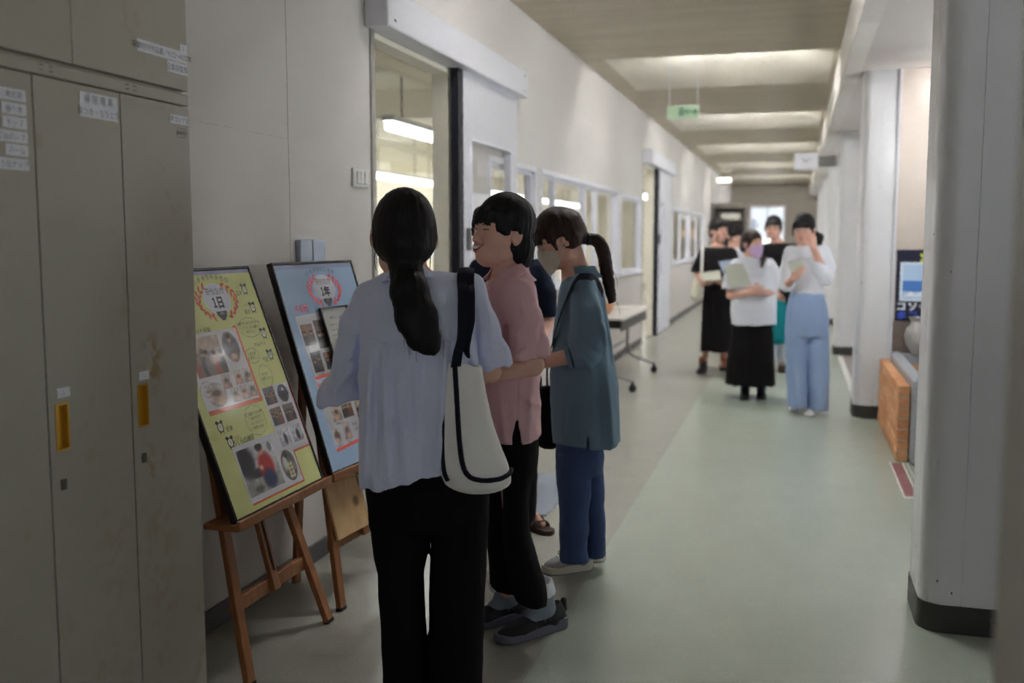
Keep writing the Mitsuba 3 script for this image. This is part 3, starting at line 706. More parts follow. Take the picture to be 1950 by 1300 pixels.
def pot_fn(seed, tone=(176, 150, 128)):
    r = np.random.default_rng(seed)
    return picture_fn(seed, (196, 188, 186), (182, 170, 166), (150, 138, 132), [(0.5, 0.45, 0.30, 0.30, tone), (0.5, 0.55, 0.2, 0.12, (110, 84, 72)), (r.uniform(0.2, 0.8), 0.2, 0.25, 0.15, (205, 170, 150))])

def poster(n, spec, bg, label, easel_label):
    o, e, up, nn = spec; spec_tilt = math.asin(-float(up @ nn))
    Q = lambda s, t: (s * PW, t * PH)
    k = thing('framed_poster', label, 'poster')
    fw, dep = 0.011, 0.022
    B = np.eye(4); nrm = np.cross(e, up); B[:3, 0], B[:3, 1], B[:3, 2], B[:3, 3] = e, up, nrm, o
    def put(m): m = m.copy(); m.apply_transform(B); return m
    bars = [box(0, PW, 0, fw, -dep, 0.004, 0.002), box(0, PW, PH - fw, PH, -dep, 0.004, 0.002), box(0, fw, fw, PH - fw, -dep, 0.004, 0.002), box(PW - fw, PW, fw, PH - fw, -dep, 0.004, 0.002)]
    part(k, 'frame', put(cat(bars)), 'frame_black')
    part(k, 'backing', put(box(fw, PW - fw, fw, PH - fw, -dep + 0.002, -0.006)), 'frame_black')
    P = Print(); P.shape(sbox(fw, fw, PW - fw, PH - fw), bg)
    if n == 1:
        P.shape(sbox(fw, PH - 0.026, PW - fw, PH - fw), (150, 152, 178))
        head_badge(P, (190, 66, 46), '1日')
        for s, t, tx in ((0.865, 0.895, '起床'), (0.887, 0.81, '集合'), (0.905, 0.69, ''), (0.895, 0.592, '下校'), (0.154, 0.36, '昼食'), (0.196, 0.292, '')):
            x, y = Q(s, t); clock(P, x, y)
            if tx: P.text(tx, 0.017, x + (-0.045 if s > 0.5 else 0.046), y - 0.012, (52, 54, 46))
        P.text('7:00', 0.011, *Q(0.80, 0.905), (176, 120, 90)); P.text('8:30', 0.011, *Q(0.82, 0.825), (176, 120, 90))
        P.text('アルバイト', 0.015, *Q(0.825, 0.648), (50, 52, 44)); P.text('ろくろの練習', 0.020, *Q(0.32, 0.284), (46, 48, 40)); P.text('13:00', 0.011, *Q(0.27, 0.305), (176, 120, 90))
        P.text('片付けと授業', 0.019, *Q(0.27, 0.742), (46, 48, 40)); P.text('9:00', 0.011, *Q(0.2, 0.762), (176, 120, 90))
        bubble(P, *Q(0.778, 0.727), 0.068, 0.036, ['先輩方から焼き方を学んで', 'いつかじぶんの器を', '作りたい！'], bg); bubble(P, *Q(0.70, 0.605), 0.042, 0.028, ['この土は', 'むずかしい'], bg)
        bubble(P, *Q(0.765, 0.51), 0.040, 0.040, ['おいしい', 'お昼ごはん'], bg); bubble(P, *Q(0.503, 0.345), 0.060, 0.052, ['同じ道具でも人の手', 'で味がちがい', 'ひとつひとつ', 'に個性がある'], bg)
        or_ = (206, 104, 58)
        panel = Polygon([Q(0.10, 0.755), Q(0.622, 0.755), Q(0.632, 0.425), Q(0.10, 0.425)])
        P.shape(Polygon([Q(0.60, 0.745), Q(0.638, 0.745), Q(0.645, 0.412), Q(0.10, 0.412), Q(0.10, 0.43), Q(0.60, 0.43)]), or_); P.shape(sbox(*Q(0.09, 0.43), *Q(0.622, 0.735)), (226, 222, 226))
        ph = P.photo
        ph(*[v * PW for v in (0.12, 0.415)], *[v * PH for v in (0.56, 0.72)], people_fn(3, 5, (176, 158, 146), ((150, 80, 66), (60, 54, 58), (120, 112, 110))))
        ph(*[v * PW for v in (0.435, 0.595)], *[v * PH for v in (0.592, 0.725)], picture_fn(5, (120, 116, 116), (92, 86, 86), (150, 138, 130), [(0.5, 0.45, 0.4, 0.35, (62, 58, 62)), (0.5, 0.75, 0.14, 0.12, (186, 150, 130)), (0.5, 0.85, 0.15, 0.09, (36, 30, 30)), (0.5, 0.2, 0.2, 0.1, (190, 160, 142))]), ellipse=True)
        ph(*[v * PW for v in (0.14, 0.315)], *[v * PH for v in (0.435, 0.535)], pot_fn(9), ellipse=True)
        for s, t, q in ((0.355, 0.527, 11), (0.485, 0.532, 12), (0.575, 0.532, 13), (0.40, 0.466, 14), (0.49, 0.468, 15), (0.577, 0.470, 16)):
            ph((s - 0.042) * PW, (s + 0.042) * PW, (t - 0.030) * PH, (t + 0.030) * PH, pot_fn(q, ((200, 150, 130), (120, 128, 120), (150, 132, 120))[q % 3]), 16, 16)
        bubble(P, *Q(0.155, 0.513), 0.034, 0.026, ['いまは', '修業中'], bg)
        L2 = [Q(0.655, 0.462), Q(0.975, 0.462), Q(0.975, 0.172), Q(0.775, 0.172), Q(0.775, 0.04), Q(0.19, 0.04), Q(0.19, 0.272), Q(0.655, 0.272)]
        P.shape(affinity.translate(Polygon(L2), 0.006, -0.007), or_); P.shape(Polygon(L2), (224, 222, 228))
        for s, t, q, w in ((0.735, 0.423, 21, 4), (0.735, 0.331, 23, 3), (0.885, 0.331, 24, 5)):
            ph((s - 0.062) * PW, (s + 0.062) * PW, (t - 0.038) * PH, (t + 0.038) * PH, people_fn(q, w, ((100, 98, 100), (110, 120, 80), (120, 96, 84))[q % 3]))
        ph(0.825 * PW, 0.945 * PW, 0.378 * PH, 0.458 * PH, picture_fn(31, (60, 66, 90), (40, 44, 62), (70, 66, 60), [(0.5, 0.35, 0.2, 0.3, (20, 22, 30)), (0.55, 0.72, 0.1, 0.1, (186, 170, 150))]), ellipse=True)
        for s, q in ((0.735, 41), (0.885, 42)): ph((s - 0.062) * PW, (s + 0.062) * PW, 0.2 * PH, 0.276 * PH, picture_fn(q, (190, 192, 200), (176, 178, 186), (150, 150, 156), [(0.55, 0.4, 0.14, 0.3, (48, 46, 54)), (0.6, 0.75, 0.06, 0.08, (176, 140, 122))]))
        ph(0.205 * PW, 0.575 * PW, 0.062 * PH, 0.252 * PH, picture_fn(51, (206, 206, 210), (188, 186, 184), (160, 158, 152), [(0.16, 0.72, 0.22, 0.36, (40, 40, 48)), (0.38, 0.42, 0.2, 0.1, (46, 46, 56)), (0.66, 0.48, 0.2, 0.3, (170, 44, 44)), (0.66, 0.22, 0.17, 0.2, (50, 56, 92)), (0.62, 0.86, 0.09, 0.1, (190, 152, 132)), (0.61, 0.93, 0.1, 0.08, (30, 26, 26)), (0.52, 0.5, 0.05, 0.05, (206, 168, 148)), (0.3, 0.1, 0.12, 0.06, (96, 96, 90)), (0.9, 0.86, 0.06, 0.1, (120, 122, 120))]), 44, 40)
        ph(0.60 * PW, 0.755 * PW, 0.055 * PH, 0.188 * PH, picture_fn(61, (96, 92, 90), (120, 116, 104), (90, 86, 80), [(0.45, 0.85, 0.16, 0.12, (44, 40, 40)), (0.3, 0.6, 0.16, 0.2, (190, 188, 184))] + [(0.45 + 0.2 * (q % 2), 0.14 + 0.13 * (q // 2), 0.085, 0.055, (206, 198, 160)) for q in range(8)]), ellipse=True)
    else:
        P.shape(sbox(fw, PH - 0.03, PW - fw, PH - fw), (146, 156, 186))
        head_badge(P, (206, 66, 74), '1年')
        P.text('4-6月', 0.032, *Q(0.20, 0.775), (214, 84, 108), bold=2)
        pink = (226, 96, 84)
        P.shape(Polygon([Q(0.10, 0.735), Q(0.92, 0.765), Q(0.92, 0.455), Q(0.13, 0.437)]), pink); P.shape(Polygon([Q(0.10, 0.74), Q(0.92, 0.77), Q(0.92, 0.468), Q(0.13, 0.452)]), (224, 224, 232))
        for x0, x1, y0, y1, q, w in ((0.123, 0.262, 0.598, 0.70, 71, 2), (0.285, 0.455, 0.575, 0.712, 72, 3), (0.148, 0.262, 0.468, 0.566, 73, 2), (0.30, 0.46, 0.47, 0.555, 74, 3), (0.5, 0.88, 0.49, 0.58, 75, 5)):
            P.photo(x0 * PW, x1 * PW, y0 * PH, y1 * PH, people_fn(q, w, ((96, 84, 82), (70, 66, 70), (126, 96, 84))[q % 3], ((38, 38, 50), (74, 62, 58), (150, 130, 110))))
        for x, y in ((0.19, 0.59), (0.2, 0.458), (0.37, 0.565)): P.text('ろくろ実習', 0.010, *Q(x, y), (70, 70, 84))
        P.shape(Point(*Q(0.158, 0.405)).buffer(0.024, quad_segs=12), (236, 214, 224)); P.text('9月', 0.020, *Q(0.158, 0.405), (214, 84, 108), bold=1)
        P.text('10-12月', 0.026, *Q(0.62, 0.39), (214, 84, 108), bold=2)
        P.shape(Polygon([Q(0.14, 0.09), Q(0.92, 0.12), Q(0.92, 0.33), Q(0.115, 0.312)]), pink); P.shape(Polygon([Q(0.135, 0.105), Q(0.92, 0.135), Q(0.92, 0.34), Q(0.11, 0.322)]), (224, 224, 232))
        P.photo(0.20 * PW, 0.31 * PW, 0.225 * PH, 0.305 * PH, pot_fn(81), 16, 14); P.photo(0.325 * PW, 0.46 * PW, 0.228 * PH, 0.31 * PH, people_fn(82, 3), 22, 16)
        P.photo(0.147 * PW, 0.232 * PW, 0.125 * PH, 0.205 * PH, pot_fn(83, (90, 80, 84)), 16, 14, ellipse=True); P.photo(0.275 * PW, 0.365 * PW, 0.128 * PH, 0.212 * PH, pot_fn(84, (126, 118, 130)), 16, 14)
        for x, y, t in ((0.19, 0.116, '上絵付け'), (0.32, 0.118, '本焼成'), (0.43, 0.19, '作品展'), (0.44, 0.165, 'の準備'), (0.26, 0.215, '釉薬がけ')): P.text(t, 0.011, *Q(x, y), (60, 60, 74))
        P.photo(0.5 * PW, 0.88 * PW, 0.15 * PH, 0.31 * PH, people_fn(85, 4))
    P.key(k, 'print', B, 'print_gloss', label='glossy printed sheet behind clear film')
    # the easel
    z = thing('easel', easel_label, 'easel', 'wooden easels holding the posters')
    yw = math.atan2(e[0], e[1]); n0 = nn
    def at(s, h, dn): return np.array([o[0], o[1], 0]) + e * s + n0 * dn + np.array([0, 0, h])
    foot = 0.035; lean = math.tan(spec_tilt * 0.72)
    dn = lambda h: foot - h * lean - 0.02
    for s0, s1 in ((0.03, 0.235), (0.60, 0.385)):
        part(z, 'front_leg', bar(at(s0, 0.0, dn(0)), at(s1, 1.26, dn(1.26)), 0.045, 0.022, e, 0.003), 'easel_wood')
    rear = part(z, 'rear_leg', bar(at(0.24, 0.0, dn(0) - 0.345), at(0.30, 1.24, dn(1.24) - 0.03), 0.042, 0.022, e, 0.003), 'easel_wood')
    part(z, 'top_block', bar(at(0.19, 1.22, dn(1.22) - 0.014), at(0.43, 1.22, dn(1.22) - 0.014), 0.06, 0.03, (0, 0, 1)), 'easel_wood')
    hc = 0.245
    part(z, 'crossbar', bar(at(0.055, hc, dn(hc) - 0.012), at(0.575, hc, dn(hc) - 0.012), 0.052, 0.02, (0, 0, 1)), 'easel_wood')
    m0, m1 = at(0.305, hc - 0.02, dn(hc) + 0.012), at(0.305, 1.20, dn(1.20) + 0.012)
    mast = part(z, 'mast', bar(m0, m1, 0.046, 0.018, e), 'easel_wood')
    g0, g1 = at(0.305, hc + 0.05, dn(hc + 0.05) + 0.0205), at(0.305, 0.47, dn(0.47) + 0.0205)
    part(mast, 'slot', bar(g0, g1, 0.007, 0.0025, e, 0.0005), 'gap_dark')
    zt = o[2] - 0.012
    dnt = float((o - np.array([o[0], o[1], 0])) @ n0)
    part(z, 'tray', cat([bar(at(-0.02, zt, -0.045), at(PW + 0.025, zt, -0.045), 0.02, 0.13, (0, 0, 1), 0.004), bar(at(-0.02, zt + 0.008, 0.018), at(PW + 0.025, zt + 0.008, 0.018), 0.034, 0.012, (0, 0, 1), 0.003)]), 'easel_wood')
    br = at(0.305, zt - 0.045, dn(zt) + 0.03)
    part(z, 'bracket', cat([bar(br + [0, 0, -0.03], br + [0, 0, 0.035], 0.05, 0.006, e), bar(br + [0, 0, 0.030], br + n0 * 0.05 + [0, 0, 0.030], 0.05, 0.005, e)]), 'steel', label='bent metal bracket under the tray')
    part(z, 'wing_nut', tube([br + n0 * 0.0, br + n0 * 0.02], 0.011, 10), 'brass_screw')
    for s0 in (0.03, 0.60): part(z, 'foot_cap', bar(at(s0, 0.0, dn(0)), at(s0, 0.012, dn(0.012)), 0.047, 0.024, e, 0.002), 'rubber')
    if n == 2:
        bb = thing('wooden_board', 'light knotty wooden board leaning inside the farther easel below its poster', 'board')
        part(bb, 'plank', bar(at(0.20, 0.262, dn(0.3) + 0.03), at(0.20, 0.53, dn(0.53) + 0.012), 0.26, 0.012, e, 0.002), 'board_wood')
    return B
SP1 = poster_frame(-1.690, 2.732, 0.549, 0.355, 0.001); SP2 = poster_frame(-1.700, 3.430, 0.543, 0.304, 0.089)
poster(1, SP1, (206, 208, 140), 'yellow-green framed poster titled 1日 with photos of trainees, beside the steel cupboard', 'wooden easel nearest the steel cupboard, holding the yellow-green poster')
B2 = poster(2, SP2, (158, 184, 214), 'light blue framed poster titled 1年, partly behind the woman with the ponytail', 'wooden easel behind the first one, holding the light blue poster')
k = thing('notice', 'small black-edged notice with lines of text fixed over the light blue poster', 'notice')
def on2(m): m = m.copy(); m.apply_transform(B2); return m
dx0, dx1, dy0, dy1 = 0.378 * PW, 0.378 * PW + 0.215, 0.765 * PH - 0.30, 0.765 * PH
part(k, 'frame', on2(cat([box(dx0, dx1, dy1 - 0.006, dy1, 0.005, 0.017), box(dx0, dx1, dy0, dy0 + 0.006, 0.005, 0.017), box(dx0, dx0 + 0.006, dy0, dy1, 0.005, 0.017), box(dx1 - 0.006, dx1, dy0, dy1, 0.005, 0.017), box(dx0, dx1, dy0, dy1, 0.005, 0.008)])), 'frame_black')
P = Print(); P.shape(sbox(dx0 + 0.006, dy0 + 0.006, dx1 - 0.006, dy1 - 0.006), (226, 226, 224))
P.text('■ 研修のご案内', 0.010, (dx0 + dx1) / 2, dy1 - 0.045, (96, 96, 98))
for j in range(9): P.text('・研修期間や申込み方法などの内容', 0.0075, (dx0 + dx1) / 2, dy1 - 0.075 - 0.022 * j, (120, 120, 122))
Bq = B2.copy(); Bq[:3, 3] += B2[:3, 2] * 0.0085
P.key(k, 'sheet', Bq, 'print_matt')
for j, y in enumerate((0.10, 0.16, 0.22, 0.28, 0.34)): pass

# ------------------------------------------------------------------ small things on the walls and ceiling
k = thing('switch_panel', 'pair of blue-grey switch cover plates on the wall above the light blue poster', 'switch panel')
for a, b in ((3.858, 3.967), (3.975, 4.092)): part(k, 'cover_plate', box(WX, WX + 0.022, a, b, 1.22, 1.448, 0.003), 'bluegrey_plastic')
k = thing('light_switch', 'white wall switch plate left of the doorway', 'switch')
part(k, 'plate', box(WX, WX + 0.014, 4.425, 4.60, 1.70, 1.79, 0.003), 'white_plastic')
for a in (4.455, 4.498, 4.541): part(k, 'rocker', box(WX + 0.013, WX + 0.021, a, a + 0.032, 1.715, 1.775, 0.002), 'white_plastic')
k = thing('exit_sign', 'pale green exit sign with an arrow hanging from the corridor ceiling', 'sign')
sy, sx0, sx1, sz0, sz1 = 9.72, -1.232, -0.925, 2.585, 2.715
part(k, 'case', box(sx0, sx1, sy, sy + 0.03, sz0, sz1, 0.003), 'white_plastic')
for x in (sx0 + 0.02, sx1 - 0.02): part(k, 'rod', tube([[x, sy + 0.015, sz1], [x, sy + 0.015, CEIL + 0.01]], 0.005, 8), 'white_plastic')
P = Print(); w, h = sx1 - sx0, sz1 - sz0; gr = (30, 112, 74)
P.shape(sbox(0.004, 0.004, w - 0.004, h - 0.004), (198, 226, 190))
P.shape(Polygon([(0.115, 0.022), (0.16, 0.022), (0.16, 0.105), (0.115, 0.105)]).difference(sbox(0.124, 0.022, 0.151, 0.096)), gr)           # the doorway of the pictogram
P.shape(Point(0.140, 0.088).buffer(0.007), gr); P.shape(Polygon([(0.126, 0.078), (0.146, 0.078), (0.150, 0.055), (0.158, 0.030), (0.150, 0.028), (0.141, 0.050), (0.128, 0.032), (0.120, 0.036), (0.132, 0.055)]), gr)
P.text('非常口', 0.040, 0.192, 0.065, gr, bold=2, stretch=0.42)
P.shape(Polygon([(0.222, 0.058), (0.256, 0.058), (0.256, 0.034), (0.294, 0.066), (0.256, 0.098), (0.256, 0.074), (0.222, 0.074)]), gr)
scene['sign_lit'] = {'type': 'twosided', 'bsdf': {'type': 'principled', 'base_color': {'type': 'mesh_attribute', 'name': 'vertex_color'}, 'roughness': 0.4}}
P.key(k, 'face', frame_matrix(np.array([sx0, sy - 0.0006, sz0]), np.array([1.0, 0, 0]), np.array([0, 0, 1.0])), 'sign_lit')
k = thing('wall_clock', 'square grey clock box projecting from the right header over the corridor', 'clock')
cy = 13.25
part(k, 'case', box(-0.07, 0.235, cy, cy + 0.14, 2.315, 2.535, 0.012), 'white_plastic')
part(k, 'face', box(-0.055, 0.22, cy - 0.004, cy, 2.33, 2.52, 0.003), 'frame_paint')
part(k, 'hand', cat([bar([0.082, cy - 0.007, 2.425], [0.03, cy - 0.007, 2.455], 0.01, 0.003, (0, 0, 1), 0), bar([0.082, cy - 0.007, 2.425], [0.145, cy - 0.007, 2.462], 0.008, 0.003, (0, 0, 1), 0), box(0.075, 0.09, cy - 0.008, cy - 0.004, 2.418, 2.432)]), 'metal_dark', label='dark clock hands')
part(k, 'bracket', box(0.235, 0.44, cy + 0.04, cy + 0.1, 2.36, 2.49, 0.004), 'metal_dark')
k = thing('door_mat', 'blue-grey floor mat in front of the near doorway', 'mat')
part(k, 'pad', box(-1.98, -1.228, 4.97, 5.87, 0.0, 0.008, 0.003), 'mat_grey')

# ------------------------------------------------------------------ folding table by the left wall
def top_color(p, n, uv): return mix(lin(204, 198, 192), lin(216, 212, 206), noise(p.x * 3, p.y * 40))
mat('table_top', proc(top_color), 0.35, 0.4); mat('table_leg', (150, 150, 152), 0.35, 0.5, metallic=0.6)
k = thing('folding_table', 'folding table on casters against the left wall under the windows', 'table')
ty0, ty1, tx0, tx1 = 9.15, 10.98, -2.0, -1.52
part(k, 'table_top', box(tx0, tx1, ty0, ty1, 0.695, 0.722, 0.006), 'table_top')
part(k, 'front_panel', box(tx1 - 0.06, tx1 - 0.045, ty0 + 0.12, ty1 - 0.12, 0.58, 0.694), 'metal_dark')
part(k, 'shelf', box(tx0 + 0.08, tx1 - 0.08, ty0 + 0.2, ty1 - 0.2, 0.60, 0.61), 'metal_dark')
for y in (ty0 + 0.18, ty1 - 0.18):
    xm = (tx0 + tx1) / 2
    leg = part(k, 'leg', cat([tube(spline([[xm, y, 0.69], [xm, y, 0.34], [xm + 0.02, y, 0.22], [tx1 + 0.05, y + 0.02, 0.10]], 14), 0.014, 8), tube(spline([[xm, y, 0.34], [xm - 0.03, y, 0.22], [tx0 + 0.02, y, 0.10]], 10), 0.014, 8)]), 'table_leg', smooth=40)
    for x, dy in ((tx1 + 0.05, 0.02), (tx0 + 0.02, 0)): part(leg, 'caster', cat([tube([[x, y + dy - 0.012, 0.036], [x, y + dy + 0.012, 0.036]], 0.036, 14), box(x - 0.012, x + 0.012, y + dy - 0.016, y + dy + 0.016, 0.045, 0.105)]), 'rubber', label='black caster')
part(k, 'stretcher', tube([[(tx0 + tx1) / 2, ty0 + 0.18, 0.36], [(tx0 + tx1) / 2, ty1 - 0.18, 0.36]], 0.012, 8), 'table_leg')
mat('pamphlet_paper', (226, 222, 214), 0.5, 0.3); mat('terracotta', (196, 144, 108), 0.6, 0.2)
k = thing('paper_stack', 'stack of papers lying on the folding table', 'papers')
for j in range(5):
    a = 0.05 * (j % 3 - 1); m = box(-0.105, 0.105, -0.15, 0.15, 0.7225 + 0.004 * j, 0.7262 + 0.004 * j); m.apply_transform(trimesh.transformations.rotation_matrix(a, [0, 0, 1])); m.apply_translation([-1.72, 10.3, 0]); part(k, 'sheet', m, 'pamphlet_paper')
k = thing('clay_bowl', 'small tan clay bowl on the folding table', 'bowl')
part(k, 'bowl', lathe([[0.001, 0.0], [0.05, 0.0], [0.052, 0.012], [0.085, 0.05], [0.10, 0.10], [0.094, 0.10], [0.08, 0.055], [0.045, 0.02], [0.001, 0.016]], 36, (-1.80, 9.62, 0.722)), 'terracotta', smooth=40)

# ------------------------------------------------------------------ brick sink wall, drain and poster in the bay at the right
def brick_tone(a): 
    def fn(p, n, uv): return mix(lin(*a), lin(*[c * 0.78 for c in a]), fbm(p.x * 30, p.y * 30, p.z * 30, 3))
    return fn
for j, a in enumerate([(206, 150, 108), (196, 138, 98), (214, 162, 120)]): mat(f'brick_{j}', proc(brick_tone(a)), 0.75, 0.2)
mat('mortar', (176, 166, 154), 0.8, 0.1)
def stone_color(p, n, uv): return mix(lin(128, 132, 138), lin(158, 162, 168), fbm(p.x * 50, p.y * 50, p.z * 50, 3))
mat('grey_stone', proc(stone_color), 0.4, 0.35)
k = thing('brick_wall', 'low orange brick wall at the side of the sink, ending against the second column', 'brick wall')
bx0, bx1, by0, by1 = 0.665, 0.735, 6.86, 8.42
part(k, 'mortar', box(bx0 + 0.005, bx1 - 0.003, by0 + 0.005, by1, 0.0, 0.494), 'mortar')
rng = np.random.default_rng(4)
for row in range(7):
    z0 = 0.004 + row * 0.072; y = by0 - (0.11 if row % 2 else 0)
    while y < by1 - 0.02:
        a, b = max(y, by0), min(y + 0.205, by1)
        if b - a > 0.03: part(k, 'brick', box(bx0 - rng.uniform(0, 0.003), bx1, a, b, z0, z0 + 0.062, 0.003), f'brick_{rng.integers(3)}')
        y += 0.215
k = thing('stone_sink', 'grey stone sink trough behind the low brick wall', 'sink')
sx0, sx1, sy0, sy1 = 0.742, 1.62, 6.74, 8.42
part(k, 'trough', cat([box(sx0, sx0 + 0.085, sy0, sy1, 0.0, 0.56, 0.02), box(sx0 + 0.02, sx1, sy1 - 0.10, sy1, 0.0, 0.55, 0.012), box(sx1 - 0.085, sx1, sy0, sy1, 0.0, 0.56, 0.02), box(sx0 + 0.05, sx1 - 0.05, sy0 + 0.3, sy1 - 0.05, 0.0, 0.30)]), 'grey_stone')
for row in range(6):
    for j in range(4):
        part(k, 'lining_brick', box(sx0 + 0.085 + 0.18 * j, sx0 + 0.085 + 0.18 * j + 0.168, sy1 - 0.115, sy1 - 0.098, 0.05 + 0.072 * row, 0.05 + 0.072 * row + 0.062, 0.002), f'brick_{(row + j) % 3}')
k = thing('brick_pier', 'orange brick pier at the near side of the sink, beside the column', 'brick wall')
for row in range(6):
    for j in range(2):
        part(k, 'brick', box(0.845 + 0.2 * j, 0.845 + 0.2 * j + 0.19, 6.42, 6.52, 0.003 + 0.072 * row, 0.003 + 0.072 * row + 0.066, 0.003), f'brick_{(row + j + 1) % 3}')
k = thing('floor_drain', 'strip of red-brown drain tiles with white edging on the floor before the sink', 'drain')
for q in ((0.617, 0.628, 5.90, 6.80), (0.692, 0.703, 5.90, 6.80), (0.722, 0.730, 5.90, 6.80), (0.617, 0.73, 5.855, 5.90)): part(k, 'edging', box(*q, 0, 0.006), 'white_line')
mat('drain_tile', (128, 84, 84), 0.5, 0.3)
for j in range(11): part(k, 'tile', box(0.63, 0.69, 5.91 + j * 0.081, 5.91 + j * 0.081 + 0.073, 0, 0.005, 0.001), 'drain_tile')
k = thing('wall_poster', 'dark navy poster with a light blue panel, on the partition between the columns', 'poster')
P = Print(); w, h = 0.50, 0.565; P.shape(sbox(0, 0, w, h), (26, 28, 48))
P.shape(sbox(0.04, 0.17, 0.29, 0.455).buffer(0.012), (206, 218, 232)); P.shape(sbox(0.05, 0.18, 0.28, 0.445), (172, 196, 224)); P.shape(sbox(0.05, 0.235, 0.28, 0.32), (74, 120, 190))
P.shape(Polygon([(0.06, 0.195), (0.11, 0.235), (0.15, 0.21), (0.2, 0.24), (0.27, 0.195)]), (226, 232, 240))
for a in range(6): P.shape(affinity.translate(affinity.rotate(affinity.scale(Point(0, 0).buffer(1), 0.014, 0.03), a * 60, origin=(0, -0.03)), 0.225, 0.53), (190, 200, 52))
P.shape(Point(0.225, 0.50).buffer(0.016), (214, 190, 60)); P.shape(affinity.scale(Point(0.24, 0.27).buffer(1), 0.045, 0.05), (214, 190, 66))
for j, ch in enumerate('コソセイ'): P.text(ch, 0.066, 0.045 + 0.085 * j, 0.115, (225, 228, 236), bold=3)
for j, ch in enumerate('ホコリを'): P.text(ch, 0.062, 0.05 + 0.085 * j, 0.045, (58, 84, 190), bold=3)
part(k, 'backing', box(0.765, 0.765 + w, 8.452, 8.4598, 0.802, 0.802 + h), 'frame_black')
P.key(k, 'print', frame_matrix(np.array([0.765, 8.4515, 0.802]), np.array([1.0, 0, 0]), np.array([0, 0, 1.0])), 'print_matt')
k = thing('glass_vase', 'pale grey glazed vase standing on the back rim of the sink', 'vase')
mat('vase_glaze', (168, 164, 158), 0.12, 0.6, clearcoat=0.8)
part(k, 'body', lathe([[0.001, 0.0], [0.045, 0.0], [0.05, 0.015], [0.085, 0.08], [0.10, 0.14], [0.088, 0.20], [0.06, 0.235], [0.055, 0.26], [0.075, 0.29], [0.070, 0.29], [0.05, 0.262], [0.001, 0.25]], 40, (0.93, 8.342, 0.5515)), 'vase_glaze', smooth=40)

# ------------------------------------------------------------------ the far end
mat('shelf_dark', (74, 70, 64), 0.5, 0.3); mat('paper_blue', (196, 206, 222), 0.4, 0.3)
k = thing('display_shelf', 'tall dark shelf unit near the far end of the corridor', 'shelf')
fy, fx0, fx1 = 25.0, -2.02, -1.22
part(k, 'carcass', cat([box(fx0, fx0 + 0.03, fy, fy + 0.5, 0, 2.32), box(fx1 - 0.03, fx1, fy, fy + 0.5, 0, 2.32), box(fx0, fx1, fy + 0.47, fy + 0.5, 0, 2.32), box(fx0, fx1, fy, fy + 0.5, 2.20, 2.32)]), 'shelf_dark')
for z in (0.06, 0.5, 0.98, 1.46, 1.9): part(k, 'shelf_board', box(fx0 + 0.03, fx1 - 0.03, fy + 0.01, fy + 0.47, z, z + 0.03), 'shelf_dark')
k = thing('printed_sheet', 'white sheet standing on the tall dark shelf unit', 'paper')
part(k, 'sheet', box(-1.82, -1.36, fy + 0.2, fy + 0.215, 1.93, 2.08), 'pamphlet_paper')
k = thing('storage_box', 'brown box lying on the tall dark shelf unit', 'box')
part(k, 'box', cat([box(-1.8, -1.4, fy + 0.08, fy + 0.4, 1.4905, 1.66, 0.006), box(-1.81, -1.39, fy + 0.07, fy + 0.41, 1.66, 1.70, 0.006)]), 'terracotta')
k = thing('wall_lamp', 'small lit emergency lamp near the far end of the left wall', 'lamp')
part(k, 'case', box(WX, WX + 0.36, 27.0, 27.25, 2.93, 3.05, 0.01), 'white_plastic')
d = mikit.ply(box(WX + 0.02, WX + 0.34, 26.99, 27.0, 2.945, 3.035), 'glow'); d['emitter'] = {'type': 'area', 'radiance': {'type': 'rgb', 'value': [1.6, 1.5, 1.2]}}
part(k, 'diffuser', d, None)
k = thing('round_mirror', 'small round blue-white mirror beside the tall dark shelf unit', 'mirror')
part(k, 'glass', tube([[-1.05, 25.6, 1.80], [-1.05, 25.63, 1.80]], 0.11, 24), 'paper_blue', smooth=40)
part(k, 'stand', cat([tube([[-1.05, 25.645, 0.0], [-1.05, 25.645, 1.95]], 0.015, 8), tube([[-1.05, 25.62, 0.0], [-1.05, 25.62, 0.02]], 0.16, 20)]), 'metal_dark')
# ------------------------------------------------------------------ people
def skin_color(base):
    def fn(p, n, uv): return mix(lin(*base), lin(base[0] * 0.95, base[1] * 0.88, base[2] * 0.86), fbm(p.x * 40, p.y * 40, p.z * 40, 2) * 0.8)
    return fn
mat('skin', proc(skin_color((214, 172, 154))), 0.48, 0.35)
mat('lip', (190, 122, 114), 0.4, 0.4); mat('teeth', (236, 230, 220), 0.25, 0.5); mat('mouth_dark', (70, 28, 28), 0.5, 0.2)
mat('eye_white', (226, 222, 218), 0.2, 0.5); mat('eye_dark', (24, 18, 16), 0.25, 0.5); mat('brow', (38, 30, 28), 0.7, 0.1)
def hair_mat(name, a, b, rough=0.55):
    def fn(p, n, uv): return mix(lin(*a), lin(*b), noise(p.x * 130, p.y * 130, p.z * 9))
    mat(name, proc(fn), rough, 0.2)
hair_mat('hair_black', (12, 11, 13), (24, 22, 25)); hair_mat('hair_brown', (30, 21, 19), (52, 36, 31))
def cloth(name, c, rough=0.85, amt=0.06, sheen=0.2):
    hi, lo = [min(255, x * (1 + amt)) for x in c], [x * (1 - amt) for x in c]
    def fn(p, n, uv): return mix(lin(*lo), lin(*hi), 0.5 * noise(p.x * 420, p.y * 420, p.z * 420) + 0.5 * fbm(p.x * 9, p.y * 9, p.z * 5, 2))
    mat(name, proc(fn), rough, 0.15, sheen=sheen)
cloth('blouse_lilac', (208, 211, 234)); cloth('cloth_black', (13, 12, 14), 0.9, 0.15, 0.0); cloth('canvas_white', (236, 233, 228), 0.85, 0.03)
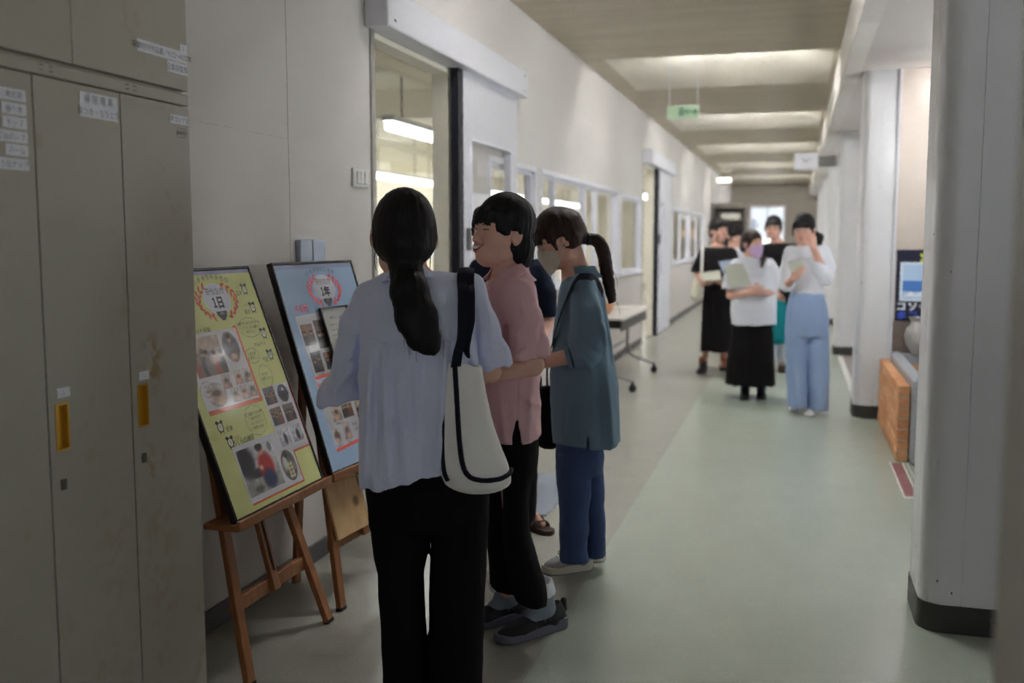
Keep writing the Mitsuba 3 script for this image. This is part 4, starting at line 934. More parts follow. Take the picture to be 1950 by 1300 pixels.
cloth('webbing_navy', (24, 25, 36), 0.8, 0.1); cloth('shirt_pink', (208, 168, 172), 0.85, 0.05); cloth('shirt_teal', (96, 118, 134), 0.7, 0.06)
cloth('denim_dark', (58, 72, 106), 0.9, 0.12); cloth('navy_cloth', (18, 25, 40), 0.9, 0.1, 0.05); cloth('sock_grey', (132, 142, 150), 0.9, 0.06); cloth('cotton_white', (226, 228, 236), 0.8, 0.03)
cloth('denim_light', (138, 158, 192), 0.9, 0.06); cloth('mask_sand', (196, 188, 174), 0.8, 0.02); cloth('mask_lilac', (196, 168, 204), 0.8, 0.02); cloth('bag_teal', (22, 118, 128), 0.8, 0.06); cloth('bag_cream', (214, 212, 192), 0.85, 0.04)
mat('shoe_black', (20, 20, 24), 0.6, 0.3); mat('sole_grey', (96, 96, 108), 0.55, 0.3); mat('shoe_grey', (140, 138, 136), 0.7, 0.2); mat('sole_cream', (200, 194, 178), 0.6, 0.3); mat('shoe_white', (232, 232, 232), 0.5, 0.3)
mat('leather_brown', (120, 66, 38), 0.45, 0.4); mat('leather_dark', (52, 38, 32), 0.5, 0.35)
mat('board_paper', (188, 190, 176), 0.5, 0.3); mat('file_clear', (168, 180, 206), 0.3, 0.5); mat('button_grey', (160, 150, 146), 0.4, 0.4)

class Head:
    """a head: yaw 0 looks at the camera, positive turns to the photo's right; pitch down and roll in degrees"""
    def __init__(self, c, yaw=0, pitch=0, roll=0, s=1.0, ear=0.075, smile=0):
        y, p, r = map(math.radians, (yaw, pitch, roll)); self.c, self.s, self.ear, self.smile = np.asarray(c, float), s, ear, smile
        Fv = np.array([math.sin(y) * math.cos(p), -math.cos(y) * math.cos(p), -math.sin(p)]); X = np.cross(Fv, [0, 0, 1.0]); X /= np.linalg.norm(X); Z = np.cross(X, Fv)
        X, Z = X * math.cos(r) + Z * math.sin(r), Z * math.cos(r) - X * math.sin(r); self.R = np.stack([X, Fv, Z])       # rows: right, forward, up
    def out(self, q): return np.asarray(q, float) * self.s @ self.R + self.c
    def inn(self, p): return (np.asarray(p, float) - self.c) @ self.R.T / self.s
    def sdf(self, x, y, z):
        def E(c, r):
            fn, _, _ = ell(c, r); return fn(x, y, z)
        def C(a, b, ra, rb): return cone(a, b, ra, rb)[0](x, y, z)
        d = E((0, -0.012, 0.032), (0.074, 0.093, 0.086))
        d = _sm(d, E((0, 0.028, -0.022), (0.064, 0.060, 0.086)), 0.03)
        d = _sm(d, E((0, 0.052, -0.086), (0.034, 0.030, 0.026)), 0.035)
        ax = np.abs(x)
        def Em(c, r):
            fn, _, _ = ell(c, r); return fn(ax, y, z)
        d = _sm(d, Em((0.040, 0.050, -0.026 + 0.006 * self.smile), (0.026, 0.028, 0.026)), 0.03)
        d = _sm(d, Em((0.046, 0.000, -0.070), (0.022, 0.030, 0.028)), 0.03)
        d = _sm(d, Em((0.030, 0.070, 0.026), (0.030, 0.016, 0.011)), 0.02)
        d = -_sm(-d, Em((0.031, 0.103, 0.004), (0.017, 0.015, 0.010)), 0.010)
        d = _sm(d, Em((0.031, 0.078, 0.003), (0.015, 0.011, 0.010)), 0.006)
        d = _sm(d, C((0, 0.086, 0.008), (0, 0.104, -0.030), 0.0070, 0.0105), 0.010)
        d = _sm(d, Em((0.0115, 0.095, -0.034), (0.0080, 0.0105, 0.0075)), 0.006)
        d = _sm(d, E((0, 0.084, -0.058), (0.026, 0.012, 0.018)), 0.012)
        d = _sm(d, E((0, 0.0905, -0.0545), (0.020, 0.0065, 0.0050)), 0.004); d = _sm(d, E((0, 0.0895, -0.0665), (0.018, 0.0068, 0.0058)), 0.004)
        e, sx = self.ear, np.where(x > 0, 1.0, -1.0)
        u, v, w = (ax - e) * 0.94 + (y + 0.012) * 0.34, (y + 0.012) * 0.94 - (ax - e) * 0.34, z + 0.004 + 0.18 * (y + 0.012)
        f1, _, _ = ell((0.004, 0, 0), (0.0085, 0.0185, 0.031)); f2, _, _ = ell((0.013, 0.002, 0.002), (0.008, 0.0115, 0.020))
        ear = -_sm(-f1(u, v, w), f2(u, v, w), 0.004)
        return _sm(d, ear, 0.006)
    def prim(self):
        def fn(x, y, z):
            R = self.R; dx, dy, dz = x - self.c[0], y - self.c[1], z - self.c[2]
            q = [(R[k, 0] * dx + R[k, 1] * dy + R[k, 2] * dz) / self.s for k in range(3)]
            return self.sdf(*q) * self.s
        return fn, self.c - 0.15 * self.s, self.c + 0.15 * self.s
    def front(self, x, z, off=0.0):
        """the point of the face's surface at (x, z), moved out by off"""
        x, z = np.asarray(x, float), np.asarray(z, float); y = np.full(x.shape, 0.14)
        for _ in range(60): y = y - 0.7 * self.sdf(x, y, z)
        return np.stack([x, y + off, z], -1)
    def around(self, a, z, off=0.0):
        """the same going outwards at the angle a from straight ahead"""
        a, z = np.asarray(a, float), np.asarray(z, float); r = np.full(a.shape, 0.17)
        for _ in range(70): r = r - 0.6 * self.sdf(r * np.sin(a), r * np.cos(a), z)
        r = r + off; return np.stack([r * np.sin(a), r * np.cos(a), z], -1)

def grid_mesh(P, thick=0.0015):
    """a sheet from a grid of points (m, n, 3), thickened inwards"""
    m, n = P.shape[:2]; i = np.arange(m * n).reshape(m, n); k = m * n
    du, dv = np.gradient(P, axis=1), np.gradient(P, axis=0); N = np.cross(du, dv); N /= np.linalg.norm(N, axis=-1, keepdims=True) + 1e-12
    q = np.stack([i[:-1, :-1], i[:-1, 1:], i[1:, 1:], i[1:, :-1]], -1).reshape(-1, 4)
    F = np.vstack([q[:, [0, 1, 2]], q[:, [0, 2, 3]], k + q[:, [2, 1, 0]], k + q[:, [3, 2, 0]]]).tolist()
    rim = list(i[0, :]) + list(i[1:, -1]) + list(i[-1, -2::-1]) + list(i[-2:0:-1, 0])
    for a, b in zip(rim, rim[1:] + rim[:1]): F += [[b, a, k + a], [b, k + a, k + b]]
    return trimesh.Trimesh(np.vstack([P.reshape(-1, 3), (P - N * thick).reshape(-1, 3)]), F, process=False)

def patch(h, xs, up, lo, off, m=5, thick=0.002):
    """a piece lying on the face between the curves up(x) and lo(x)"""
    xs = np.asarray(xs, float); t = np.linspace(0, 1, m)[:, None]
    Z = np.asarray(lo)[None] * (1 - t) + np.asarray(up)[None] * t; X = np.broadcast_to(xs, Z.shape)
    g = grid_mesh(h.front(X, Z, off), thick); g.vertices = h.out(g.vertices); return W(g)

def face(pk, h, smile=False, mask=None, brow='brow'):
    for s in (-1, 1):
        t = np.linspace(-1, 1, 13); xs = s * 0.0315 + 0.0150 * t
        inn = -s * t                                          # +1 towards the nose
        if smile: up, lo = 0.0050 + 0.0030 * (1 - t * t) - 0.0010 * inn, 0.0036 + 0.0022 * (1 - t * t) - 0.0010 * inn
        else: up, lo = 0.0030 + 0.0050 * (1 - t * t), 0.0025 - 0.0040 * (1 - t * t)
        if not smile:
            part(pk, 'eye', patch(h, xs, up, lo, 0.0012), 'eye_white', smooth=True)
            u = np.linspace(-1, 1, 9); part(pk, 'iris', patch(h, s * 0.0315 + 0.0058 * u, 0.003 + 0.0048 * np.sqrt(np.maximum(1 - u * u, 0)), 0.003 - 0.0048 * np.sqrt(np.maximum(1 - u * u, 0)), 0.0020), 'eye_dark', smooth=True)
            part(pk, 'eyelash', patch(h, xs, up + 0.0014, up - 0.0002, 0.0022), 'eye_dark', smooth=True)
        else: part(pk, 'eyelash', patch(h, xs, up, lo, 0.0018), 'eye_dark', smooth=True)
        b = np.linspace(-1, 1, 11); part(pk, 'eyebrow', patch(h, s * 0.033 + 0.018 * b, 0.0245 + 0.004 * (1 - b * b) + 0.002 * (s * b), 0.0205 + 0.004 * (1 - b * b) + 0.001 * (s * b), 0.0012), brow, smooth=True)
    if mask: return
    t = np.linspace(-1, 1, 15)
    if smile:
        part(pk, 'mouth', patch(h, 0.0265 * t, -0.0525 + 0.008 * t * t + 0.001, -0.0670 + 0.0225 * t * t, 0.0010), 'mouth_dark', smooth=True)
        part(pk, 'teeth', patch(h, 0.0235 * t, -0.0530 + 0.006 * t * t, -0.0618 + 0.0148 * t * t, 0.0022), 'teeth', smooth=True)
        part(pk, 'lip', patch(h, 0.0280 * t, -0.0485 + 0.0085 * t * t, -0.0525 + 0.0090 * t * t, 0.0022), 'lip', smooth=True)
        part(pk, 'lip', patch(h, 0.0265 * t, -0.0665 + 0.0220 * t * t, -0.0735 + 0.0285 * t * t, 0.0022), 'lip', smooth=True)
    else:
        part(pk, 'lip', patch(h, 0.0225 * t, -0.0510 - 0.006 * t * t, -0.0605, 0.0010), 'lip', smooth=True)
        part(pk, 'lip', patch(h, 0.0210 * t, -0.0605, -0.0700 + 0.009 * t * t, 0.0010), 'lip', smooth=True)

def face_mask(pk, h, bsdf):
    a = np.linspace(-1.02, 1.02, 25)[None]; t = np.linspace(0, 1, 13)[:, None]
    top = -0.004 - 0.030 * (a / 1.02) ** 2; bot = -0.126 + 0.046 * (a / 1.02) ** 2
    Z = bot * (1 - t) + top * t; A = np.broadcast_to(a, Z.shape)
    P = h.around(A, np.maximum(Z, -0.1), 0.004)
    bulge = 0.012 * np.exp(-(A / 0.5) ** 2) * np.sin(np.pi * np.clip(t, 0, 1)) + 0.002
    r = np.linalg.norm(P[..., :2], axis=-1); r0 = np.maximum(r, 0.060 + 0.034 * np.cos(A)) + bulge
    from scipy.ndimage import gaussian_filter
    r0 = gaussian_filter(r0, 1.6, mode='nearest')
    P[..., 0], P[..., 1], P[..., 2] = r0 * np.sin(A), r0 * np.cos(A), Z
    g = grid_mesh(P, 0.0015); g.vertices = h.out(g.vertices); k = part(pk, 'face_mask', W(g), bsdf, smooth=True, label='cloth face mask')
    for s in (-1, 1):
        e = np.array([s * (h.ear + 0.006), -0.022, 0.006])
        for z0, z1 in ((-0.034, 0.014), (-0.082, -0.024)):
            q = P[-2 if z0 > -0.06 else 1, -1 if s > 0 else 0]
            pts = spline([q, q * 0.5 + e * 0.5 + np.array([s * 0.006, 0, 0.0]), e + np.array([0, 0, z1])], 8)
            part(k, 'ear_loop', W(tube([h.out(p) for p in pts], 0.0018, 6)), bsdf, smooth=True)

def hand_prims(wrist, fwd, palm, thumb, curl=0.5, s=1.0, spread=0.12):
    """the parts of a hand: fwd along the fingers, palm the way the palm faces, thumb the side of the thumb"""
    f = np.asarray(fwd, float); f /= np.linalg.norm(f); n = np.asarray(palm, float); n -= f * (n @ f); n /= np.linalg.norm(n)
    t = np.asarray(thumb, float); t -= f * (t @ f) + n * (t @ n); t /= np.linalg.norm(t); w = np.asarray(wrist, float); out = []
    lens = ((0.040, 0.024, 0.019), (0.044, 0.028, 0.020), (0.041, 0.026, 0.019), (0.032, 0.019, 0.016)); c = curl if np.ndim(curl) else [curl] * 4
    for k in range(4):
        side = (1.5 - k) * 0.0195; base = w + f * (0.082 - 0.004 * abs(k - 1)) * s + t * side * s
        out.append((cone(w + f * 0.012 * s + t * side * 0.55 * s, base, 0.0125 * s, 0.0098 * s), 0.012))
        d = f + t * (1.5 - k) * spread * 0.4; d /= np.linalg.norm(d); p, a = base, 0.0
        for j, ln in enumerate(lens[k]):
            a += c[k] * (0.75, 1.0, 0.7)[j]; e = d * math.cos(a) + n * math.sin(a); q = p + e * ln * s
            out.append((cone(p, q, (0.0085 - 0.0006 * j) * s * (0.88 if k == 3 else 1), (0.0079 - 0.0007 * j) * s * (0.88 if k == 3 else 1)), 0.002 if j else 0.005)); p = q
    p = w + f * 0.022 * s + t * 0.022 * s; d = f * 0.62 + t * 0.70 + n * 0.35; d /= np.linalg.norm(d)
    for ln, r0, r1, tw in ((0.034, 0.0125, 0.0100, 0), (0.030, 0.0098, 0.0088, 0.35), (0.024, 0.0088, 0.0072, 0.30)):
        d = d + f * tw + n * tw * 0.3; d /= np.linalg.norm(d); q = p + d * ln * s; out.append((cone(p, q, r0 * s, r1 * s), 0.006)); p = q
    return out

def body_mesh(h, J, hands=(), res=0.009, head_res=0.0035, hand_res=0.0038, width=1.0, legs=1.0):
    """one continuous figure. J: joints in the view frame: neck, chest, pelvis, sh/el/wr/hi/kn/an/to + _a, _b for the two sides"""
    pts = np.array([v for v in J.values()] + [h.c + 0.16, h.c - 0.16]); lo, hi = pts.min(0) - 0.17, pts.max(0) + 0.17; lo[2] = min(lo[2], -0.01)
    fine = [(h.c - 0.125 * h.s, h.c + 0.13 * h.s, head_res)] + [(np.asarray(q[0]) - 0.11, np.asarray(q[0]) + 0.11, hand_res) for q in hands if q[-1]]
    Fd = Field(lo, hi, res, fine)
    Fd.add(h.prim(), 0.0)
    Fd.add(cone(h.out([0, -0.036, -0.045]), J['neck'], 0.046 * h.s, 0.053), 0.014)
    ax = J['sh_b'] - J['sh_a']; ax[2] = 0; n = np.linalg.norm(ax); X = ax / n; Yv = np.array([-X[1], X[0], 0]); R = np.stack([X, Yv, [0, 0, 1.0]])
    Fd.add(ell(J['chest'], (0.128 * width, 0.088, 0.16), R), 0.05); Fd.add(ell(J['chest'] * 0.5 + J['pelvis'] * 0.5, (0.108 * width, 0.078, 0.16), R), 0.05); Fd.add(ell(J['pelvis'], (0.132 * width, 0.088, 0.115), R), 0.05)
    for s in 'ab':
        Fd.add(cone(J['neck'] - [0, 0, 0.02], J['sh_' + s], 0.048, 0.046), 0.04)
        Fd.add(cone(J['sh_' + s], J['el_' + s], 0.046, 0.036), 0.02); Fd.add(cone(J['el_' + s], J['wr_' + s], 0.037, 0.025), 0.012)
        Fd.add(cone(J['hi_' + s], J['kn_' + s], 0.066 * legs, 0.046 * legs), 0.03); Fd.add(cone(J['kn_' + s], J['an_' + s], 0.046 * legs, 0.031), 0.02); Fd.add(cone(J['an_' + s], J['to_' + s], 0.028, 0.017), 0.02)
    for q in hands:
        for p, k in hand_prims(*q[:-1]): Fd.add(p, k)
    return Fd.mesh(1)

def hair_mesh(h, style, extra=(), carve=None, res=0.0042, strands=0.0022, wisps=(), seed=1, lo=-0.20, cap=((0, -0.012, 0.038), (0.090, 0.110, 0.108)), ears=True, fringe=0.0):
    """hair in the head's own axes: a cap, less the face, with locks added; extra: prims in the head's axes"""
    b0, b1 = np.array([-0.16, -0.22, lo]), np.array([0.16, 0.16, 0.19])
    Fd = Field(b0, b1, res)
    Fd.add(ell(*cap), 0)
    if 'nape' in style: Fd.add(ell((0, -0.052, -0.035), (0.074, 0.056, 0.062)), 0.03)
    if 'bob' in style: Fd.add(ell((0, -0.050, -0.045), (0.083, 0.066, 0.072)), 0.03)
    Fd.add(ell(*(carve or ((0, 0.112, -0.075), (0.096, 0.078, 0.116)))), 0.006, sub=True)
    if ears:
        for s in (-1, 1): Fd.add(ell((s * (h.ear + 0.012), 0.012, -0.020), (0.026, 0.036, 0.040)), 0.006, sub=True)
    Fd.add(ell((0, 0.03, -0.16), (0.2, 0.10, 0.09)), 0.01, sub=True)
    for p, k in extra: Fd.add(p, k)
    def streak(p):
        a = np.arctan2(p[:, 0], p[:, 1] + 0.03); q = np.stack([a * 26, p[:, 2] * 7 + np.hypot(p[:, 0], p[:, 1]) * 12, a * 0], -1)
        return strands * 2 * (meshkit.fbm(q, 2, seed) - 0.5)
    Fd.ripple(streak, 0.02); m = Fd.mesh(0)
    ms = [m] + [tube(spline(w, 12), np.linspace(r, r * 0.35, 12), 5) for w, r in wisps]
    m = cat(ms); m.vertices = h.out(m.vertices); return W(m)

def shoe(pk, heel, toe, upper, sole, w=0.046, high=0.075, thick=0.03, name='shoe', lift=0.0, opening=True):
    """a shoe from heel to toe on the floor (view frame)"""
    heel, toe = np.array([heel[0], heel[1], lift]), np.array([toe[0], toe[1], lift]); L_ = np.linalg.norm(toe - heel); f = (toe - heel) / L_; s = np.array([-f[1], f[0], 0])
    A = np.stack([f, s, [0, 0, 1.0]])
    U = Field((-0.03, -0.07, -0.01), (L_ + 0.03, 0.07, high + 0.06), 0.005)
    U.add(ell((0.70 * L_, 0.004, 0.022), (0.285 * L_, w * 0.96, 0.040)), 0); U.add(ell((0.22 * L_, 0, 0.030), (0.22 * L_, w * 0.80, high)), 0.03); U.add(cone((0.30 * L_, 0, 0.05), (0.66 * L_, 0, 0.032), 0.040, 0.030), 0.03)
    U.cut(lambda x, y, z: thick * 0.7 - z)
    if opening: U.add(ell((0.24 * L_, 0, high + 0.028), (0.150 * L_, w * 0.62, 0.036)), 0.006, sub=True)
    m = U.mesh(1); m.vertices = m.vertices @ A + heel; k = part(pk, name, W(m), upper, smooth=True)
    S = Field((-0.03, -0.07, -0.005), (L_ + 0.03, 0.07, thick + 0.02), 0.004)
    def outline(x, y, z):
        t = np.clip(x / L_, 0, 1); hw = w * (0.80 + 0.22 * np.sin(np.pi * np.clip((t - 0.2) / 0.8, 0, 1)) - 0.05 * np.sin(np.pi * t)) + 0.004
        cx = np.clip(x, hw * 0.9, L_ - hw * 0.98); d = np.sqrt((x - cx) ** 2 + y ** 2) - hw
        top = thick * (1.25 - 0.45 * t) + 0.012 * np.clip((t - 0.8) / 0.2, 0, 1) ** 2; bot = 0.008 * np.clip((t - 0.75) / 0.25, 0, 1) ** 2 + 0.008 * np.clip((0.12 - t) / 0.12, 0, 1) ** 2
        return _sm(-(-d), -1.0 + 0 * d, 0) if False else np.maximum(d, np.maximum(z - top, bot - z))
    S.add((outline, (-0.02, -0.07, -0.005), (L_ + 0.02, 0.07, thick + 0.03)), 0); m = S.mesh(2); m.vertices = m.vertices @ A + heel
    part(k, 'sole', W(m), sole, smooth=True); return k

def feet(J, s, heel, toe, lift=0.0, back=0.075, front=0.175):
    """ankle and toe joints inside a shoe that stands from heel to toe"""
    f = (toe - heel) / np.linalg.norm(toe - heel); J['an_' + s] = heel + f * back + [0, 0, 0.085 + lift]; J['to_' + s] = heel + f * front + [0, 0, 0.040 + lift]; return J
def sole_pts(px0, py0, px1, py1):
    """heel and toe of a foot from its photograph points on the floor"""
    a, b = (L(px, py, floor_w(px, py)) for px, py in ((px0, py0), (px1, py1))); return a, b
# ------------------------------------------------------------------ woman with the tote bag, seen from behind
def garment(pk, name, prims, bsdf, lo, hi, res=0.007, cuts=(), rip=None, label=None, smooth=1):
    Fd = Field(lo, hi, res)
    for p, k in prims: Fd.add(p, k)
    for c in cuts: Fd.cut(c)
    if rip is not None:
        for r in (rip if isinstance(rip, (list, tuple)) else [rip]): Fd.ripple(r)
    return part(pk, name, W(Fd.mesh(smooth)), bsdf, smooth=True, label=label)
def chain_px(w, rows):
    """a limb from (px, py, offset away, radius) rows"""
    pts = [L(r[0], r[1], w + r[2]) for r in rows]; rad = [r[3] for r in rows]; return [(p, 0.02) for p in chain(pts, rad)]
def plane_cut(p, n):
    """keeps the side that n points away from"""
    p, n = np.asarray(p, float), np.asarray(n, float); n = n / np.linalg.norm(n)
    return lambda x, y, z: (x - p[0]) * n[0] + (y - p[1]) * n[1] + (z - p[2]) * n[2]

w = 3.10; B1 = lambda px, py, dw=0.0: L(px, py, w + dw)
p1 = thing('person', 'woman seen from behind with a long black ponytail, pale lilac blouse and wide black trousers', 'person', None)
h1 = Head(B1(768, 452), 194, 4, -3, 1.06, 0.086)
J = dict(neck=B1(776, 528), chest=B1(790, 640), pelvis=B1(806, 850), sh_a=B1(706, 578), sh_b=B1(892, 556), el_a=B1(662, 728, 0.05), el_b=B1(932, 706, 0.03), wr_a=B1(690, 715, 0.28), wr_b=B1(890, 630, 0.25),
         hi_a=B1(762, 880), hi_b=B1(862, 880), kn_a=B1(766, 1085), kn_b=B1(872, 1085), an_a=B1(776, 1290, 0.0), an_b=B1(866, 1290), to_a=B1(772, 1290, 0.16), to_b=B1(868, 1290, 0.16))
for q in ('to_a', 'to_b'): J[q][2] = 0.045
hands = [(J['wr_a'], (0.4, 0.9, 0.1), (0.9, -0.3, -0.2), (0, 0, 1), 0.45, 0.95, 1), (J['wr_b'], (-0.5, 0.85, 0.1), (-0.8, -0.4, -0.2), (0, 0, 1), 0.45, 0.95, 1)]
part(p1, 'body', W(body_mesh(h1, J, hands, 0.009, 0.005, 0.0045)), 'skin', smooth=True)
face(p1, h1)
hw = [((h1.inn(B1(772, 505, -0.085))), 0.047), (h1.inn(B1(780, 555, -0.15)), 0.053), (h1.inn(B1(793, 605, -0.185)), 0.058), (h1.inn(B1(806, 640, -0.20)), 0.046), (h1.inn(B1(820, 660, -0.205)), 0.026)]
ext = [(ell((0, -0.030, -0.010), (0.090, 0.082, 0.080)), 0.03), (cone((0, -0.075, -0.035), hw[0][0], 0.060, 0.040), 0.03)]
tail = [(cone(hw[i][0], hw[i + 1][0], hw[i][1], hw[i + 1][1], squash=((0, 1, 0), 0.62)), 0.015) for i in range(4)]
rng = np.random.default_rng(2); wis = []
for q in range(30):
    t = rng.uniform(0.2, 0.95); i = min(int(t * 4), 3); c = hw[i][0] * (1 - (t * 4 - i)) + hw[i + 1][0] * (t * 4 - i); o = np.array([rng.choice([-1, 1]) * rng.uniform(0.030, 0.052), rng.uniform(-0.03, 0.0), 0])
    wis.append(([c + o, c + o * 1.04 + [0, 0, -0.025], c + o * 0.95 + [rng.uniform(-.004, .004), 0, -0.05]], 0.0009))
for q in range(26):                                       # uneven ends
    o = np.array([rng.uniform(-0.03, 0.03), rng.uniform(-0.01, 0.01), 0]); c = hw[3][0]; e = hw[4][0]
    wis.append(([c + o, e + o * 0.8, e + o * 0.6 + (e - c) * rng.uniform(0.05, 0.25)], 0.0020))
for s in (-1, 1):
    wis.append(([(s * 0.078, 0.0, -0.03), (s * 0.082, 0.0, -0.07), (s * 0.076, -0.01, -0.10)], 0.0018)); wis.append(([(s * 0.086, -0.03, 0.02), (s * 0.098, -0.03, -0.01), (s * 0.094, -0.04, -0.03)], 0.0012))
part(p1, 'hair', hair_mesh(h1, '', ext + tail, lo=-0.40, res=0.0045, strands=0.0028, wisps=wis, cap=((0, -0.010, 0.034), (0.0905, 0.108, 0.110))), 'hair_black', smooth=True, label='long black hair tied low in a ponytail')
band = h1.out(hw[0][0]); nx = h1.out(hw[1][0]) - band
# the blouse
hem = lambda x, y, z: (L(760, 899, w)[2] + np.clip((x - L(760, 899, w)[0]) * 0.24, -0.004, 0.06)) - z
top = px_loft(w, [(512, 744, 812, 0.062, 0.02), (522, 732, 862, 0.075, 0.01), (534, 718, 897, 0.088, 0.01), (550, 700, 912, 0.104), (577, 682, 916, 0.122), (612, 678, 922, 0.138), (670, 676, 922, 0.150), (740, 680, 918, 0.158), (820, 681, 915, 0.165), (905, 679, 920, 0.172)], 2.3)
sl = chain_px(w, [(760, 545, 0.01, 0.050), (708, 574, 0, 0.058), (684, 622, 0.01, 0.056), (668, 690, 0.03, 0.058), (650, 762, 0.06, 0.064), (646, 800, 0.07, 0.064)])
sr = chain_px(w, [(800, 545, 0.01, 0.050), (890, 552, 0, 0.054), (918, 620, 0.0, 0.052), (934, 668, 0.01, 0.050), (950, 716, 0.02, 0.050)])
za = L(650, 772, w)[2]; ca, cb = L(946, 702, w), L(918, 628, w)
sleeves_cut = []
Ly = Field((-1.05, 2.70, 0.55), (0.05, 3.45, 1.48), 0.006)
Ly.add(top, 0)
Ly.cut(hem)
S1 = Field((-1.05, 2.70, 0.55), (0.05, 3.45, 1.48), 0.006)
for p, k in sl: S1.add(p, k)
S1.cut(lambda x, y, z: za - z)
S2 = Field((-1.05, 2.70, 0.55), (0.05, 3.45, 1.48), 0.006)
for p, k in sr: S2.add(p, k)
S2.cut(plane_cut(ca, (0.42, 0, -1)))
Ly.D = _sm(_sm(Ly.D, S1.D, 0.018), S2.D, 0.016)
yoke = L(760, 640, w)[2]
Ly.ripple(wrinkle(20, 6, 1.3, 0.026, 3, 2, (yoke - 0.10, yoke + 0.01)), 0.04)
def gather(p):
    a = np.clip((yoke - p[:, 2]) / 0.02, 0, 1) * np.exp(-np.maximum(yoke - p[:, 2], 0) / 0.22); g = 0
    for u0 in (L(716, 650, w)[0], L(742, 650, w)[0], L(858, 620, w)[0], L(878, 620, w)[0]): g = g + np.exp(-((p[:, 0] - u0) / 0.016) ** 2)
    return -0.010 * g * a + 0.004 * np.exp(-((p[:, 2] - yoke) / 0.006) ** 2)
Ly.ripple(gather, 0.03); Ly.ripple(wrinkle(8, 8, 8, 0.012, 5), 0.03); Ly.ripple(wrinkle(30, 30, 22, 0.0030, 6, 2), 0.03)
F1 = lambda x0, y0, x1, y1, wd, h: (B1(x0, y0), B1(x1, y1), wd, h)
Ly.ripple(creases([F1(716, 655, 706, 890, 0.013, 0.012), F1(728, 655, 729, 880, 0.010, -0.009), F1(744, 655, 750, 890, 0.014, 0.013), F1(770, 700, 782, 890, 0.018, 0.010), F1(818, 640, 812, 880, 0.016, -0.008), F1(856, 625, 842, 870, 0.013, 0.012), F1(866, 625, 862, 860, 0.010, -0.008), F1(880, 630, 886, 880, 0.014, 0.010),
    F1(690, 590, 686, 700, 0.010, -0.012), F1(655, 690, 676, 668, 0.010, 0.008), F1(640, 740, 672, 705, 0.012, 0.009), F1(905, 575, 912, 680, 0.009, -0.010), F1(925, 560, 944, 680, 0.010, 0.007), F1(888, 600, 904, 690, 0.009, 0.009), F1(810, 760, 740, 790, 0.008, 0.005)]), 0.03)
bl = part(p1, 'blouse', W(Ly.mesh(1)), 'blouse_lilac', smooth=True, label='pale lilac blouse with gathers below the yoke')
co = [B1(734, 548, 0.02), B1(728, 536, -0.075), B1(776, 528, -0.105), B1(822, 528, -0.075), B1(838, 545, 0.02)]; ci = [B1(748, 520, 0.03), B1(745, 510, -0.04), B1(776, 505, -0.062), B1(806, 507, -0.04), B1(808, 520, 0.03)]
part(bl, 'collar', W(sheet(ci, co, 0.005, 24, 5)), 'blouse_lilac', smooth=40)
tro = [(px_loft(w, [(862, 695, 928, 0.135), (915, 698, 932, 0.135), (965, 701, 932, 0.13), (1000, 702, 932, 0.115)], 2.6), 0),
       (px_loft(w, [(975, 702, 827, 0.108), (1010, 706, 822, 0.106), (1050, 711, 814, 0.102), (1100, 719, 806, 0.100), (1200, 727, 812, 0.104), (1304, 729, 820, 0.112, 0.01)], 2.3), 0.006),
       (px_loft(w, [(975, 826, 932, 0.108), (1010, 825, 931, 0.106), (1050, 822, 929, 0.102), (1100, 819, 926, 0.100), (1200, 816, 921, 0.104), (1304, 815, 916, 0.112, 0.01)], 2.3), 0.006)]
garment(p1, 'trousers', tro, 'cloth_black', (-0.62, 2.85, 0.0), (0.12, 3.35, 0.82), 0.008, rip=[wrinkle(10, 7, 3, 0.006, 8), wrinkle(5, 5, 12, 0.004, 9)])
for a, b in ((J['an_a'], J['to_a']), (J['an_b'], J['to_b'])): shoe(p1, a - [0, 0.055, 0], b + [0, 0.04, 0], 'shoe_black', 'sole_grey', high=0.06, thick=0.024)

# her tote bag
tb = thing('tote_bag', 'white canvas tote with dark navy binding, on the shoulder of the woman seen from behind', 'bag')
wb = 3.00; Bb = lambda px, py, dw=0.0: L(px, py, wb + dw)
rows = [(688, 842, 917, 0.046), (740, 839, 924, 0.066), (800, 836, 937, 0.082), (850, 834, 955, 0.092), (890, 836, 970, 0.094), (915, 846, 974, 0.082), (930, 868, 956, 0.055), (937, 890, 930, 0.026)]
bag = px_loft(wb, rows, 2.6)
Fd = Field(Bb(815, 950) - [0, 0.16, 0.02], Bb(1000, 660) + [0, 0.16, 0.05], 0.0045); Fd.add(bag, 0)
topz = lambda x: Bb(880, 688)[2] + 0.012 * np.sin((x - Bb(842, 688)[0]) * 42)
Fd.cut(lambda x, y, z: z - topz(x))
inner = px_loft(wb, [(r[0] - 2, r[1] + 9, r[2] - 9, r[3] - 0.013) for r in rows[:2]], 2.6); Fd.add(inner, 0.002, sub=True)
Fd.ripple(wrinkle(5, 5, 4, 0.006, 21, 2), 0.03)
part(tb, 'body', W(Fd.mesh(1)), 'canvas_white', smooth=True)
def on_bag(px, py, off=0.004):
    """a point of the bag's near surface"""
    wv, best = wb - 0.13, (9, wb)
    for _ in range(60):
        p = L(px, py, wv); d = float(bag[0](np.array([[[p[0]]]]), np.array([[[p[1]]]]), np.array([[[p[2]]]]))[0, 0, 0])
        if d < best[0]: best = (d, wv)
        if d < 0.0005: break
        wv += max(d * 0.5, 0.0008)
    return L(px, py, best[1] - off)
def ribbon(pts, width, thick=0.003, side=None):
    """a flat band along pts; side: the direction of its width"""
    pts = np.asarray(pts, float); s = np.asarray(side, float); s = s / np.linalg.norm(s); return sheet(pts - s * width / 2, pts + s * width / 2, thick, max(12, 4 * len(pts)), 3)
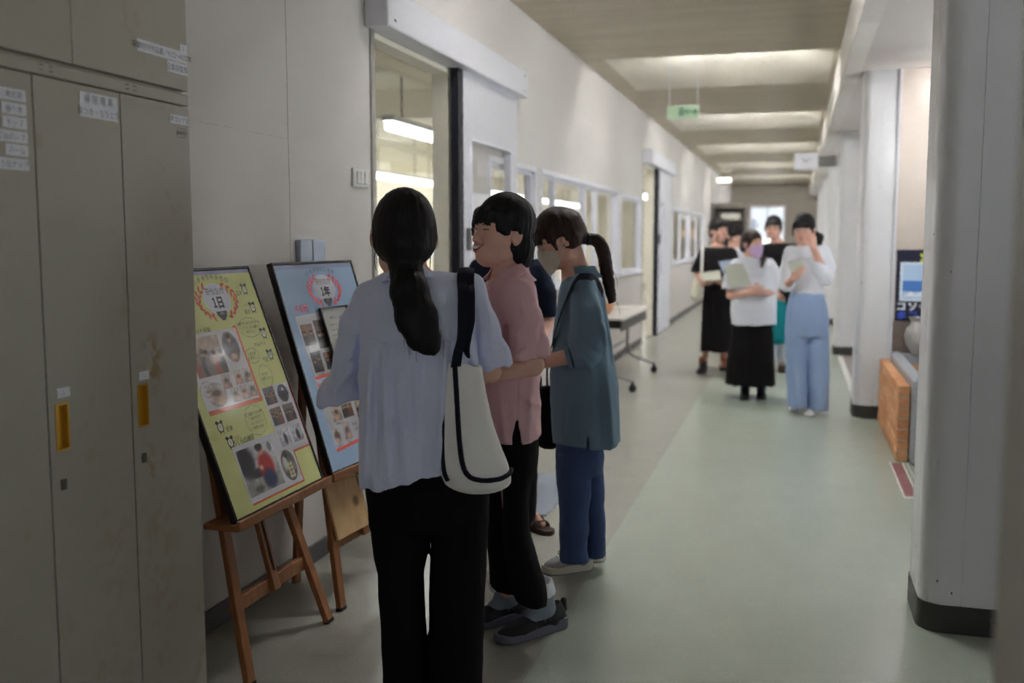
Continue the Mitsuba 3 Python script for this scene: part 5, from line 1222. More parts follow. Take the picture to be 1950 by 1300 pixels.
pp = [(866, 694), (868, 730), (871, 780), (874, 830), (879, 875), (886, 898), (900, 911), (925, 915), (950, 912), (968, 903), (974, 893)]
part(tb, 'binding', W(tube(spline([on_bag(*q) for q in pp], 50), 0.0075, 8)), 'webbing_navy', smooth=True, label='dark navy binding')
part(tb, 'binding', W(tube(spline([on_bag(*q, off=0.002) for q in ((846, 705), (844, 760), (843, 820), (843, 862), (846, 895), (853, 914))], 40), 0.0075, 8)), 'webbing_navy', smooth=True, label='dark navy binding')
def shoulder(px, py, off):
    wv, best = w - 0.26, (9, w)
    for _ in range(80):
        p = L(px, py, wv); d = float(top[0](*[np.array([[[c]]]) for c in p])[0, 0, 0]); d = min(d, *(float(q[0](*[np.array([[[c]]]) for c in p])[0, 0, 0]) for q, _ in sr))
        if d < best[0]: best = (d, wv)
        if d < 0.004: break
        wv += max(d * 0.5, 0.001)
    return L(px, py, best[1] - off)
def drape(u, wv):
    """the highest point of the blouse at (u, w)"""
    z = 1.50
    for _ in range(120):
        q = [np.array([[[c]]]) for c in (u, wv, z)]; d = min(float(top[0](*q)[0, 0, 0]), *(float(p[0](*q)[0, 0, 0]) for p, _ in sr))
        if d < 0.003: break
        z -= max(d * 0.5, 0.001)
    return np.array([u, wv, z + 0.012])
def strap(px0, lows):
    u = L(px0, 535, w)[0]; up = [drape(u, w + dw) for dw in (0.075, 0.04, 0.0, -0.035, -0.06)]
    return [up[0] + [0, 0.01, -0.05]] + up + [shoulder(px0, py, o) for py, o in ((560, 0.024), (605, 0.030))] + lows
sA = strap(881, [Bb(880, 640, -0.05), Bb(873, 668, -0.06), on_bag(868, 698, 0.004)])
sB = strap(895, [Bb(889, 640, -0.03), Bb(885, 668, -0.02), Bb(892, 700, 0.04)])
part(tb, 'strap', W(ribbon(spline(sA, 40), 0.030, 0.003, (1, 0.25, 0.1))), 'webbing_navy', smooth=40)
part(tb, 'strap', W(ribbon(spline(sB, 40), 0.030, 0.003, (1, 0.25, -0.1))), 'webbing_navy', smooth=40)

# ------------------------------------------------------------------ smiling woman in the dusty pink shirt
w = 3.42; B2p = lambda px, py, dw=0.0: L(px, py, w + dw)
p2 = thing('person', 'smiling woman with a black bob, dusty pink short-sleeved shirt, black trousers and black trainers', 'person')
h2 = Head(B2p(955, 446), -54, -7, 3, 1.0, 0.075, 1)
J = dict(neck=B2p(970, 522), chest=B2p(968, 628), pelvis=B2p(974, 815), sh_a=B2p(930, 565, 0.13), sh_b=B2p(988, 568, -0.13), el_a=B2p(945, 690, 0.16), el_b=B2p(1014, 694, -0.20), wr_a=B2p(880, 690, 0.06), wr_b=B2p(915, 717, -0.20),
         hi_a=B2p(954, 850, 0.05), hi_b=B2p(978, 850, -0.045), kn_a=B2p(956, 1005, 0.07), kn_b=B2p(983, 1005, -0.05), an_a=B2p(972, 1165, 0.06), an_b=B2p(1026, 1172, -0.02), to_a=B2p(905, 1180, 0.04), to_b=B2p(968, 1205, -0.10))
hB, tB = sole_pts(1076, 1188, 944, 1226); hA, tA = sole_pts(1010, 1168, 878, 1200); feet(J, 'b', hB, tB, back=0.105, front=0.19); feet(J, 'a', hA, tA, back=0.105, front=0.19)
hands = [(J['wr_a'], (-0.9, -0.2, 0.1), (0, 0.2, 1), (0.1, -1, 0), 0.4, 0.95, 1), (J['wr_b'], (-0.9, 0.25, -0.25), (0, 0.3, 1), (0.2, 1, 0), 0.4, 0.95, 1)]
part(p2, 'body', W(body_mesh(h2, J, hands, 0.009, 0.0030, 0.0045, 0.95, 0.88)), 'skin', smooth=True)
face(p2, h2, smile=True)
ext = [(cone((-0.050, 0.064, 0.060), (-0.068, 0.052, 0.012), 0.020, 0.008), 0.012), (cone((-0.030, 0.080, 0.062), (-0.040, 0.093, 0.028), 0.020, 0.007), 0.012), (cone((0.0, 0.086, 0.064), (-0.012, 0.101, 0.030), 0.020, 0.007), 0.012),
       (cone((0.030, 0.080, 0.062), (0.022, 0.099, 0.028), 0.020, 0.007), 0.012), (cone((0.050, 0.068, 0.060), (0.052, 0.084, 0.020), 0.020, 0.007), 0.012), (cone((0.070, 0.048, 0.05), (0.080, 0.062, -0.012), 0.018, 0.005), 0.012), (cone((0.058, 0.062, 0.045), (0.072, 0.070, 0.004), 0.016, 0.006), 0.012), (cone((0.070, 0.035, 0.05), (0.084, 0.030, -0.045), 0.016, 0.006), 0.012),
       (cone((-0.070, 0.036, 0.06), (-0.079, 0.030, 0.0), 0.016, 0.006), 0.012), (cone((-0.050, -0.05, -0.04), (-0.050, -0.062, -0.108), 0.040, 0.022), 0.03), (cone((0.050, -0.05, -0.04), (0.050, -0.062, -0.108), 0.040, 0.022), 0.03), (cone((0.0, -0.06, -0.04), (0.0, -0.078, -0.112), 0.045, 0.025), 0.03)]
rng = np.random.default_rng(7); wis = []
for q in range(34):
    a = rng.uniform(-2.6, 2.6) if q % 2 else rng.uniform(2.2, 4.1); r = 0.092
    p = np.array([r * math.sin(a), -0.012 + 0.112 * math.cos(a), rng.uniform(-0.03, 0.05)])
    if abs(a) < 1.7: p[2] = 0.06; wis.append(([p, p * [1.02, 1.0, 0.6], p * [1.0, 0.97, 0.3]], 0.0018))
    else: wis.append(([p, p * [1.05, 1.05, 1] + [0, 0, -0.05], p * [1.02, 1.0, 1] + [rng.uniform(-.01, .01), 0, -0.10]], 0.0014))
part(p2, 'hair', hair_mesh(h2, 'bob', ext, res=0.0040, strands=0.0026, wisps=wis, lo=-0.16, cap=((0, -0.014, 0.036), (0.092, 0.110, 0.110)), carve=((0, 0.118, -0.070), (0.098, 0.082, 0.112))), 'hair_black', smooth=True, label='black hair cut in a short bob with a fringe')
top2 = px_loft(w, [(508, 966, 998, 0.055, 0.02), (524, 950, 1006, 0.085, 0.01), (547, 924, 1018, 0.125), (580, 906, 1026, 0.155), (640, 902, 1028, 0.150), (720, 904, 1030, 0.145), (830, 900, 1034, 0.160)], 2.2)
slv = chain_px(w, [(984, 562, -0.12, 0.058), (1000, 610, -0.155, 0.060), (1006, 660, -0.185, 0.062), (1007, 700, -0.20, 0.062)])
slv2 = chain_px(w, [(936, 568, 0.12, 0.056), (940, 620, 0.15, 0.060), (942, 690, 0.16, 0.060)])
Ly = Field((-0.42, 3.05, 0.60), (0.32, 3.75, 1.42), 0.006); Ly.add(top2, 0); zh = L(975, 829, w)[2]
S1 = Field((-0.42, 3.05, 0.60), (0.32, 3.75, 1.42), 0.006)
for p, k in slv + slv2: S1.add(p, k)
S1.cut(plane_cut(L(1010, 681, w - 0.19), (0.16, 0, -1))); Ly.D = _sm(Ly.D, S1.D, 0.018)
us = L(984, 800, w)[0]; zs = L(984, 788, w)[2]
Ly.cut(lambda x, y, z: np.minimum(np.minimum(0.010 * 0 + (0.002 + (zs - z) * 0.17) - np.abs(x - us), (zs - z)), (w - 0.06) - y))       # the slit in the side seam
Ly.ripple(wrinkle(9, 9, 6, 0.014, 31), 0.03); Ly.ripple(wrinkle(24, 24, 16, 0.0045, 32, 2), 0.03)
F2 = lambda x0, y0, x1, y1, wd, h: (B2p(x0, y0), B2p(x1, y1), wd, h)
Ly.ripple(creases([F2(972, 560, 960, 700, 0.010, -0.010), F2(985, 548, 1000, 600, 0.008, 0.006), F2(960, 640, 1004, 610, 0.010, 0.008), F2(955, 680, 1000, 650, 0.010, 0.008), F2(1012, 720, 1006, 820, 0.012, 0.010), F2(950, 720, 962, 820, 0.012, 0.009), F2(1028, 590, 1022, 660, 0.008, -0.007), F2(940, 600, 948, 660, 0.010, 0.008), F2(984, 700, 985, 790, 0.004, -0.004), F2(990, 740, 1030, 770, 0.010, 0.006)]), 0.03)
k = part(p2, 'shirt', W(Ly.mesh(1)), 'shirt_pink', smooth=True, label='dusty pink short-sleeved shirt')
cin = [B2p(996, 500, 0.03), B2p(989, 503, -0.055), B2p(968, 513, -0.085), B2p(950, 527, -0.085), B2p(932, 541, -0.075)]; cou = [B2p(1006, 514, 0.04), B2p(1000, 518, -0.085), B2p(980, 530, -0.130), B2p(962, 543, -0.135), B2p(944, 555, -0.120)]
part(k, 'collar', W(sheet(cin, cou, 0.005, 24, 5)), 'shirt_pink', smooth=40)
part(k, 'collar', W(neck_band(B2p(971, 509), 0.062, 0.066, 0.046, 0.55, (0.12, 0.0), 0.9, 3.77)), 'shirt_pink', smooth=40)
part(k, 'cuff', W(tube([L(1008 + 30 * math.cos(a) * 1.1, 679 + 5.5 * math.sin(a) + 4.5 * math.cos(a), w - 0.19 + 0.060 * math.sin(a)) for a in np.linspace(0, 2 * np.pi, 40)], 0.003, 6)), 'shirt_pink', smooth=True)
leg = lambda rows: [(p, 0.012) for p in chain([L(r[0], r[1], w + r[2]) for r in rows], [r[3] for r in rows])]
garment(p2, 'trousers', [(px_loft(w, [(790, 914, 1018, 0.130), (850, 910, 1026, 0.142), (900, 915, 1020, 0.130)], 2.4), 0),
    (px_loft(w, [(860, 955, 1018, 0.085, -0.06), (930, 957, 1010, 0.082, -0.06), (990, 958, 1008, 0.085, -0.05), (1060, 962, 1022, 0.085, -0.04), (1110, 975, 1038, 0.086, -0.03), (1146, 982, 1042, 0.084, -0.02)], 2.2), 0.02),
    (px_loft(w, [(860, 915, 985, 0.085, 0.07), (930, 922, 980, 0.082, 0.07), (1000, 928, 985, 0.085, 0.07), (1070, 930, 990, 0.085, 0.07), (1120, 932, 992, 0.085, 0.07), (1152, 934, 992, 0.084, 0.07)], 2.2), 0.02)],
    'cloth_black', (-0.32, 3.2, 0.08), (0.22, 3.68, 0.86), 0.008, cuts=[plane_cut(L(1012, 1140, w), (-0.22, 0, -1))], rip=wrinkle(8, 8, 8, 0.006, 33))
for a, t, nm in (('an_b', 'to_b', 1), ('an_a', 'to_a', 0)):
    an, dw = J[a], (-0.02 if nm else 0.06)
    d = J[t] - an; d = d / np.linalg.norm(d)
    Fd = Field(an - 0.12, an + 0.14, 0.006); Fd.add(cone(an + [-0.012, 0, 0.085], an + [0, 0, 0.0], 0.047, 0.044), 0); Fd.add(cone(an, an + d * 0.060, 0.042, 0.034), 0.02)
    q = part(p2, 'sock', W(Fd.mesh(1)), 'sock_grey', smooth=True, label='grey ribbed sock')
    part(q, 'trouser_lining', W(tube([an + [-0.010, 0, 0.048], an + [-0.024, 0, 0.095]], [0.060, 0.061], 24)), 'cotton_white', smooth=40)
for a, b in ((hB, tB), (hA, tA)):
    sh = shoe(p2, a, b, 'shoe_black', 'sole_grey', w=0.047, high=0.088, thick=0.034)
    f = (b - a) / np.linalg.norm(b - a); s = np.array([f[1], -f[0], 0]); s = s if s[1] < 0 else -s
    zz = [a + f * (0.085 + 0.011 * q) + s * 0.046 + [0, 0, 0.060 + 0.008 * (1 if q % 2 else -1)] for q in range(6)]
    part(sh, 'side_mark', W(tube(zz, 0.0014, 5)), 'sole_grey'); part(sh, 'heel_tab', W(tube([a + f * 0.012 + [0, 0, 0.06], a + f * 0.006 + [0, 0, 0.102]], [0.017, 0.010], 10)), 'shoe_black', smooth=True)
    for q in range(4): part(sh, 'lace', W(tube(spline([a + f * (0.105 + 0.022 * q) + s * 0.026 + [0, 0, 0.080 - 0.008 * q], a + f * (0.112 + 0.022 * q) + [0, 0, 0.093 - 0.009 * q], a + f * (0.105 + 0.022 * q) - s * 0.026 + [0, 0, 0.080 - 0.008 * q]], 8), 0.0028, 6)), 'rubber', smooth=True)
# ------------------------------------------------------------------ woman with the face mask in the long teal shirt
w = 4.19; B3 = lambda px, py, dw=0.0: L(px, py, w + dw)
p3 = thing('person', 'woman in a sand-coloured face mask looking down, with brown ponytail, long teal shirt and jeans', 'person')
h3 = Head(B3(1064, 456), -80, 24, 0, 0.98, 0.075)
J = dict(neck=B3(1098, 520), chest=B3(1108, 610), pelvis=B3(1112, 790), sh_a=B3(1092, 555, 0.15), sh_b=B3(1112, 558, -0.14), el_a=B3(1095, 668, 0.19), el_b=B3(1116, 672, -0.19), wr_a=B3(1015, 690, 0.10), wr_b=B3(1022, 692, -0.13),
         hi_a=B3(1118, 815, 0.075), hi_b=B3(1100, 815, -0.075), kn_a=B3(1130, 950, 0.075), kn_b=B3(1096, 950, -0.06))
hB, tB = sole_pts(1126, 1080, 1032, 1092); hA, tA = sole_pts(1153, 1066, 1062, 1062); feet(J, 'b', hB, tB); feet(J, 'a', hA, tA)
hands = [(J['wr_a'], (-0.95, -0.1, 0.1), (0, 0.2, 1), (0.1, -1, 0), 0.5, 0.95, 1), (J['wr_b'], (-0.95, 0.15, 0.0), (0, 0.2, 1), (0.2, 1, 0), 0.5, 0.95, 1)]
part(p3, 'body', W(body_mesh(h3, J, hands, 0.010, 0.004, 0.0045, 0.95, 0.95)), 'skin', smooth=True)
face(p3, h3, mask=True); face_mask(p3, h3, 'mask_sand')
_pp = spline([B3(*q) for q in ((1114, 455), (1133, 456), (1147, 474), (1155, 515), (1164, 565), (1174, 607))], 14); pt = [h3.inn(q) for q in _pp]; pr = np.interp(np.linspace(0, 5, 14), range(6), (0.020, 0.024, 0.029, 0.027, 0.020, 0.006)).tolist()
ext = [(cone((0, -0.06, 0.02), pt[0], 0.075, 0.022), 0.03)] + [(cone(pt[i], pt[i + 1], pr[i], pr[i + 1]), 0.008) for i in range(13)]
ext += [(cone((x, 0.078, 0.070), (x * 1.15, 0.103 - abs(x) * 0.30, 0.020), 0.018, 0.007), 0.012) for x in (-0.045, -0.022, 0.0, 0.022, 0.045)]
ext += [(cone((s * 0.070, 0.045, 0.04), (s * 0.082, 0.040, -0.030), 0.014, 0.005), 0.010) for s in (-1, 1)] + [(cone((s * 0.062, -0.045, -0.02), (0, -0.085, 0.00), 0.034, 0.03), 0.03) for s in (-1, 1)]
def hair_far(h, extra, reach_lo, reach_back, res=0.0045, strands=0.0024, wisps=(), cap=((0, -0.012, 0.038), (0.090, 0.110, 0.108)), carve=None, seed=1, ears=True, side=0.17):
    Fd = Field((-side, -reach_back, reach_lo), (side, 0.16, 0.19), res, ); Fd.add(ell(*cap), 0)
    Fd.add(ell(*(carve or ((0, 0.112, -0.075), (0.096, 0.078, 0.116)))), 0.006, sub=True)
    if ears:
        for s in (-1, 1): Fd.add(ell((s * (h.ear + 0.012), 0.012, -0.020), (0.026, 0.036, 0.040)), 0.006, sub=True)
    Fd.add(ell((0, 0.03, -0.16), (0.2, 0.10, 0.09)), 0.01, sub=True)
    for p, k in extra: Fd.add(p, k)
    def streak(p):
        a = np.arctan2(p[:, 0], p[:, 1] + 0.03); return strands * 2 * (meshkit.fbm(np.stack([a * 26, p[:, 2] * 7 + np.hypot(p[:, 0], p[:, 1]) * 12, a * 0], -1), 2, seed) - 0.5)
    Fd.ripple(streak, 0.02); m = cat([Fd.mesh(0)] + [tube(spline(q, 12), np.linspace(r, r * 0.35, 12), 5) for q, r in wisps]); m.vertices = h.out(m.vertices); return W(m)
rng = np.random.default_rng(12); wis = []
for q in range(7):
    o = np.array([rng.uniform(-0.02, 0.02), 0, 0]); i = rng.integers(6, 12); d = (pt[13] - pt[11]); nrm = np.array([0, d[2], -d[1]]) / np.linalg.norm(d) * rng.choice([-1, 1]) * pr[i] * 0.9
    wis.append(([pt[i] + o + nrm, pt[i] + o + nrm * 1.2 + d * 0.7, pt[i] + o * 0.8 + nrm * 0.7 + d * 0.9], 0.0009))
part(p3, 'hair', hair_far(h3, ext, -0.34, 0.33, 0.005, wisps=wis, cap=((0, -0.012, 0.036), (0.088, 0.107, 0.104))), 'hair_brown', smooth=True, label='dark brown hair in a high ponytail')
bandp = [h3.out(pt[0] * (1 - t) + pt[1] * t) for t in (0.4, 1.6)]
part(p3, 'hair_tie', W(tube(bandp, 0.026, 14)), 'rubber', smooth=True)
top3 = px_loft(w, [(508, 1082, 1118, 0.060), (522, 1078, 1134, 0.085), (545, 1068, 1146, 0.130), (590, 1060, 1156, 0.158), (650, 1053, 1165, 0.160), (730, 1050, 1174, 0.165), (800, 1051, 1179, 0.175), (842, 1052, 1180, 0.182)], 2.2)
sv = chain_px(w, [(1110, 548, -0.12, 0.058), (1116, 600, -0.17, 0.066), (1118, 640, -0.20, 0.076), (1112, 668, -0.205, 0.068), (1096, 680, -0.195, 0.046), (1086, 681, -0.19, 0.045)])
sv2 = chain_px(w, [(1094, 548, 0.13, 0.058), (1098, 610, 0.18, 0.066), (1096, 660, 0.19, 0.070), (1070, 678, 0.17, 0.046)])
lo, hi = (-0.02, 3.72, 0.48), (0.62, 4.62, 1.42)
Ly = Field(lo, hi, 0.0075); Ly.add(top3, 0); Ly.cut(lambda x, y, z: L(1115, 839, w)[2] - z)
S1 = Field(lo, hi, 0.0075)
for p, k in sv + sv2: S1.add(p, k)
S1.cut(plane_cut(L(1085, 680, w - 0.19), (-1, 0, -0.25)))
Ly.D = _sm(Ly.D, S1.D, 0.016); us, zs = L(1114, 830, w)[0], L(1114, 812, w)[2]
Ly.cut(lambda x, y, z: np.minimum(np.minimum(0.004 + (zs - z) * 0.06 - np.abs(x - us), zs - z), (w - 0.08) - y))
Ly.ripple(wrinkle(9, 9, 4, 0.012, 41), 0.03); Ly.ripple(wrinkle(20, 20, 14, 0.0035, 42, 2), 0.03)
F3 = lambda x0, y0, x1, y1, wd, h: (B3(x0, y0), B3(x1, y1), wd, h)
Ly.ripple(creases([F3(1128, 560, 1150, 660, 0.014, 0.012), F3(1140, 560, 1160, 690, 0.010, -0.010), F3(1098, 570, 1090, 660, 0.012, 0.010), F3(1150, 690, 1160, 830, 0.016, 0.014), F3(1132, 700, 1138, 830, 0.014, -0.010), F3(1075, 720, 1070, 830, 0.014, 0.010), F3(1115, 700, 1115, 810, 0.004, -0.005), F3(1100, 640, 1128, 660, 0.012, -0.010), F3(1090, 655, 1120, 690, 0.010, 0.009)]), 0.03)
k = part(p3, 'long_shirt', W(Ly.mesh(1)), 'shirt_teal', smooth=True, label='long dusty teal shirt with rolled sleeves')
part(k, 'collar', W(neck_band(B3(1106, 507), 0.058, 0.064, 0.046, 0.35, (-0.25, 0.0), 1.5, math.pi)), 'shirt_teal', smooth=40)
part(k, 'rolled_cuff', W(tube([B3(1088, 680, -0.19), B3(1080, 682, -0.188)], [0.048, 0.047], 20)), 'shirt_teal', smooth=40)
part(p3, 'trousers', W((lambda F: [F.add(px_loft(w, [(820, 1056, 1146, 0.150), (860, 1058, 1148, 0.145), (900, 1062, 1148, 0.12)], 2.4), 0), F.add(px_loft(w, [(860, 1058, 1128, 0.085, -0.06), (930, 1061, 1126, 0.078, -0.06), (990, 1066, 1122, 0.072, -0.06), (1045, 1064, 1120, 0.070, -0.05), (1066, 1066, 1122, 0.072, -0.05)], 2.2), 0.015),
    F.add(px_loft(w, [(860, 1090, 1148, 0.085, 0.07), (930, 1098, 1150, 0.078, 0.07), (990, 1110, 1152, 0.070, 0.07), (1056, 1114, 1154, 0.070, 0.07)], 2.2), 0.015), F.ripple(wrinkle(9, 9, 13, 0.008, 43), 0.03), F.mesh(1)][-1])(Field((0.10, 3.9, 0.05), (0.5, 4.5, 0.66), 0.0075))), 'denim_dark', smooth=True, label='dark blue jeans')
for a, b in ((hB, tB), (hA, tA)):
    sh = shoe(p3, a, b, 'shoe_grey', 'sole_cream', w=0.045, high=0.080, thick=0.036)
    f = (b - a) / np.linalg.norm(b - a); s = np.array([f[1], -f[0], 0])
    for q in range(3): part(sh, 'lace', W(tube(spline([a + f * (0.11 + 0.024 * q) + s * 0.026 + [0, 0, 0.076 - 0.008 * q], a + f * (0.117 + 0.024 * q) + [0, 0, 0.089 - 0.009 * q], a + f * (0.11 + 0.024 * q) - s * 0.026 + [0, 0, 0.076 - 0.008 * q]], 8), 0.003, 6)), 'shoe_white', smooth=True)
bg = thing('shoulder_bag', 'black bag hanging in front of the woman in the teal shirt from her shoulder', 'bag')
Fd = Field(B3(1010, 870, 0.0), B3(1075, 690, 0.24), 0.007); Fd.add(px_loft(w, [(735, 1030, 1066, 0.03, 0.15), (760, 1024, 1066, 0.045, 0.15), (820, 1020, 1066, 0.050, 0.15), (846, 1024, 1064, 0.045, 0.15), (853, 1034, 1056, 0.03, 0.15)], 2.8), 0)
part(bg, 'body', W(Fd.mesh(1)), 'cloth_black', smooth=True)
def on3(px, py, off):
    wv, best = w - 0.26, (9, w)
    for _ in range(90):
        p = L(px, py, wv); q = [np.array([[[c]]]) for c in p]; d = min(float(top3[0](*q)[0, 0, 0]), *(float(r[0](*q)[0, 0, 0]) for r, _ in sv))
        if d < best[0]: best = (d, wv)
        if d < 0.004: break
        wv += max(d * 0.5, 0.001)
    return L(px, py, best[1] - off)
part(bg, 'strap', W(ribbon(spline([on3(1148, 560, 0.012), on3(1138, 538, 0.014), on3(1122, 526, 0.016), on3(1106, 526, 0.016), on3(1092, 540, 0.016), on3(1080, 566, 0.012), B3(1058, 630, -0.10), B3(1042, 700, 0.10), B3(1044, 742, 0.15)], 36), 0.030, 0.003, (0.2, 0.5, 0.8))), 'webbing_navy', smooth=40)

# ------------------------------------------------------------------ person behind, mostly hidden, in a navy shirt
w = 4.80; B4 = lambda px, py, dw=0.0: L(px, py, w + dw)
p4 = thing('person', 'person mostly hidden behind the smiling woman, in a navy top, black trousers and brown sandals', 'person')
h4 = Head(B4(965, 440), 25, 18, 0, 0.98, 0.075)
J = dict(neck=B4(968, 496), chest=B4(968, 570), pelvis=B4(972, 720), sh_a=B4(908, 520, 0.02), sh_b=B4(1026, 522, -0.02), el_a=B4(900, 610, -0.02), el_b=B4(1044, 612, -0.04), wr_a=B4(955, 640, -0.20), wr_b=B4(1026, 648, -0.20), hi_a=B4(948, 740), hi_b=B4(994, 740), kn_a=B4(946, 870), kn_b=B4(996, 868))
hA, tA = sole_pts(938, 992, 955, 1024); hB, tB = sole_pts(990, 994, 1050, 1020); feet(J, 'a', hA, tA, front=0.205); feet(J, 'b', hB, tB, front=0.205)
hands = [(J['wr_a'], (0.8, -0.5, 0), (0, 0.3, 1), (0.3, 0.8, 0.2), 0.6, 0.95, 1), (J['wr_b'], (-0.8, -0.5, 0), (0, 0.3, 1), (-0.3, 0.8, 0.2), 0.6, 0.95, 1)]
part(p4, 'body', W(body_mesh(h4, J, hands, 0.011, 0.006, 0.005)), 'skin', smooth=True)
face(p4, h4); part(p4, 'hair', hair_far(h4, [(ell((0, -0.045, -0.03), (0.075, 0.06, 0.06)), 0.03)] + [(cone((x, 0.078, 0.065), (x * 1.15, 0.10 - abs(x) * 0.30, 0.026), 0.018, 0.007), 0.012) for x in (-0.045, -0.015, 0.015, 0.045)], -0.16, 0.18, 0.006), 'hair_black', smooth=True)
garment(p4, 'shirt', [(px_loft(w, [(492, 935, 1004, 0.07), (505, 912, 1028, 0.09), (530, 898, 1040, 0.11), (600, 903, 1036, 0.12), (735, 905, 1040, 0.13)], 2.2), 0)] + [(q, 0.02) for q, _ in chain_px(w, [(912, 514, 0.02, 0.055), (902, 560, 0, 0.058), (898, 604, -0.02, 0.056)])] + [(q, 0.02) for q, _ in chain_px(w, [(1022, 514, -0.02, 0.056), (1034, 560, -0.03, 0.058), (1040, 602, -0.04, 0.056)])],
    'navy_cloth', (-0.36, 4.58, 0.68), (0.28, 5.0, 1.42), 0.009, cuts=[lambda x, y, z: np.where(np.abs(x - L(969, 600, w)[0]) > 0.155, L(969, 602, w)[2] - z, -1.0)], rip=wrinkle(7, 7, 6, 0.010, 51))
garment(p4, 'trousers', [(px_loft(w, [(715, 912, 1032, 0.125), (760, 915, 1030, 0.12), (790, 918, 1028, 0.10)], 2.4), 0), (px_loft(w, [(760, 915, 974, 0.09), (860, 920, 970, 0.085), (975, 922, 968, 0.08), (990, 922, 968, 0.08)], 2.2), 0.01), (px_loft(w, [(760, 972, 1028, 0.09), (860, 974, 1024, 0.088), (940, 978, 1022, 0.082), (986, 980, 1020, 0.080)], 2.2), 0.01)], 'cloth_black', (-0.2, 4.6, 0.05), (0.2, 5.0, 0.86), 0.010, rip=wrinkle(9, 9, 9, 0.008, 52))
def sandal(pk, a, b, name='sandal'):
    f = (b - a) / np.linalg.norm(b - a); s = np.array([-f[1], f[0], 0]); n = np.linalg.norm(b - a); A = np.stack([f, s, [0, 0, 1.0]])
    S = Field((-0.03, -0.07, -0.004), (n + 0.03, 0.07, 0.04), 0.004)
    S.add((lambda x, y, z: np.maximum(np.sqrt((x - np.clip(x, 0.036, n - 0.042)) ** 2 + y ** 2) - (0.038 + 0.06 * np.clip(x, 0, n) * 0.12), np.maximum(z - 0.026, -z)), (-0.02, -0.07, -0.004), (n + 0.02, 0.07, 0.035)), 0)
    m = S.mesh(1); m.vertices = m.vertices @ A + [a[0], a[1], 0]; k = part(pk, name, W(m), 'leather_dark', smooth=True, label='dark brown strap sandal')
    for t, h in ((0.52, 0.075), (0.68, 0.058)):
        c = np.array([a[0], a[1], 0]) + f * n * t; arc = [c + s * 0.043 * math.cos(q) + np.array([0, 0, 0.022 + (h - 0.022) * math.sin(q)]) for q in np.linspace(0, np.pi, 13)]
        part(k, 'strap', W(ribbon(arc, 0.034, 0.004, f)), 'leather_dark', smooth=40)
    part(k, 'buckle', W(box(-0.008, 0.008, -0.002, 0.002, -0.007, 0.007).apply_translation(np.array([a[0], a[1], 0]) + f * n * 0.52 - s * 0.030 + [0, 0, 0.072])), 'steel')
sandal(p4, hA, tA); sandal(p4, hB, tB)
bd = thing('clipboard', 'dark clipboard held by the person in the navy top', 'clipboard')
c = B4(990, 650, -0.27); part(bd, 'board', W(box(-0.11, 0.11, -0.15, 0.15, -0.002, 0.002, 0.0008).apply_transform(trimesh.transformations.rotation_matrix(0.35, [1, 0, 0])).apply_translation(c)), 'leather_dark')
part(bd, 'sheet', W(box(-0.10, 0.10, -0.14, 0.13, 0.0022, 0.003).apply_transform(trimesh.transformations.rotation_matrix(0.35, [1, 0, 0])).apply_translation(c)), 'pamphlet_paper')

# ------------------------------------------------------------------ the group walking up the corridor
def walker(label, w, head, J, hands, hair, res=0.011, hair_mat_='hair_black', mask=None, cap=((0, -0.012, 0.038), (0.088, 0.108, 0.106)), lo=-0.18, back=0.2, carve=None, legs=0.95, seed=1, eyes=True, ears=True):
    k = thing('person', label, 'person', None); h = Head(*head)
    part(k, 'body', W(body_mesh(h, J, hands, res, 0.0055, 0.0042, 0.95, legs)), 'skin', smooth=True)
    face(k, h, mask=mask)
    if mask: face_mask(k, h, mask)
    part(k, 'hair', hair_far(h, hair(h), lo, back, 0.006, cap=cap, carve=carve, seed=seed, ears=ears), hair_mat_, smooth=True); return k, h
def bangs(z=0.026, xs=(-0.05, -0.025, 0.0, 0.025, 0.05), sw=0.0): return [(cone((x, 0.078, 0.065), (x * 1.15 + sw, 0.102 - abs(x) * 0.32, z), 0.018, 0.007), 0.012) for x in xs]
def sidelocks(z=-0.05, r=0.008): return [(cone((s * 0.070, 0.040, 0.05), (s * 0.082, 0.030, z), 0.016, r), 0.012) for s in (-1, 1)]

# right: white blouse, pale blue wide jeans, hand raised to her face
w = 8.20; B = lambda px, py, dw=0.0: L(px, py, w + dw)
J = dict(neck=B(1536, 470), chest=B(1536, 510), pelvis=B(1536, 590), sh_a=B(1505, 484), sh_b=B(1568, 484), el_a=B(1497, 546, -0.03), el_b=B(1572, 528, -0.10), wr_a=B(1509, 531, -0.20), wr_b=B(1549, 472, -0.21), hi_a=B(1519, 605), hi_b=B(1552, 605), kn_a=B(1518, 690, -0.02), kn_b=B(1556, 690, -0.06))
hA, tA = sole_pts(1516, 770, 1512, 784); hB, tB = sole_pts(1545, 776, 1541, 794); feet(J, 'a', hA, tA); feet(J, 'b', hB, tB)
hands = [(J['wr_a'], (0.35, -0.6, 0.6), (0.6, 0.5, 0.2), (-0.2, -0.5, 0.6), 0.7, 0.95, 1), (J['wr_b'], (-0.15, -0.1, 1), (-0.4, 0.9, 0.1), (-0.9, -0.3, 0.1), (0.15, 0.5, 0.6, 0.6), 0.98, 1)]
k7, h7 = walker('woman with glasses, white blouse and pale blue wide jeans, raising her hand to her face', w, (B(1531, 438), -28, 6, 0, 1.0), J, hands,
    lambda h: bangs(0.030) + sidelocks(-0.04) + [(ell((0, -0.04, -0.02), (0.076, 0.062, 0.05)), 0.03), (cone((0, -0.10, 0.0), h.inn(B(1560, 452, 0.06)), 0.028, 0.034), 0.02), (cone(h.inn(B(1560, 452, 0.06)), h.inn(B(1561, 470, 0.06)), 0.034, 0.014), 0.02)], back=0.26)
gl = []
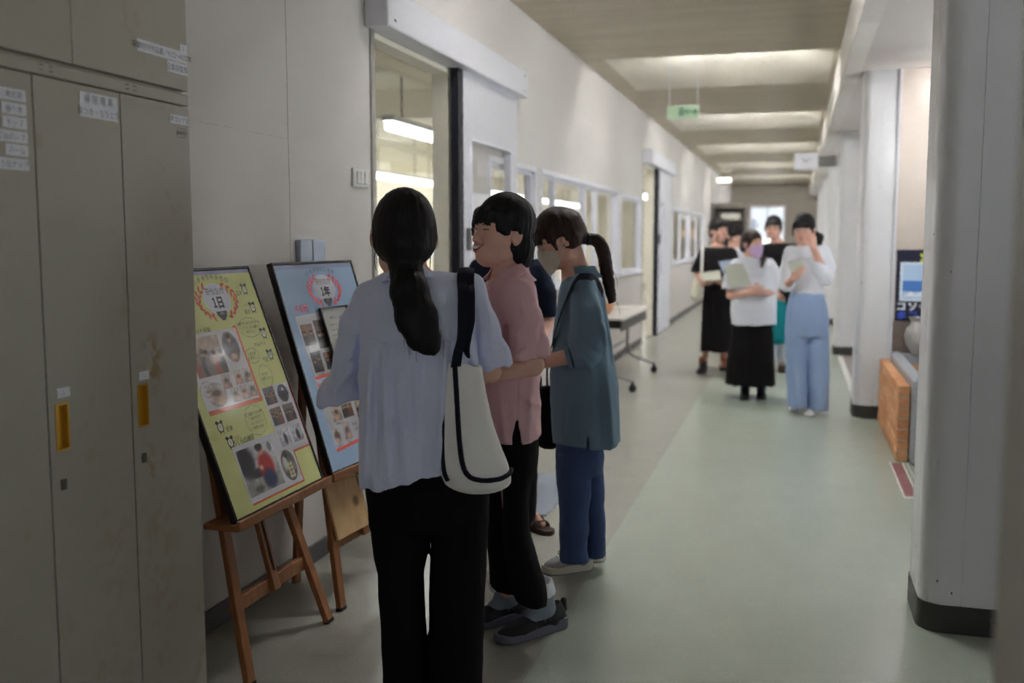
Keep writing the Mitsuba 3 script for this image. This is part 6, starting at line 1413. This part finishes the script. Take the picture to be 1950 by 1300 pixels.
for s in (-1, 1):
    gl.append(tube([h7.out(h7.front(np.array([0.0]), np.array([0.004]), 0.010)[0] + [s * 0.032 + 0.026 * math.cos(a), -0.004, 0.021 * math.sin(a)]) for a in np.linspace(0, 2 * np.pi, 24)], 0.0014, 6)); gl.append(tube([h7.out([s * 0.058, 0.098, 0.008]), h7.out([s * 0.078, 0.05, 0.008]), h7.out([s * 0.080, -0.01, 0.008])], 0.0014, 6))
g = part(k7, 'glasses', W(cat(gl)), 'steel', smooth=True, label='thin metal glasses')
garment(k7, 'blouse', [(px_loft(w, [(466, 1523, 1550, 0.06), (476, 1506, 1568, 0.085), (488, 1498, 1576, 0.10), (520, 1503, 1570, 0.115), (550, 1506, 1568, 0.115), (566, 1506, 1568, 0.105)], 2.2), 0)] + chain_px(w, [(1507, 481, 0, 0.064), (1500, 515, -0.01, 0.062), (1497, 542, -0.03, 0.055), (1500, 545, -0.07, 0.045)]) + chain_px(w, [(1566, 481, 0, 0.064), (1574, 508, -0.05, 0.066), (1573, 528, -0.10, 0.062), (1562, 514, -0.135, 0.052), (1557, 503, -0.155, 0.042)]),
    'cotton_white', (2.10, 7.9, 0.80), (2.85, 8.45, 1.46), 0.009, rip=[wrinkle(9, 9, 6, 0.012, 61), wrinkle(22, 22, 18, 0.003, 62, 2)], label='loose white blouse with rolled sleeves')
part(k7, 'collar', W(sheet([B(1524, 466, -0.03), B(1534, 478, -0.095), B(1550, 466, -0.03)], [B(1516, 474, -0.05), B(1534, 492, -0.12), B(1558, 474, -0.05)], 0.006, 14, 4)), 'cotton_white', smooth=40)
garment(k7, 'trousers', [(px_loft(w, [(558, 1507, 1568, 0.112), (575, 1502, 1573, 0.125), (610, 1498, 1577, 0.135), (640, 1497, 1577, 0.13)], 2.4), 0), (px_loft(w, [(630, 1496, 1539, 0.105), (700, 1496, 1537, 0.11), (768, 1501, 1535, 0.12, -0.02), (773, 1501, 1535, 0.12, -0.02)], 2.2), 0.01), (px_loft(w, [(630, 1534, 1578, 0.105), (700, 1535, 1577, 0.11, -0.03), (774, 1541, 1575, 0.12, -0.06), (779, 1541, 1575, 0.12, -0.06)], 2.2), 0.01)],
    'denim_light', (2.0, 7.9, 0.02), (2.9, 8.45, 1.02), 0.009, rip=[wrinkle(12, 9, 2.2, 0.014, 63, 2), wrinkle(14, 14, 10, 0.004, 64)], label='pale blue wide-legged jeans')
part(k7, 'belt_loop', W(box(-0.006, 0.006, -0.118, -0.106, -0.03, 0.03).apply_translation(B(1536, 566))), 'denim_light')
for a, b in ((hA, tA), (hB, tB)): shoe(k7, a, b, 'shoe_white', 'shoe_white', w=0.043, high=0.065, thick=0.026)
def board(name, label, cat_, px4, dws, bsdf, w, thick=0.006, sheet_=None):
    """a flat board through four corners measured in the photograph, each with its own depth"""
    k = thing(name, label, cat_); q = [L(px, py, w + dw) for (px, py), dw in zip(px4, dws)]; n = np.cross(q[1] - q[0], q[3] - q[0]); n /= np.linalg.norm(n); n = n if n[1] < 0 else -n
    part(k, 'board', W(cat([trimesh.convex.convex_hull(np.array([p + n * s * thick / 2 for p in q for s in (-1, 1)]))])), bsdf)
    c = sum(q) / 4
    part(k, 'sheet', W(trimesh.convex.convex_hull(np.array([c + (p - c) * 0.93 - n * (thick / 2 + s) for p in q for s in (0.0003, 0.0012)]))), 'pamphlet_paper')
    m = (q[0] + q[1]) / 2; e = (q[1] - q[0]) / np.linalg.norm(q[1] - q[0]); part(k, 'clip', W(bar(m - e * 0.04 - n * 0.006, m + e * 0.04 - n * 0.006, 0.02, 0.008, n)), 'steel'); return k
board('clipboard', 'small beige folder held at the chest of the woman with glasses', 'clipboard', [(1500, 500), (1526, 493), (1533, 511), (1507, 520)], [-0.27, -0.27, -0.24, -0.24], 'board_paper', w)

# middle: white shirt, lilac mask, black skirt, folder in her arm
w = 9.02; B = lambda px, py, dw=0.0: L(px, py, w + dw)
J = dict(neck=B(1432, 494), chest=B(1434, 535), pelvis=B(1433, 610), sh_a=B(1403, 507), sh_b=B(1464, 507), el_a=B(1391, 562, -0.02), el_b=B(1476, 560, -0.02), wr_a=B(1427, 557, -0.22), wr_b=B(1452, 556, -0.20), hi_a=B(1419, 630), hi_b=B(1447, 630), kn_a=B(1418, 690), kn_b=B(1448, 690))
hA, tA = sole_pts(1419, 749, 1417, 762); hB, tB = sole_pts(1449, 749, 1450, 762); feet(J, 'a', hA, tA); feet(J, 'b', hB, tB)
hands = [(J['wr_a'], (0.9, -0.2, 0.1), (0.1, 0.9, 0.3), (0, -0.2, 1), 0.6, 0.95, 1), (J['wr_b'], (-0.9, -0.3, 0.05), (0, 0.7, 0.5), (0, -0.3, 1), 0.6, 0.95, 1)]
k6, h6 = walker('walking woman with a lilac face mask, white open-collar shirt and long black skirt', w, (B(1432, 466), 33, -4, 4, 0.98), J, hands,
    lambda h: sidelocks(-0.03) + [(ell((0, -0.045, -0.02), (0.078, 0.06, 0.055)), 0.03), (cone((0.02, -0.08, -0.03), h.inn(B(1453, 492, -0.06)), 0.035, 0.026), 0.02), (cone(h.inn(B(1453, 492, -0.06)), h.inn(B(1451, 507, -0.15)), 0.026, 0.012), 0.02)], hair_mat_='hair_brown', mask='mask_lilac', lo=-0.28, back=0.24, carve=((0, 0.112, -0.055), (0.100, 0.082, 0.120)))
garment(k6, 'shirt', [(px_loft(w, [(489, 1416, 1450, 0.065), (497, 1400, 1468, 0.085), (515, 1394, 1476, 0.11), (560, 1393, 1479, 0.14), (617, 1394, 1479, 0.175)], 2.2), 0)] + chain_px(w, [(1404, 504, 0, 0.06), (1393, 530, -0.01, 0.070), (1387, 556, -0.02, 0.066)]) + chain_px(w, [(1464, 504, 0, 0.06), (1478, 530, -0.01, 0.068), (1483, 556, -0.02, 0.064)]),
    'cotton_white', (1.5, 8.7, 0.65), (2.55, 9.3, 1.36), 0.009, cuts=[lambda x, y, z: np.where((x < L(1394, 550, w)[0]) | (x > L(1476, 550, w)[0]), L(1436, 549, w)[2] - z, -1.0)], rip=[wrinkle(8, 8, 5, 0.012, 65)], label='loose white shirt with an open collar')
for s, pts in ((-1, [(1418, 488), (1424, 505), (1436, 524)]), (1, [(1450, 488), (1450, 505), (1440, 524)])):
    part(k6, 'collar', W(sheet([B(px, py, -0.06 - 0.03 * i) for i, (px, py) in enumerate(pts)], [B(px + s * 10, py + 3, -0.06 - 0.035 * i) for i, (px, py) in enumerate(pts)], 0.006, 12, 4)), 'cotton_white', smooth=40)
garment(k6, 'skirt', [(px_loft(w, [(600, 1400, 1466, 0.12), (622, 1396, 1468, 0.14), (645, 1393, 1470, 0.155), (690, 1386, 1472, 0.18), (731, 1382, 1474, 0.20)], 2.2), 0)], 'cloth_black', (1.6, 8.7, 0.12), (2.5, 9.35, 0.78), 0.009, rip=wrinkle(16, 16, 1.0, 0.018, 66, 2), label='long black pleated skirt')
for a, b in ((hA, tA), (hB, tB)):
    shoe(k6, a, b, 'shoe_black', 'shoe_black', w=0.042, high=0.06, thick=0.022); part(k6, 'sock', W(tube([a + (b - a) * 0.32 + [0, 0, 0.05], a + (b - a) * 0.30 + [0, 0, 0.19]], [0.044, 0.046], 14)), 'denim_dark', smooth=True)
board('clipboard', 'large beige folder held against the white shirt of the woman with the lilac mask', 'clipboard', [(1377, 506), (1414, 501), (1431, 541), (1393, 549)], [-0.20, -0.20, -0.22, -0.22], 'board_paper', w)

# left: black top and long black skirt, cream tote
w = 10.45; B = lambda px, py, dw=0.0: L(px, py, w + dw)
J = dict(neck=B(1366, 470), chest=B(1367, 505), pelvis=B(1366, 580), sh_a=B(1341, 483), sh_b=B(1393, 483), el_a=B(1329, 520, -0.02), el_b=B(1402, 524, -0.02), wr_a=B(1338, 541, -0.20), wr_b=B(1380, 540, -0.20), hi_a=B(1353, 590), hi_b=B(1377, 590), kn_a=B(1351, 640), kn_b=B(1379, 640))
hA, tA = sole_pts(1341, 702, 1333, 712); hB, tB = sole_pts(1379, 695, 1378, 706); feet(J, 'a', hA, tA); feet(J, 'b', hB, tB)
hands = [(J['wr_a'], (0.8, -0.4, 0.1), (0, 0.2, 1), (0.1, -0.9, 0.2), 0.5, 0.95, 1), (J['wr_b'], (-0.8, -0.4, 0.1), (0, 0.2, 1), (-0.1, -0.9, 0.2), 0.5, 0.95, 1)]
k5, h5 = walker('woman at the left of the walking group in black top and long black skirt', w, (B(1368, 440), 30, 0, 0, 1.0), J, hands,
    lambda h: [(cone((x, 0.075, 0.085), (x * 1.4, 0.085 - abs(x) * 0.3, 0.052), 0.02, 0.008), 0.012) for x in (-0.05, 0.0, 0.045)] + [(ell((0, -0.05, -0.03), (0.072, 0.055, 0.055)), 0.03)], carve=((0, 0.112, -0.060), (0.096, 0.080, 0.116)))
garment(k5, 'top', [(px_loft(w, [(471, 1350, 1384, 0.07), (479, 1338, 1398, 0.09), (500, 1338, 1398, 0.11), (545, 1340, 1395, 0.12)], 2.2), 0)] + chain_px(w, [(1342, 482, 0, 0.06), (1334, 502, -0.01, 0.066), (1327, 518, -0.02, 0.066)]) + chain_px(w, [(1392, 482, 0, 0.06), (1399, 502, -0.01, 0.066), (1404, 520, -0.02, 0.066)]), 'cloth_black', (1.6, 10.1, 0.85), (2.7, 10.8, 1.42), 0.010, cuts=[lambda x, y, z: np.where((x < L(1338, 515, w)[0]) | (x > L(1396, 515, w)[0]), L(1366, 517, w)[2] - z, -1.0)], rip=wrinkle(8, 8, 6, 0.008, 67), label='black top')
garment(k5, 'skirt', [(px_loft(w, [(538, 1341, 1394, 0.125), (590, 1338, 1393, 0.15), (668, 1335, 1392, 0.17)], 2.2), 0)], 'cloth_black', (1.6, 10.1, 0.18), (2.7, 10.8, 1.0), 0.010, rip=wrinkle(12, 12, 1.2, 0.012, 68, 2), label='long black skirt')
for a, b, c in ((hA, tA, 'shoe_black'), (hB, tB, 'leather_brown')):
    shoe(k5, a, b, c, 'shoe_black', w=0.046, high=0.07, thick=0.03); part(k5, 'ankle_strap', W(tube([a + (b - a) * 0.3 + [0, 0, 0.06], a + (b - a) * 0.28 + [0, 0, 0.15]], [0.046, 0.046], 14)), 'leather_brown', smooth=True, label='orange-brown ankle strap')
board('clipboard', 'beige clipboard held flat by the woman in black at the left of the group', 'clipboard', [(1333, 519), (1371, 515), (1374, 533), (1337, 536)], [-0.16, -0.16, -0.34, -0.34], 'board_paper', w)
board('document_folder', 'bluish clear folder under the arm of the woman with the cream tote', 'folder', [(1368, 498), (1398, 494), (1398, 512), (1378, 520)], [-0.17, -0.17, -0.19, -0.19], 'file_clear', w)
k = thing('tote_bag', 'cream cloth tote hanging from the shoulder of the woman in black', 'bag')
Fd = Field(B(1308, 580) - [0, 0.16, 0], B(1345, 520) + [0, 0.1, 0], 0.009); Fd.add(px_loft(w, [(528, 1324, 1334, 0.05, -0.04), (545, 1318, 1336, 0.07, -0.04), (562, 1315, 1335, 0.075, -0.04), (572, 1319, 1331, 0.05, -0.04)], 2.4), 0); part(k, 'body', W(Fd.mesh(1)), 'bag_cream', smooth=True)
part(k, 'strap', W(ribbon([B(1341, 469, 0.05), B(1338, 472, -0.10), B(1337, 490, -0.14), B(1336, 518, -0.13), B(1330, 535, -0.10)], 0.03, 0.004, (1, 0.2, 0))), 'canvas_white', smooth=40)

# behind: black tee, short hair, light trousers
w = 10.83; B = lambda px, py, dw=0.0: L(px, py, w + dw)
J = dict(neck=B(1479, 462), chest=B(1481, 500), pelvis=B(1480, 575), sh_a=B(1455, 475), sh_b=B(1508, 475), el_a=B(1461, 522, -0.02), el_b=B(1514, 526), wr_a=B(1480, 556, -0.16), wr_b=B(1512, 568, -0.04), hi_a=B(1468, 590), hi_b=B(1492, 590), kn_a=B(1472, 640), kn_b=B(1494, 640))
hA, tA = sole_pts(1468, 699, 1466, 709); hB, tB = sole_pts(1489, 698, 1488, 710); feet(J, 'a', hA, tA); feet(J, 'b', hB, tB)
hands = [(J['wr_a'], (0.1, -0.3, -0.95), (0.9, 0.2, 0), (0.1, -0.9, 0.3), 0.9, 0.95, 1), (J['wr_b'], (0, -0.1, -1), (-0.9, 0, 0), (0, -0.9, 0), 0.4, 0.95, 1)]
k8, h8 = walker('person with short dark hair in a black tee and light trousers behind the white shirts', w, (B(1473, 435), -22, -3, 0, 1.02), J, hands, lambda h: bangs(0.034, sw=0.006) + sidelocks(-0.02) + [(ell((0, -0.045, -0.02), (0.078, 0.062, 0.055)), 0.03)])
garment(k8, 'tee', [(px_loft(w, [(463, 1464, 1496, 0.07), (470, 1451, 1512, 0.09), (490, 1452, 1512, 0.11), (560, 1453, 1510, 0.12), (592, 1453, 1510, 0.125)], 2.2), 0)] + chain_px(w, [(1456, 474, 0, 0.062), (1457, 495, -0.01, 0.066), (1459, 514, -0.02, 0.064)]) + chain_px(w, [(1507, 474, 0, 0.062), (1512, 496, 0, 0.066), (1515, 516, 0, 0.064)]), 'cloth_black', (2.4, 10.4, 0.68), (3.5, 11.2, 1.48), 0.010, rip=wrinkle(8, 8, 6, 0.008, 69), label='black tee')
garment(k8, 'trousers', [(px_loft(w, [(570, 1454, 1508, 0.12), (600, 1455, 1508, 0.12), (620, 1456, 1507, 0.1)], 2.4), 0), (px_loft(w, [(605, 1455, 1481, 0.09), (690, 1458, 1478, 0.07)], 2.2), 0.01), (px_loft(w, [(605, 1480, 1508, 0.09), (690, 1480, 1500, 0.07)], 2.2), 0.01)], 'cotton_white', (2.4, 10.5, 0.07), (3.5, 11.15, 0.82), 0.010, rip=wrinkle(8, 8, 8, 0.008, 70))
sandal(k8, hA, tA); sandal(k8, hB, tB)
k = thing('tote_bag', 'teal cloth bag hanging between the white shirt and the pale jeans of the walking group', 'bag')
Fd = Field(B(1455, 670) - [0, 0.3, 0], B(1505, 555) + [0, 0.1, 0], 0.009); Fd.add(px_loft(w, [(572, 1469, 1495, 0.035, -0.17), (600, 1467, 1498, 0.055, -0.17), (640, 1466, 1498, 0.060, -0.17), (655, 1469, 1495, 0.045, -0.17)], 2.8), 0); part(k, 'body', W(Fd.mesh(1)), 'bag_teal', smooth=True)
for s in (-0.02, 0.02): part(k, 'handle', W(ribbon(spline([B(1472, 576, -0.17 + s), B(1477, 562, -0.17 + s), B(1481, 566, -0.17 + s), B(1489, 576, -0.17 + s)], 16), 0.02, 0.004, (0, 1, 0))), 'cloth_black', smooth=40)

# half hidden at the back left
w = 11.9; B = lambda px, py, dw=0.0: L(px, py, w + dw)
J = dict(neck=B(1398, 472), chest=B(1399, 503), pelvis=B(1399, 570), sh_a=B(1376, 482), sh_b=B(1422, 482), el_a=B(1372, 522), el_b=B(1427, 522), wr_a=B(1376, 556, -0.10), wr_b=B(1422, 556, -0.10), hi_a=B(1388, 580), hi_b=B(1410, 580), kn_a=B(1388, 628), kn_b=B(1410, 628))
hA, tA = sole_pts(1388, 678, 1387, 687); hB, tB = sole_pts(1410, 678, 1411, 687); feet(J, 'a', hA, tA); feet(J, 'b', hB, tB)
hands = [(J['wr_a'], (0.2, -0.2, -1), (0.9, 0, 0), (0, -0.9, 0), 0.4, 0.95, 1), (J['wr_b'], (-0.2, -0.2, -1), (-0.9, 0, 0), (0, -0.9, 0), 0.4, 0.95, 1)]
k9, h9 = walker('person in a white shirt half hidden behind the woman with the cream tote', w, (B(1398, 450), 28, 6, 0, 1.0), J, hands, lambda h: bangs(0.022) + sidelocks(-0.05) + [(ell((0, -0.045, -0.03), (0.080, 0.064, 0.065)), 0.03)], cap=((0, -0.010, 0.040), (0.094, 0.112, 0.106)))
garment(k9, 'shirt', [(px_loft(w, [(471, 1386, 1412, 0.07), (478, 1374, 1424, 0.09), (500, 1374, 1424, 0.11), (585, 1374, 1424, 0.13)], 2.2), 0)] + chain_px(w, [(1377, 482, 0, 0.06), (1373, 510, 0, 0.066), (1372, 530, 0, 0.062)]) + chain_px(w, [(1421, 482, 0, 0.06), (1425, 510, 0, 0.066), (1427, 530, 0, 0.062)]), 'cotton_white', (1.9, 11.5, 0.6), (3.2, 12.3, 1.46), 0.011, rip=wrinkle(8, 8, 6, 0.008, 72))
garment(k9, 'trousers', [(px_loft(w, [(560, 1376, 1422, 0.12), (590, 1376, 1422, 0.12), (605, 1378, 1420, 0.1)], 2.4), 0), (px_loft(w, [(595, 1376, 1399, 0.09), (680, 1380, 1397, 0.07)], 2.2), 0.01), (px_loft(w, [(595, 1399, 1422, 0.09), (680, 1401, 1418, 0.07)], 2.2), 0.01)], 'navy_cloth', (1.9, 11.5, 0.05), (3.2, 12.3, 0.8), 0.011)
for a, b in ((hA, tA), (hB, tB)): shoe(k9, a, b, 'shoe_black', 'shoe_black', w=0.042, high=0.06, thick=0.022)
